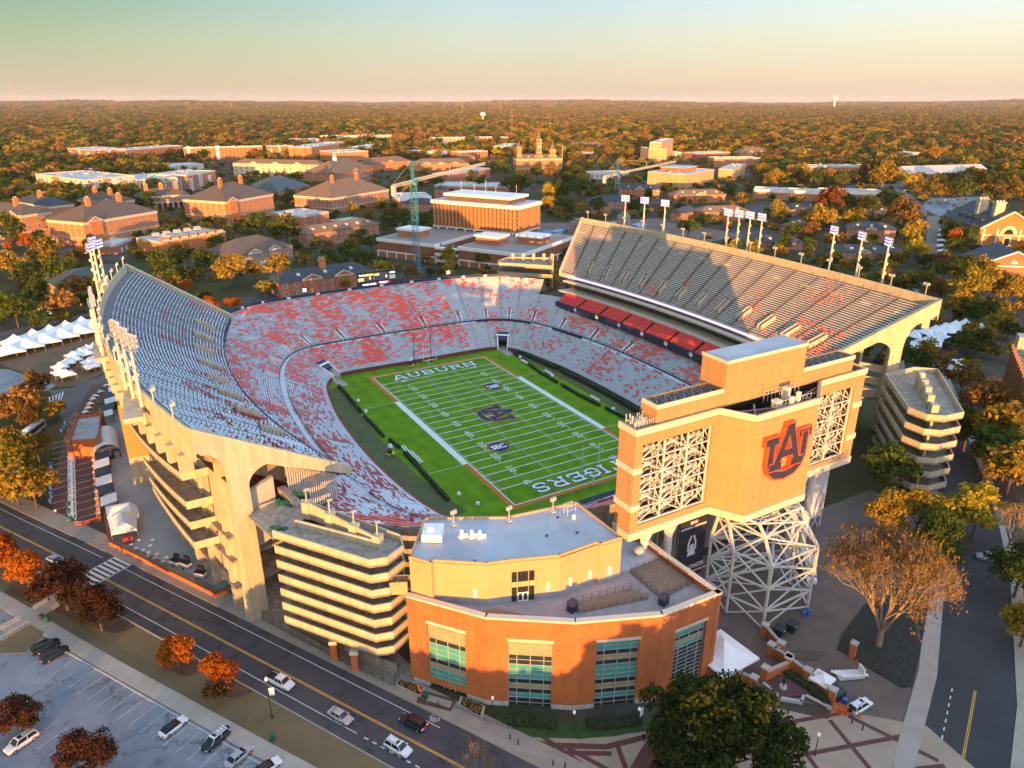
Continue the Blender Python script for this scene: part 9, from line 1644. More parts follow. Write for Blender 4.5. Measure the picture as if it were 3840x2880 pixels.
 mb.beam((*(a-v*.3)[:2],zt-.6),(*(b-v*.3)[:2],zt-.6),.7); mb.poly([(*(m-v*.2+u*2*math.cos(t))[:2],zt+.9+2*math.sin(t)) for t in np.linspace(0,math.pi,9)]); mb.build('white_trim',whitep,L)
hall_right()
def house(label,a,b,dp,zt,rm,wm='brick2',**o):
 a=Vector((*a,0));b=Vector((*b,0)); u=(b-a).normalized(); v=Vector((-u.y,u.x,0)); v=v if v.dot(a-Vector((CAM[0],CAM[1],0)))>0 else -v
 building(dict(label=label,poly=[[*(a+v*dp)[:2]],[*a[:2]],[*b[:2]],[*(b+v*dp)[:2]]],zt=zt,wall=wm,rmat=rm,roof='hip',storeys=2,nwin=8,ped=2,dorm=3,chim=1,**o),99)
house('dark-roofed brick house with gables directly behind the scoreboard',D['scorehouse'][0],D['scorehouse'][1],17,11.5,'slate')
def lattice(mb,a,b,w,n,leg=.14,br=.08,up=None):
 a=Vector(a);b=Vector(b); d=(b-a).normalized(); x=d.orthogonal().normalized() if up is None else d.cross(Vector(up)).normalized(); y=d.cross(x)
 Q=[x*sx*w/2+y*sy*w/2 for sx,sy in ((-1,-1),(1,-1),(1,1),(-1,1))]
 for q in Q: mb.beam(a+q,b+q,leg)
 for i in range(n):
  p=a+(b-a)*(i/n); r_=a+(b-a)*((i+1)/n)
  for k in range(4): mb.beam(p+Q[k],r_+Q[(k+1)%4],br); mb.beam(p+Q[k],p+Q[(k+1)%4],br)
def crane(base,zj,tip,label,col,w,tail):
 T=thing('tower_crane',label,'crane',(*base,G)); b=Vector((*base,0)); t=Vector((*tip,0)); d=(t-b); Lj=d.length; d.normalize()
 mb=MB(); lattice(mb,(*base,G),(*base,zj),w,int((zj-G)/w*.9),.24,.15); mb.build('mast',col,T)
 mb=MB(); s=b+d*1.2; lattice(mb,(*s[:2],zj+1.),(*t[:2],zj+1.),1.5,int(Lj/2.2),.16,.10,(0,0,1)); e=b-d*tail; lattice(mb,(*s[:2],zj+.6),(*e[:2],zj+.6),1.4,10,.2,.12,(0,0,1)); mb.build('jib',cranew,T)
 mb=MB(); mb.box(b.x,b.y,zj-.4,w+.8,w+.8,1.8,math.atan2(d.y,d.x)); lattice(mb,(b.x,b.y,zj+1),(b.x-d.x*1.5,b.y-d.y*1.5,zj+12),1.3,6,.2,.12); mb.build('apex_frame',col,T)
 mb=MB(); ap=Vector((b.x-d.x*1.5,b.y-d.y*1.5,zj+12));
 for q in (b+d*Lj*.45,b+d*Lj*.8,e): mb.beam(ap,(q.x,q.y,zj+1.8),.09)
 q=b+d*Lj*.45; mb.beam((q.x,q.y,zj+1),(q.x,q.y,zj+6),.3); mb.beam((q.x,q.y,zj+6),ap,.08); mb.build('tie_rods',cranew,T)
 mb=MB(); mb.box(e.x,e.y,zj-4.5,3.2,1.6,5.4,math.atan2(d.y,d.x)); mb.build('counterweight',cranew,T)
 mb=MB(); c=b+d*2.6; mb.box(c.x,c.y,zj-1.6,2.,1.8,2.4,math.atan2(d.y,d.x)); mb.build('cab',cranew,T)
crane(D['crane1'],D['crane1z'],D['crane1tip'],'tall teal-blue tower crane with a cream jib rising beside the far rim',bluesteel,3.0,26)
crane(D['crane2'],D['crane2z'],D['crane2tip'],'blue tower crane with orange-lit jib behind the upper deck parapet',pbr('crane_blue_deep',(.03,.16,.32),.45),3.0,27)
mb=MB(); mb.poly([(150,230,G+.05),(210,330,G+.05),(330,300,G+.05),(330,200,G+.05),(230,180,G+.05)]); struct('construction_site',mb,pbr('site_earth',(.17,.12,.09),.95,.3,.1))
for x,y,h,l in ((192,287,16,'left bare concrete lift core on the building site'),(255,255,14,'right bare concrete lift core on the building site'),(222,272,9,'low concrete stub between the lift cores')):
 mb=MB(); mb.box(x,y,G,8,8,h,.5); mb.box(x+1,y,G+h,5,4,2.2,.5); tag(mb.build('lift_core',concd),l,'concrete core')
T=thing('site_formwork','blue formwork decks and panels on the building site','formwork',(225,262,G))
for k in range(16): rng=np.random.RandomState(k); mb=MB(); mb.box(190+rng.uniform(0,90),235+rng.uniform(0,50),G+rng.uniform(0,3),rng.uniform(6,16),rng.uniform(5,10),rng.uniform(.8,3.),.5); mb.build('formwork_panel',pbr('form_blue',(.05,.17,.42),.6) if k%2 else pbr('form_pale',(.28,.34,.42),.6,.2),T)
T=thing('excavator','orange excavator with a raised arm on the earth heap','excavator',(300,205,G));
mb=MB(); mb.box(298,204,G,5,3.4,1.1,.3); mb.build('tracks',black,T); mb=MB(); mb.box(298,204,G+1.2,4,2.8,1.9,.6); mb.build('body',orange,T); mb=MB(); mb.beam((299,204,G+2.6),(303,206,G+6),.5); mb.beam((303,206,G+6),(306,207,G+2),.4); mb.build('arm',orange,T)
for k,(x,y) in enumerate(((330,196),(333,197))): mb=MB(); mb.box(x,y,G,1.6,1.6,2.6,.2); mb.box(x,y,G+2.6,1.7,1.7,.25,.2); tag(mb.build('site_toilet',redp),['left red portable toilet behind the four masts','right red portable toilet behind the four masts'][k],'portable toilet')
for (x,y),h,l in zip(D['masts'],(95,110,330,520,120),('tall lattice radio mast at the forest edge right of the yellow flat block','slim radio mast above the townhouses','lone radio mast on the left horizon','distant mast with a pale hall at the far left horizon','thin pole mast in the woods beside the tall lattice mast')):
 k=math.hypot(x-CAM[0],y-CAM[1]); T=thing('radio_mast',l,'mast',(x,y,G)); mb=MB(); w=max(1.6,k/1100); lattice(mb,(x,y,G),(x,y,G+h*.75),w,14,w*.09,w*.05); mb.build('lattice_shaft',pbr('mast_orange',(.5,.28,.14),.6),T); mb=MB(); mb.tube((x,y,G+h*.75),(x,y,G+h),w*.12,5); mb.build('antenna',pbr('mast_orange',(.5,.28,.14)),T)
def wt(x,y,h,r_,l):
 T=thing('water_tower',l,'water tower',(x,y,G)); mb=MB(); mb.lathe((x,y,G+h-r_*1.1),[(r_*.25,0),(r_*.9,r_*.35),(r_,r_*.8),(r_*.85,r_*1.2),(r_*.3,r_*1.5)],14); mb.build('tank',whitep,T); mb=MB(); mb.tube((x,y,G),(x,y,G+h-r_),r_*.3,10,r_*.24); mb.build('stem',whitep,T)
wt(1640,3110,40,14,'white domed water tower in the woods left of the tall radio mast')
wt(9050,6800,135,42,'pale mushroom water tower breaking the right horizon')
LM=dict(green=leafmat('leaf_green',(.020,.036,.010),(.13,.175,.030)),golden=leafmat('leaf_golden',(.06,.052,.012),(.50,.33,.042)),yellow=leafmat('leaf_yellow',(.10,.085,.012),(.54,.42,.04)),
orange=leafmat('leaf_orange',(.20,.035,.010),(.62,.20,.015)),brown=leafmat('leaf_brown',(.060,.036,.016),(.44,.235,.055)),red=leafmat('leaf_red_brown',(.07,.025,.014),(.40,.13,.035)),maroon=leafmat('leaf_maroon',(.030,.014,.011),(.13,.05,.026)),oak=leafmat('leaf_oak',(.014,.026,.008),(.10,.125,.026)))
LM['orangegreen']=LM['orange']; LM['bare']=LM['brown']; LM['barebig']=leafmat('leaf_copper',(.10,.06,.02),(.42,.24,.06))
bark=pbr('bark',(.10,.075,.055),.9,.25,2.); barkp=pbr('pale_bark',(.26,.20,.14),.9,.2,2.)
def quadmesh(name,Q,mats,mi=None):
 n=len(Q); me=bpy.data.meshes.new(name); me.vertices.add(4*n); me.vertices.foreach_set('co',np.ascontiguousarray(Q,dtype=np.float32).reshape(-1)); me.loops.add(4*n); me.loops.foreach_set('vertex_index',np.arange(4*n,dtype=np.int32)); me.polygons.add(n); me.polygons.foreach_set('loop_start',np.arange(0,4*n,4,dtype=np.int32))
 try: me.polygons.foreach_set('loop_total',np.full(n,4,dtype=np.int32))
 except Exception: pass
 for m in mats: me.materials.append(m)
 if mi is not None: me.polygons.foreach_set('material_index',np.asarray(mi,dtype=np.int32))
 me.update(calc_edges=True); me.validate(); return me
def crownpts(n,seed,nb=26,sq=.82,blob=.34,low=-.75):
 rng=np.random.RandomState(seed); c=[]
 while len(c)<nb:
  v=rng.randn(3); v/=np.linalg.norm(v);
  if v[2]<low: continue
  r=(.52+.22*rng.rand()) if rng.rand()<.8 else .25*rng.rand(); c.append(v*r*np.array([1,1,sq])*(1+.12*rng.randn()))
 c=np.array(c); br=blob*(.65+.6*rng.rand(nb)); k=rng.choice(nb,n,p=br**2/np.sum(br**2)); d=rng.randn(n,3); d/=np.linalg.norm(d,axis=1)[:,None]
 d[:,2]=np.where(d[:,2]<-.3,-d[:,2]*.6,d[:,2])
 p=c[k]+d*br[k][:,None]*(.55+.5*rng.rand(n)[:,None]); return p,d,rng
def crownquads(n,seed,size,**k):
 p,d,rng=crownpts(n,seed,**k); nrm=d+.7*rng.randn(n,3); nrm/=np.linalg.norm(nrm,axis=1)[:,None]; t=np.cross(nrm,rng.randn(n,3)); t/=np.linalg.norm(t,axis=1)[:,None]; b=np.cross(nrm,t); s=size*(.6+.8*rng.rand(n))[:,None]
 return np.stack([p-t*s*.5-b*s*.35,p+t*s*.5-b*s*.2,p+t*s*.5+b*s*.35,p-t*s*.45+b*s*.3],1)
def trunkmesh(name,seed,mat,nl=7,spread=.55,top=1.0):
 rng=np.random.RandomState(seed); mb=MB(); mb.tube((0,0,-.03),(0,0,.45),.055,7,.042); mb.tube((0,0,.45),(.02,.01,top),.042,6,.012)
 for i in range(nl):
  a=6.283*i/nl+rng.rand(); z0=.4+.3*rng.rand(); e=(spread*math.cos(a),spread*math.sin(a),z0+.35+.25*rng.rand()); m=(e[0]*.45,e[1]*.45,z0+.2); mb.tube((0,0,z0),m,.022,5,.015); mb.tube(m,e,.015,4,.005)
 return mb.data(name,mat)
TR=[trunkmesh('trunk',i,bark) for i in range(3)]
CR={}
def crown(kind,i,n=950,size=.15):
 key=(kind,i,n)
 if key not in CR:
  Q=crownquads(n,100+i*7,size,nb=20+4*i,sq=(.8,.95,.72,1.05)[i%4])
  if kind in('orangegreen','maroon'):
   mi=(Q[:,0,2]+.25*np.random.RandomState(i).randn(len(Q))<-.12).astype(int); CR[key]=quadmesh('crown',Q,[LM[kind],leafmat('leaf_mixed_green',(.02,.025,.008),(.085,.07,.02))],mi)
  else: CR[key]=quadmesh('crown',Q,[LM[kind]])
 return CR[key]
def baremesh(seed,nmain,depth,leafy,kind):
 rng=np.random.RandomState(seed); mb=MB(); tips=[]
 def grow(p,d,L,r_,lv):
  q=p+d*L; mb.tube(p,q,r_,5 if lv<2 else 3,r_*.62,cap=False)
  if lv>=depth: tips.append(q); return
  for _ in range(3 if lv<depth-1 else 3):
   a=Vector(rng.randn(3)); a-=a.dot(d)*d; a.normalize(); nd=(d+a*rng.uniform(.28,.62)+Vector((0,0,.10))).normalized(); grow(q,nd,L*rng.uniform(.68,.86),r_*.60,lv+1)
  tips.append(q)
 for i in range(nmain):
  a=6.283*i/nmain+rng.rand()*.5; d=Vector((math.cos(a)*.55,math.sin(a)*.55,.9)).normalized(); grow(Vector((0,0,.16+.05*rng.rand())),d,.30,.024,1)
 mb.tube((0,0,-.03),(0,0,.22),.05,8,.036)
 VV=np.array(mb.v); rad=np.percentile(np.hypot(VV[:,0],VV[:,1]),98); top=VV[:,2].max(); VV[:,:2]/=rad; VV[:,2]/=top; mb.v=[tuple(v) for v in VV]; tips=[(t[0]/rad,t[1]/rad,t[2]/top) for t in tips]
 tw=mb.data('branches',barkp); n=int(leafy); T_=np.array([list(t) for t in tips]); k=rng.randint(len(T_),size=n); p=T_[k]+.05*rng.randn(n,3); t=rng.randn(n,3);t/=np.linalg.norm(t,axis=1)[:,None]; b=np.cross(t,rng.randn(n,3)); b/=np.linalg.norm(b,axis=1)[:,None]; s=(.008+.011*rng.rand(n))[:,None]
 return tw,quadmesh('crown',np.stack([p-t*s-b*s*.6,p+t*s-b*s*.6,p+t*s+b*s*.6,p-t*s+b*s*.6],1),[LM[kind]])
DESC=dict(green='dark green tree',golden='golden tree',yellow='bright yellow tree',orange='fiery orange tree',brown='coppery brown tree',red='broad red-orange tree',maroon='dark maroon tree',orangegreen='orange and green tree',oak='huge dark oak',bare='leafless tree',barebig='great copper tree')
LAND=[((sum(p[0] for p in b['poly'])/4,sum(p[1] for p in b['poly'])/4),b['short']) for b in D['buildings']]+[((-60,-112),'brick club building'),((-5,-118),'truss tower'),((120,235),'office tower'),((85,-100),'six-level ramp'),((-120,36),'ticket house'),((-135,90),'big white tents'),((190,-45),'right tents'),((440,70),'great-gabled hall'),((165,-85),'parking garage'),((-15,150),'house behind the scoreboard'),((-110,60),'curved deck'),((118,10),'ribbon-screen deck'),((350,20),'tree-lined walk'),((30,-135),'side street')]
SPECIAL={}
def nearest(x,y): return min(LAND,key=lambda l:math.hypot(l[0][0]-x,l[0][1]-y))[1]
seen={}
def side_word(x,y,lm):
 (lx,ly)=[l[0] for l in LAND if l[1]==lm][0]; r_=Vector((math.cos(R(30)),-math.sin(R(30)))); f_=Vector((math.sin(R(30)),math.cos(R(30)))); d=Vector((x-lx,y-ly)); a,b=d.dot(r_),d.dot(f_)
 return ('right of' if a>0 else 'left of') if abs(a)>abs(b) else ('behind' if b>0 else 'in front of')
def tree(kind,x,y,Rr,zc,i,hi=False,label=None,grp=None):
 T=thing('autumn_tree' if kind not in('green','oak') else 'broadleaf_tree',label or DESC[kind],'tree',(x,y,G))
 if kind in('bare','barebig'):
  tw,cr=baremesh(40+i,7 if kind=='barebig' else 5,7 if kind=='barebig' else 5,5200 if kind=='barebig' else 900,kind)
  h=zc+Rr*.75
  for nm,dd in (('branches',tw),('crown',cr)): o=link(nm,dd,T,(0,0,0)); o.matrix_parent_inverse=Matrix(); o.scale=(Rr,Rr,h)
 else:
  n,size=(5200,.075) if hi else (950,.15)
  if kind=='oak': n,size=(27000,.036)
  cr=crown(kind,i%4,n,size) if kind!='oak' else quadmesh('crown',crownquads(n,77,size,nb=170,blob=.155,low=-.45,sq=.8),[LM['oak']])
  o=link('trunk',TR[i%3],T,(0,0,0),rotz=i); o.matrix_parent_inverse=Matrix(); o.scale=(Rr*.9,Rr*.9,zc)
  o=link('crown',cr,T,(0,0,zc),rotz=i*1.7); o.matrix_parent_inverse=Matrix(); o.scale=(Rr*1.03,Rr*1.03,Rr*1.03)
 return T
BPOLY=[[(p[0],p[1]) for p in b['poly']] for b in D['buildings']]+[[tuple(p) for p in D['haley']]]
def expand(P,k):
 cx=sum(p[0] for p in P)/len(P);cy=sum(p[1] for p in P)/len(P); return [(x+(x-cx)/max(1,math.hypot(x-cx,y-cy))*k,y+(y-cy)/max(1,math.hypot(x-cx,y-cy))*k) for x,y in P]
for nm in ('podL','podR'):
 a,b,c=[Vector(p) for p in D[nm]]; u=(b-a).normalized(); v=Vector((-u.y,u.x)); v=v if v.dot(c-b)>0 else -v; BPOLY.append([tuple(a),tuple(b),tuple(b+v*70),tuple(a+v*70)])
BEXP=[expand(P,7) for P in BPOLY]; BB_=[(min(p[0] for p in P),max(p[0] for p in P),min(p[1] for p in P),max(p[1] for p in P)) for P in BEXP]
KEEP=[[(-165,200),(-60,120),(-60,-70),(-165,-70)],D['lot'],expand(D['roadR'],5),D['walkR'],expand(D['roadX'],3),D['lawnT'],D['lotL'],D['walkL'],[(150,230),(210,330),(330,300),(330,180),(230,180)],[(-60,140),(20,140),(20,185),(-60,185)],[(425,60),(475,40),(520,120),(470,140)],[(340,20),(380,0),(400,50),(360,60)]]
KB=[(min(p[0] for p in P),max(p[0] for p in P),min(p[1] for p in P),max(p[1] for p in P)) for P in KEEP]
def blocked(x,y):
 if (x/135)**2+((y-5)/140)**2<1: return True
 for P,b in zip(BEXP,BB_):
  if b[0]<x<b[1] and b[2]<y<b[3] and inpoly(x,y,P): return True
 for P,b in zip(KEEP,KB):
  if b[0]<x<b[1] and b[2]<y<b[3] and inpoly(x,y,P): return True
 return False
NEARL={0:'fiery orange tree beside the crosswalk, second from the left edge',1:'orange tree cut by the left edge above the path',2:'dark maroon tree overhanging the crosswalk',3:'dark maroon tree on the mulch nearest the road kerb',4:'fiery orange tree on the verge beside the road, upper one',5:'orange tree with green underside on the verge by the road',6:'dark red tree in the parking lot at the left edge',7:'dark red tree at the bottom edge of the parking lot',8:'leafless pale-twigged tree at the bottom edge by the sidewalk',9:'huge dark oak with golden tips at the bottom in front of the brick club building',10:'great copper tree with bare fanning branches on the planted island'}
cnt=0
for i,(kind,x,y,Rr,zc,tg) in enumerate(D['trees']):
 dist=math.hypot(x-CAM[0],y-CAM[1]); lm=nearest(x,y); lab=NEARL.get(i)
 if lab is None:
  lab='%s%s %s the %s'%('small ' if Rr<4.5 else ('large ' if Rr>9.5 else ''),DESC[kind],side_word(x,y,lm),lm)
 seen[lab]=seen.get(lab,0)+1
 tree(kind,x,y,Rr,zc,i,hi=dist<175,label=lab,grp=None); cnt+=1
rng=np.random.RandomState(21); fill=0; tries=0
OC=[(x,y,r_) for k_,x,y,r_,z_,t_ in D['trees']]
while fill<115 and tries<20000:
 tries+=1; a=R(30)+R(rng.uniform(-37,37)); d=rng.uniform(290,680); x=CAM[0]+d*math.sin(a); y=CAM[1]+d*math.cos(a)
 if blocked(x,y) or any(math.hypot(x-p,y-q)<r_+3.5 for p,q,r_ in OC): continue
 kind=rng.choice(['green','golden','brown','yellow','green']); Rr=rng.uniform(4,6.5); OC.append((x,y,Rr)); lm=nearest(x,y)
 tree(kind,x,y,Rr,Rr*1.15,fill,label='%s %s the %s'%(DESC[kind],side_word(x,y,lm),lm)); fill+=1
FOREST=bpy.data.collections.new('forest_sources'); FARS=bpy.data.collections.new('forest_patches')
def src(col,name,me): o=bpy.data.objects.new(name,me); col.objects.link(o); return o
for i,kind in enumerate(['green','golden','green','brown','golden','green','yellow','brown','green','golden']):
 Q=crownquads(420,300+i,.22,nb=16,sq=.85); Q=Q*np.array([8.,8.,7.2])+np.array([0,0,6.8]); src(FOREST,'forest_tree',quadmesh('forest_tree',Q,[LM[kind]]))
for i in range(6):
 rg=np.random.RandomState(500+i); qs=[];mi=[]
 kinds=['green','golden','brown','green','yellow']
 for k in range(15):
  Q=crownquads(60,600+k+i*20,.5,nb=8,sq=.8); r_=rg.uniform(7.5,13); Q=Q*np.array([r_,r_,r_*.8])+np.array([rg.uniform(-31,31),rg.uniform(-31,31),rg.uniform(5,9)]); qs.append(Q); mi+= [rg.choice(5,p=[.34,.26,.14,.18,.08])]*len(Q)
 src(FARS,'forest_patch',quadmesh('forest_patch',np.concatenate(qs),[LM[k] for k in kinds],mi))
def scatter(name,pts,scale,col,label):
 me=bpy.data.meshes.new(name); me.vertices.add(len(pts)); me.vertices.foreach_set('co',np.asarray(pts,dtype=np.float32).reshape(-1)); at=me.attributes.new('sc','FLOAT','POINT'); at.data.foreach_set('value',np.asarray(scale,dtype=np.float32)); me.update()
 o=bpy.data.objects.new(name,me); COL.objects.link(o); tag(o,label,'forest',kind='stuff')
 ng=bpy.data.node_groups.new(name,'GeometryNodeTree'); ng.interface.new_socket('Geometry',in_out='INPUT',socket_type='NodeSocketGeometry'); ng.interface.new_socket('Geometry',in_out='OUTPUT',socket_type='NodeSocketGeometry')
 N=ng.nodes;L=ng.links; gi=N.new('NodeGroupInput'); go=N.new('NodeGroupOutput'); ip=N.new('GeometryNodeInstanceOnPoints'); ci=N.new('GeometryNodeCollectionInfo'); ci.inputs['Collection'].default_value=col; ci.inputs['Separate Children'].default_value=True; ci.inputs['Reset Children'].default_value=True
 ip.inputs['Pick Instance'].default_value=True; rv=N.new('FunctionNodeRandomValue'); rv.data_type='FLOAT_VECTOR'; rv.inputs[0].default_value=(0,0,0); rv.inputs[1].default_value=(0,0,6.283)
 na=N.new('GeometryNodeInputNamedAttribute'); na.data_type='FLOAT'; na.inputs['Name'].default_value='sc'
 L.new(gi.outputs[0],ip.inputs['Points']); L.new(ci.outputs[0],ip.inputs['Instance']); L.new(rv.outputs[0],ip.inputs['Rotation']); L.new(na.outputs[0],ip.inputs['Scale']); L.new(ip.outputs[0],go.inputs[0])
 md=o.modifiers.new('scatter','NODES'); md.node_group=ng; return o
def wedge(n,d0,d1,half=46):
 a=R(30)+R(half)*(2*rng.rand(n)-1); d=np.sqrt(d0*d0+(d1*d1-d0*d0)*rng.rand(n)); return CAM[0]+d*np.sin(a),CAM[1]+d*np.cos(a),d
P_=[];S_=[]
X,Y_,Dd=wedge(16000,300,1650)
cmask=lambda x,y: -260<x<900 and 100<y<1750
for x,y,d in zip(X,Y_,Dd):
 dens=mnoise.noise(Vector((x*.006,y*.006,4.)))
 a_=math.degrees(math.atan2(x-CAM[0],y-CAM[1]))-30
 core=d<(1420 if -26<a_<18 else (1150 if a_<=-26 else 1000))
 if a_<-25 and d>760: core=False
 if core and rng.rand()<((.52 if d<700 else .40) if dens>.0 else .80): continue
 if blocked(x,y): continue
 P_.append((x,y,G-.5)); S_.append(rng.uniform(.38,.72) if core else rng.uniform(.7,1.0)+.75*rng.rand()**3)
X,Y_,Dd=wedge(21000,1600,3300)
for x,y,d in zip(X,Y_,Dd):
 if blocked(x,y) or mnoise.noise(Vector((x*.004,y*.004,9.)))<-.48: continue
 P_.append((x,y,G-1)); S_.append(rng.uniform(.8,1.2)+1.1*rng.rand()**3)
scatter('forest',P_,S_,FOREST,'autumn woodland around the campus of green and golden crowns')
P_=[];S_=[]
X,Y_,Dd=wedge(17000,3200,9500)
for x,y,d in zip(X,Y_,Dd):
 if blocked(x,y) or mnoise.noise(Vector((x*.0016,y*.0016,2.)))<-.5: continue
 P_.append((x,y,G-1+max(0,(d-5000)/4500)*14*mnoise.noise(Vector((x*.0005,y*.0005,2.))))); S_.append(rng.uniform(.85,1.25))
X,Y_,Dd=wedge(15000,9500,26000)
for x,y,d in zip(X,Y_,Dd):
 h=150*mnoise.noise(Vector((x*.00016,y*.00016,6.)))+50*mnoise.noise(Vector((x*.0006,y*.0006,6.)))
 P_.append((x,y,G-20+max(-5,h)*min(1,(d-9000)/6000))); S_.append(rng.uniform(2.2,3.6))
scatter('far_forest',P_,S_,FARS,'distant forest running to the horizon')
P_=[];S_=[]; rng=np.random.RandomState(9); B0=np.array([-117.,-223.]); pv=np.array([.842,-.539]); qv=np.array([-.539,-.842])
for s_ in np.arange(-150,190,3.1):
 h=6.5 if s_<-68 else 12.5 if s_<-38 else 15.5 if s_<8 else 24.5 if s_<38 else 17 if s_<110 else 12
 for k in range(2):
  p=B0+pv*(s_+rng.uniform(-2,2))+qv*(k*9+rng.uniform(-3,3)); hh=h*rng.uniform(.80,1.06); P_.append((p[0],p[1],G-.5)); S_.append(hh/14.)
scatter('treeline',P_,S_,FOREST,'line of street trees whose shade falls across the lower walls')
def screenx(o): p=o.location; d=Vector((p.x-CAM[0],p.y-CAM[1])); return math.atan2(d.x,d.y)
ORD=['','second','third','fourth','fifth','sixth','seventh','eighth','ninth','tenth']
byl={}
for o in COL.objects:
 if o.get('category')=='tree': byl.setdefault(o['label'],[]).append(o)
for l,os_ in byl.items():
 n=len(os_)
 if n<2: continue
 os_.sort(key=screenx)
 for i,o in enumerate(os_):
  o['group']=l.replace(' tree ',' trees ')
  o['label']=('leftmost ' if i==0 else 'rightmost ' if i==n-1 else (ORD[i]+' from the left, ') if i<10 else 'inner ')+l
PAINT=dict(black=(.012,.014,.02),white=(.74,.75,.76),silver=(.36,.37,.40),silverwhite=(.55,.58,.62),rose=(.46,.40,.40),blue=(.25,.36,.5),blackwhite=(.012,.016,.018),red=(.3,.03,.02),grey=(.15,.16,.18))
def paint(c): return pbr('car_paint_'+c,PAINT[c],.28,.04,.3,spec=.6)
tyre=pbr('tyre_rubber',(.02,.02,.02),.9); rim=pbr('alloy_rim',(.45,.45,.47),.35,metal=.6); carglass=pbr('car_glass',(.012,.02,.028),.08,.1,.5); tail=pbr('tail_red',(.5,.02,.02),.4); taillit=pbr('tail_lit',(.9,.05,.05),.4,0,1,emit=(1,.03,.04),estr=3.); headm=pbr('headlamp',(.75,.77,.8),.15)
def loft(mb,st,mi=0):
 V=[];F=[]
 for x,w,zb,zs,zt,wt in st: V+=[(x,-w*.92,zb),(x,-w,(zb+zs)/2),(x,-w*.97,zs),(x,-wt,zt),(x,wt,zt),(x,w*.97,zs),(x,w,(zb+zs)/2),(x,w*.92,zb)]
 n=8
 for i in range(len(st)-1):
  for k in range(n): F.append((i*n+k,i*n+(k+1)%n,(i+1)*n+(k+1)%n,(i+1)*n+k))
 F+=[tuple(range(n-1,-1,-1)),tuple(range((len(st)-1)*n,len(st)*n))]; mb.mesh(V,F,mi)
SPEC=dict(suv=(4.9,.97,1.0,1.74,[(-2.3,.2),(-1.9,.8),(.55,.8),(1.35,.15)]),sedan=(4.85,.92,.88,1.42,[(-1.75,.1),(-1.05,.72),(.35,.72),(1.25,.08)]),coupe=(4.75,.95,.90,1.36,[(-1.9,.05),(-.95,.70),(.2,.70),(1.15,.06)]),pickup=(5.8,1.0,1.08,1.86,[(-.55,.1),(-.35,.78),(1.05,.78),(1.7,.1)]))
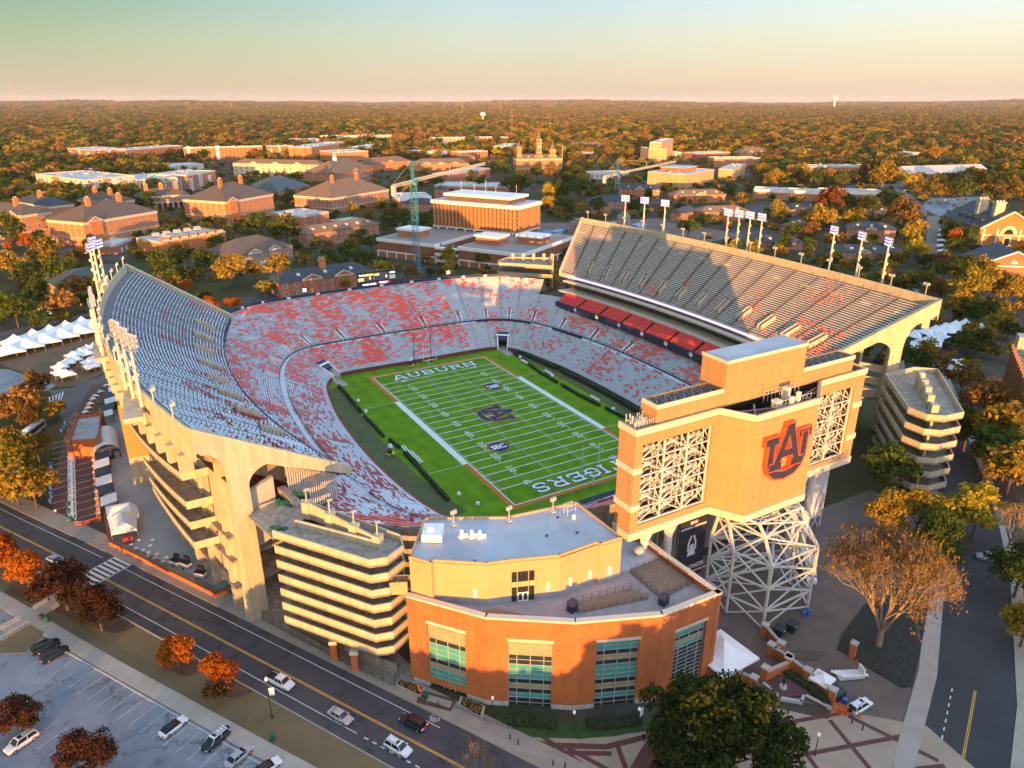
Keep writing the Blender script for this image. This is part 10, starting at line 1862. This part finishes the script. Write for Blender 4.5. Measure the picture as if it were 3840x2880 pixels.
def make_car(kind,col,label,x,y,rot,lit=False):
 L_,w,zs,h,gh=SPEC[kind]; hl=L_/2; m=paint('black' if col=='blackwhite' else col); T=thing('parked_car' if not lit else 'car',label,'pickup truck' if kind=='pickup' else 'car',(0,0,0))
 mb=MB(); k=.34; hood=zs+(.05 if kind!='coupe' else 0)
 st=[(-hl,w*.8,k+.12,zs*.75,zs*.86,w*.6),(-hl+.12,w*.95,k,zs*.85,zs*.98,w*.8),(-hl+.7,w,k-.06,zs*.9,zs*1.0,w*.86),(-.2,w*1.0,k-.08,zs*.92,zs*1.02,w*.86),(gh[3][0],w,k-.06,zs*.92,hood,w*.84),(hl-.6,w*.96,k-.04,zs*.82,hood*.92,w*.76),(hl-.12,w*.88,k,zs*.70,hood*.80,w*.66),(hl,w*.72,k+.1,zs*.6,hood*.68,w*.55)]
 loft(mb,st); mb.build('body',m,T)
 r0=gh[0][0];r1=gh[1][0];f1=gh[2][0];f0=gh[3][0]; wb=w*.86; wt=w*.70; z0=zs*.98; z1=h
 mb=MB(); mb.mesh([(r0,-wb,z0),(f0,-wb,z0),(f0,wb,z0),(r0,wb,z0),(r1,-wt,z1-.04),(f1,-wt,z1-.04),(f1,wt,z1-.04),(r1,wt,z1-.04)],[(0,1,5,4),(1,2,6,5),(2,3,7,6),(3,0,4,7)]); mb.build('windows',carglass,T)
 mb=MB(); rm_=m if col!='blackwhite' else paint('white')
 if kind=='coupe': rm_=paint('black')
 mb.mesh([(r1-.12,-wt*1.02,z1-.06),(f1+.1,-wt*1.02,z1-.06),(f1+.1,wt*1.02,z1-.06),(r1-.12,wt*1.02,z1-.06),(r1,-wt*.92,z1+.01),(f1-.05,-wt*.92,z1+.01),(f1-.05,wt*.92,z1+.01),(r1,wt*.92,z1+.01)],[(0,1,5,4),(1,2,6,5),(2,3,7,6),(3,0,4,7),(4,5,6,7)])
 for s in (-1,1):
  for a,b in (((r0,s*wb*1.005,z0),(r1,s*wt*1.01,z1-.05)),((f0,s*wb*1.005,z0),(f1,s*wt*1.01,z1-.05)),(((r0+f0)/2-.1,s*wb*1.005,z0),((r1+f1)/2-.1,s*wt*1.01,z1-.05))): mb.beam(a,b,.07)
 mb.build('roof',rm_,T)
 if kind=='pickup': mb=MB(); mb.mesh([(-hl+.12,-w*.78,zs*1.01),(gh[0][0]-.1,-w*.78,zs*1.03),(gh[0][0]-.1,w*.78,zs*1.03),(-hl+.12,w*.78,zs*1.01)],[(0,1,2,3)]); mb.build('load_bed',black,T)
 if kind=='suv':
  mb=MB()
  for s in (-1,1): mb.beam((r1+.15,s*wt*.8,z1+.09),(f1-.2,s*wt*.8,z1+.09),.05)
  if col=='blackwhite':
   for xx in np.linspace(r1+.3,f1-.4,4): mb.beam((xx,-wt*.8,z1+.09),(xx,wt*.8,z1+.09),.06)
  mb.build('roof_rails',dark,T)
  if col=='blackwhite' or 'spare' in label: mb=MB(); mb.tube((-hl-.22,0,.95),(-hl+.02,0,.95),.38,12); mb.build('spare_wheel',tyre,T)
  mb=MB(); mb.poly([(f1-.75,-.35,z1+.02),(f1-.2,-.35,z1+.02),(f1-.2,.35,z1+.02),(f1-.75,.35,z1+.02)]); mb.build('sunroof',carglass,T)
 for xx in (-hl+.95,hl-.95):
  for s in (-1,1):
   mb=MB(); mb.tube((xx,s*(w-.2),.34),(xx,s*(w+.02),.34),.35,14); o=mb.build('wheel',tyre,T); mb=MB(); mb.tube((xx,s*(w-.02),.34),(xx,s*(w+.035),.34),.21,10); mb.build('rim',rim,o)
 for s in (-1,1):
  mb=MB(); mb.box(hl-.13,s*w*.62,zs*.62,.22,.42,.16); mb.build('headlight',headm,T); mb=MB(); mb.box(-hl+.1,s*w*.68,zs*.72,.2,.36,.2); mb.build('taillight',taillit if lit else tail,T)
  mb=MB(); mb.box(f0-.25,s*(w+.06),zs*1.,.16,.2,.16); mb.build('mirror',m,T)
 mb=MB(); mb.box(-hl+.02,0,zs*.5,.06,.5,.14); mb.build('number_plate',whitep,T)
 T.location=(x,y,G+.07); T.rotation_euler=(0,0,rot); return T
for kind,col,label,x,y,rot in D['cars']: make_car(kind,col,label,x,y,rot,'red tail' in label)
def boxtruck():
 T=thing('box_truck','white box truck parked behind the truss tower','truck'); mb=MB(); mb.box(-1.2,0,.95,6.6,2.5,2.7); mb.build('cargo_box',pbr('truck_box',(.5,.5,.52),.5),T); mb=MB(); loft(mb,[(2.2,1.15,.5,1.5,2.55,1.0),(3.2,1.15,.5,1.5,2.5,.95),(3.6,1.1,.5,1.45,1.7,1.),(4.6,1.0,.5,1.3,1.45,.85)]); mb.build('cab',paint('white'),T); mb=MB(); mb.mesh([(3.22,-.9,1.65),(3.62,-1.0,1.7),(3.62,1.,1.7),(3.22,.9,1.65),(3.22,-.88,2.4),(3.22,.88,2.4)],[(1,2,5,4)]); mb.build('windscreen',carglass,T)
 for x_ in (-3.2,-2.2,3.5):
  for s in (-1,1): mb=MB(); mb.tube((x_,s*.85,.5),(x_,s*1.2,.5),.5,12); mb.build('wheel',tyre,T)
 mb=MB(); mb.box(0,0,.6,8,1.2,.35); mb.build('chassis',black,T)
 T.location=(14.6,-116.6,G+.05); T.rotation_euler=(0,0,math.atan2(-6.5,-5.5)); return T
boxtruck()
T=thing('city_bus','pale city bus half hidden by golden trees on the drive','bus'); mb=MB(); loft(mb,[(-5.9,1.2,.4,1.6,2.9,1.1),(-5.7,1.25,.35,1.6,3.05,1.15),(5.7,1.25,.35,1.6,3.05,1.15),(5.95,1.2,.4,1.5,2.8,1.05)]); mb.build('body',pbr('bus_paint',(.5,.47,.40),.4),T)
for s in (-1,1): mb=MB(); mb.poly([(-5.,s*1.26,1.5),(5.2,s*1.26,1.5),(5.2,s*1.2,2.6),(-5.,s*1.2,2.6)]); mb.build('window_strip',carglass,T)
mb=MB(); mb.poly([(5.99,-1,1.3),(5.99,1,1.3),(5.9,.95,2.6),(5.9,-.95,2.6)]); mb.build('windscreen',carglass,T)
for x_ in (-3.6,3.6):
 for s in (-1,1): mb=MB(); mb.tube((x_,s*.95,.48),(x_,s*1.27,.48),.48,12); mb.build('wheel',tyre,T)
mb=MB(); mb.box(-2,0,3.04,2.4,1.6,.3); mb.build('roof_unit',whitep,T); T.location=(-136.2,52,G+.07); T.rotation_euler=(0,0,1.12)
def smallcar(c):
 mb=MB(); loft(mb,[(-2.3,.85,.3,.8,.9,.7),(-1.9,.92,.25,.8,.95,.8),(1.6,.92,.25,.8,.92,.8),(2.3,.8,.3,.6,.7,.6)],0); mb.mesh([(-1.9,-.75,.92),(1.1,-.75,.92),(1.1,.75,.92),(-1.9,.75,.92),(-1.4,-.62,1.5),(.4,-.62,1.5),(.4,.62,1.5),(-1.4,.62,1.5)],[(0,1,5,4),(1,2,6,5),(2,3,7,6),(3,0,4,7)],1); mb.mesh([(-1.4,-.62,1.51),(.4,-.62,1.51),(.4,.62,1.51),(-1.4,.62,1.51)],[(0,1,2,3)],0)
 return mb.data('car',[paint(c),carglass])
SCAR={c:smallcar(c) for c in ('white','silver','black','blue','red','grey')}
rng=np.random.RandomState(5); cols=list(SCAR)
for x,y in D['lotcars']:
 c=cols[rng.choice(6,p=[.34,.22,.2,.08,.06,.1])]; o=link('parked_car',SCAR[c],None,(x,y,G+.05),.6+rng.choice([0,math.pi])+rng.uniform(-.05,.05)); tag(o,'%s car parked in the far lot beyond the tree-lined walk'%c,'car','cars in the far lot')
for i,(x,y) in enumerate(D['redcars']): o=link('waiting_car',SCAR['red' if i<3 else 'white'],None,(x,y,G+.08),.2); tag(o,'%s car waiting at the far street crossing'%('red' if i<3 else 'white'),'car','cars waiting at the far crossing')
for i,(x,y,c) in enumerate([(62,455,'white'),(58,447,'black'),(70,440,'silver'),(66,470,'grey')]): o=link('parked_car',SCAR[c],None,(x,y,G+.08),.9); tag(o,'%s car parked by the long tan-roofed hall'%c,'car')
for i,(x,y,c) in enumerate([(166,-83,'white'),(161,-86,'silver'),(157,-89,'white')]): o=link('parked_car',SCAR[c],None,(x,y,G+16.05),-.6); tag(o,['white car nearest the ramp on the garage roof','silver car on the garage roof','second white car on the garage roof'][i],'car')
mb=MB(); mb.tube((-128.5,-6,z+.0),(-128.5,-6,z+.85),.13,8,.16);
def person(x,y,label,top):
 vs=[(0,0,.95),(0,0,1.25),(0,0,1.48),(0,0,1.62),(-.1,0,.92),(-.11,.03,.5),(-.11,.0,.06),(.1,0,.92),(.11,-.03,.5),(.11,.0,.06),(-.2,0,1.42),(-.26,.02,1.15),(-.24,.1,.9),(.2,0,1.42),(.26,-.02,1.15),(.24,.08,.9)]
 ed=[(0,1),(1,2),(2,3),(0,4),(4,5),(5,6),(0,7),(7,8),(8,9),(2,10),(10,11),(11,12),(2,13),(13,14),(14,15)]; rad=[.15,.15,.13,.06,.09,.065,.05,.09,.065,.05,.06,.045,.035,.06,.045,.035]
 me=bpy.data.meshes.new('person'); me.from_pydata(vs,ed,[]); o=bpy.data.objects.new('person',me); COL.objects.link(o); md=o.modifiers.new('skin','SKIN');
 if not me.skin_vertices: pass
 for i,v in enumerate(me.skin_vertices[0].data if me.skin_vertices else []): v.radius=(rad[i],rad[i])
 dg=bpy.context.evaluated_depsgraph_get(); m2=bpy.data.meshes.new_from_object(o.evaluated_get(dg)); bpy.data.objects.remove(o); m2.materials.clear(); m2.materials.append(top); m2.materials.append(pbr('dark_trousers',(.03,.03,.05),.8))
 for p in m2.polygons: p.material_index=1 if p.center.z<.93 else 0
 o=link('person',m2,None,(x,y,G+.06)); tag(o,label,'person'); h=MB(); h.lathe((0,0,1.60),[(.05,0),(.09,.06),(.1,.14),(.07,.21),(.01,.24)],8); h.build('head',pbr('skin',(.4,.24,.17),.6),o);
 h=MB(); h.lathe((0,.015,1.72),[(.105,0),(.1,.07),(.05,.13),(.01,.14)],8); h.build('hair',dark,o); return o
person(-129.6,-5.5,'person in a pale top walking on the brick paving near the street',pbr('pale_top',(.6,.57,.48),.8))
w=bpy.data.worlds.new('World'); SC.world=w; w.use_nodes=True; nt=w.node_tree; nt.nodes.clear(); N=nt.nodes; L=nt.links
out=N.new('ShaderNodeOutputWorld'); b1=N.new('ShaderNodeBackground'); b2=N.new('ShaderNodeBackground'); ad=N.new('ShaderNodeAddShader')
sk=N.new('ShaderNodeTexSky'); sk.sky_type='NISHITA'; sk.sun_disc=False; sk.sun_elevation=SUNEL; sk.sun_rotation=SUNAZ+math.pi; sk.altitude=200; sk.air_density=1.; sk.dust_density=1.2; sk.ozone_density=1.
L.new(sk.outputs[0],b1.inputs[0]); b1.inputs[1].default_value=.05
tc=N.new('ShaderNodeTexCoord'); sp=N.new('ShaderNodeSeparateXYZ'); L.new(tc.outputs['Generated'],sp.inputs[0])
rp=N.new('ShaderNodeValToRGB'); el=rp.color_ramp.elements; rp.color_ramp.interpolation='EASE'
E_=2.65
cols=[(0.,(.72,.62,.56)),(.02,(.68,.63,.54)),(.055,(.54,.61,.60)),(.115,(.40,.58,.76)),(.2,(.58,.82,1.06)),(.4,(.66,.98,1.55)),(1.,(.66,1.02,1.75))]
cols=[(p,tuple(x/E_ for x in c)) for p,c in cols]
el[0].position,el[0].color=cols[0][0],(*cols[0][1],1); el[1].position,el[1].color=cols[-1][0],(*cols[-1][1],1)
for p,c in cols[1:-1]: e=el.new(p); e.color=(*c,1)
L.new(sp.outputs[2],rp.inputs[0])
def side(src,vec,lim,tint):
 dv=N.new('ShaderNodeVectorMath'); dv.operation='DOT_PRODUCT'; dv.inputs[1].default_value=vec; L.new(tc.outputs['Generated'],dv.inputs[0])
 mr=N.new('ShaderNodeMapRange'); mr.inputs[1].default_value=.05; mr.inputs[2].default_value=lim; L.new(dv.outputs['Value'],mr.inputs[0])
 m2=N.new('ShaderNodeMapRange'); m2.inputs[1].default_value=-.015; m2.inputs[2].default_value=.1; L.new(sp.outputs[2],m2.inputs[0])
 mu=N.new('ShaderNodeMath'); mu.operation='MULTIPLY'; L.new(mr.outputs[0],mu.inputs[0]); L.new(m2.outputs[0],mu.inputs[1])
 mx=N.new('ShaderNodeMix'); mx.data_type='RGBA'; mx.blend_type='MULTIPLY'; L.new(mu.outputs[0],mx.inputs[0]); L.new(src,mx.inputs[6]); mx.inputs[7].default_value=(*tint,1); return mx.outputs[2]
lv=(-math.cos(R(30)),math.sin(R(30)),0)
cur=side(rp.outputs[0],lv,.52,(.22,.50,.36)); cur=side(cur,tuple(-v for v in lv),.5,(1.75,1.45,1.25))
dv=N.new('ShaderNodeVectorMath'); dv.operation='DOT_PRODUCT'; dv.inputs[1].default_value=(-math.sin(SUNAZ),-math.cos(SUNAZ),0); L.new(tc.outputs['Generated'],dv.inputs[0])
mr=N.new('ShaderNodeMapRange'); mr.interpolation_type='SMOOTHSTEP'; mr.inputs[1].default_value=.45; mr.inputs[2].default_value=1.; L.new(dv.outputs['Value'],mr.inputs[0])
mx=N.new('ShaderNodeMix'); mx.data_type='RGBA'; mx.blend_type='ADD'; L.new(mr.outputs[0],mx.inputs[0]); L.new(cur,mx.inputs[6]); mx.inputs[7].default_value=(.42,.21,.08,1); cur=mx.outputs[2]
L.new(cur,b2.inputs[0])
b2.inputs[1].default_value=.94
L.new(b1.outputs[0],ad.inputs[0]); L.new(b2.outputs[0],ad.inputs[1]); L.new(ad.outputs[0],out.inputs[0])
ld=bpy.data.lights.new('sun','SUN'); ld.energy=5.0; ld.angle=R(.5); ld.color=(1.,.46,.115); lo=bpy.data.objects.new('sun',ld); COL.objects.link(lo)
sd=Vector((math.sin(SUNAZ)*math.cos(SUNEL),math.cos(SUNAZ)*math.cos(SUNEL),-math.sin(SUNEL))); lo.rotation_euler=sd.to_track_quat('-Z','Y').to_euler(); lo.location=(-150,-300,200)
cd=bpy.data.cameras.new('camera'); co=bpy.data.objects.new('camera',cd); COL.objects.link(co); cd.sensor_width=36; cd.lens=36*2708.79/3840; cd.clip_start=1; cd.clip_end=80000
yaw,pit,roll=R(30.0314),R(21.4254),R(.02755)
fw=Vector((math.sin(yaw)*math.cos(pit),math.cos(yaw)*math.cos(pit),-math.sin(pit))); r0=Vector((math.cos(yaw),-math.sin(yaw),0)); u0=r0.cross(fw); r2=r0*math.cos(roll)+u0*math.sin(roll); u2=-r0*math.sin(roll)+u0*math.cos(roll)
M=Matrix(((r2.x,u2.x,-fw.x,CAM[0]),(r2.y,u2.y,-fw.y,CAM[1]),(r2.z,u2.z,-fw.z,CAM[2]),(0,0,0,1))); co.matrix_world=M; SC.camera=co
SC.view_settings.view_transform='Standard'; SC.view_settings.look='None'; SC.view_settings.exposure=1.22; SC.view_settings.gamma=1
SC.cycles.max_bounces=5; SC.cycles.diffuse_bounces=3; SC.cycles.glossy_bounces=2; SC.cycles.transmission_bounces=2; SC.cycles.use_denoising=True
SC.cycles.use_light_tree=True; SC.cycles.sample_clamp_indirect=6
SC.render.use_persistent_data=False
hz_=bpy.data.materials.new('haze_air'); hz_.use_nodes=True; nt=hz_.node_tree; nt.nodes.clear(); o_=nt.nodes.new('ShaderNodeOutputMaterial'); pv_=nt.nodes.new('ShaderNodeVolumePrincipled'); pv_.inputs['Color'].default_value=(.92,.90,.90,1); pv_.inputs['Density'].default_value=.000021; pv_.inputs['Anisotropy'].default_value=.0; nt.links.new(pv_.outputs[0],o_.inputs['Volume'])
mb=MB(); mb.box(0,12000,-18,60000,46000,260); tag(mb.build('haze',hz_),'pale evening haze over the distant forest','haze',kind='stuff')
SC.cycles.volume_bounces=0; SC.cycles.volume_step_rate=8; SC.cycles.volume_max_steps=32
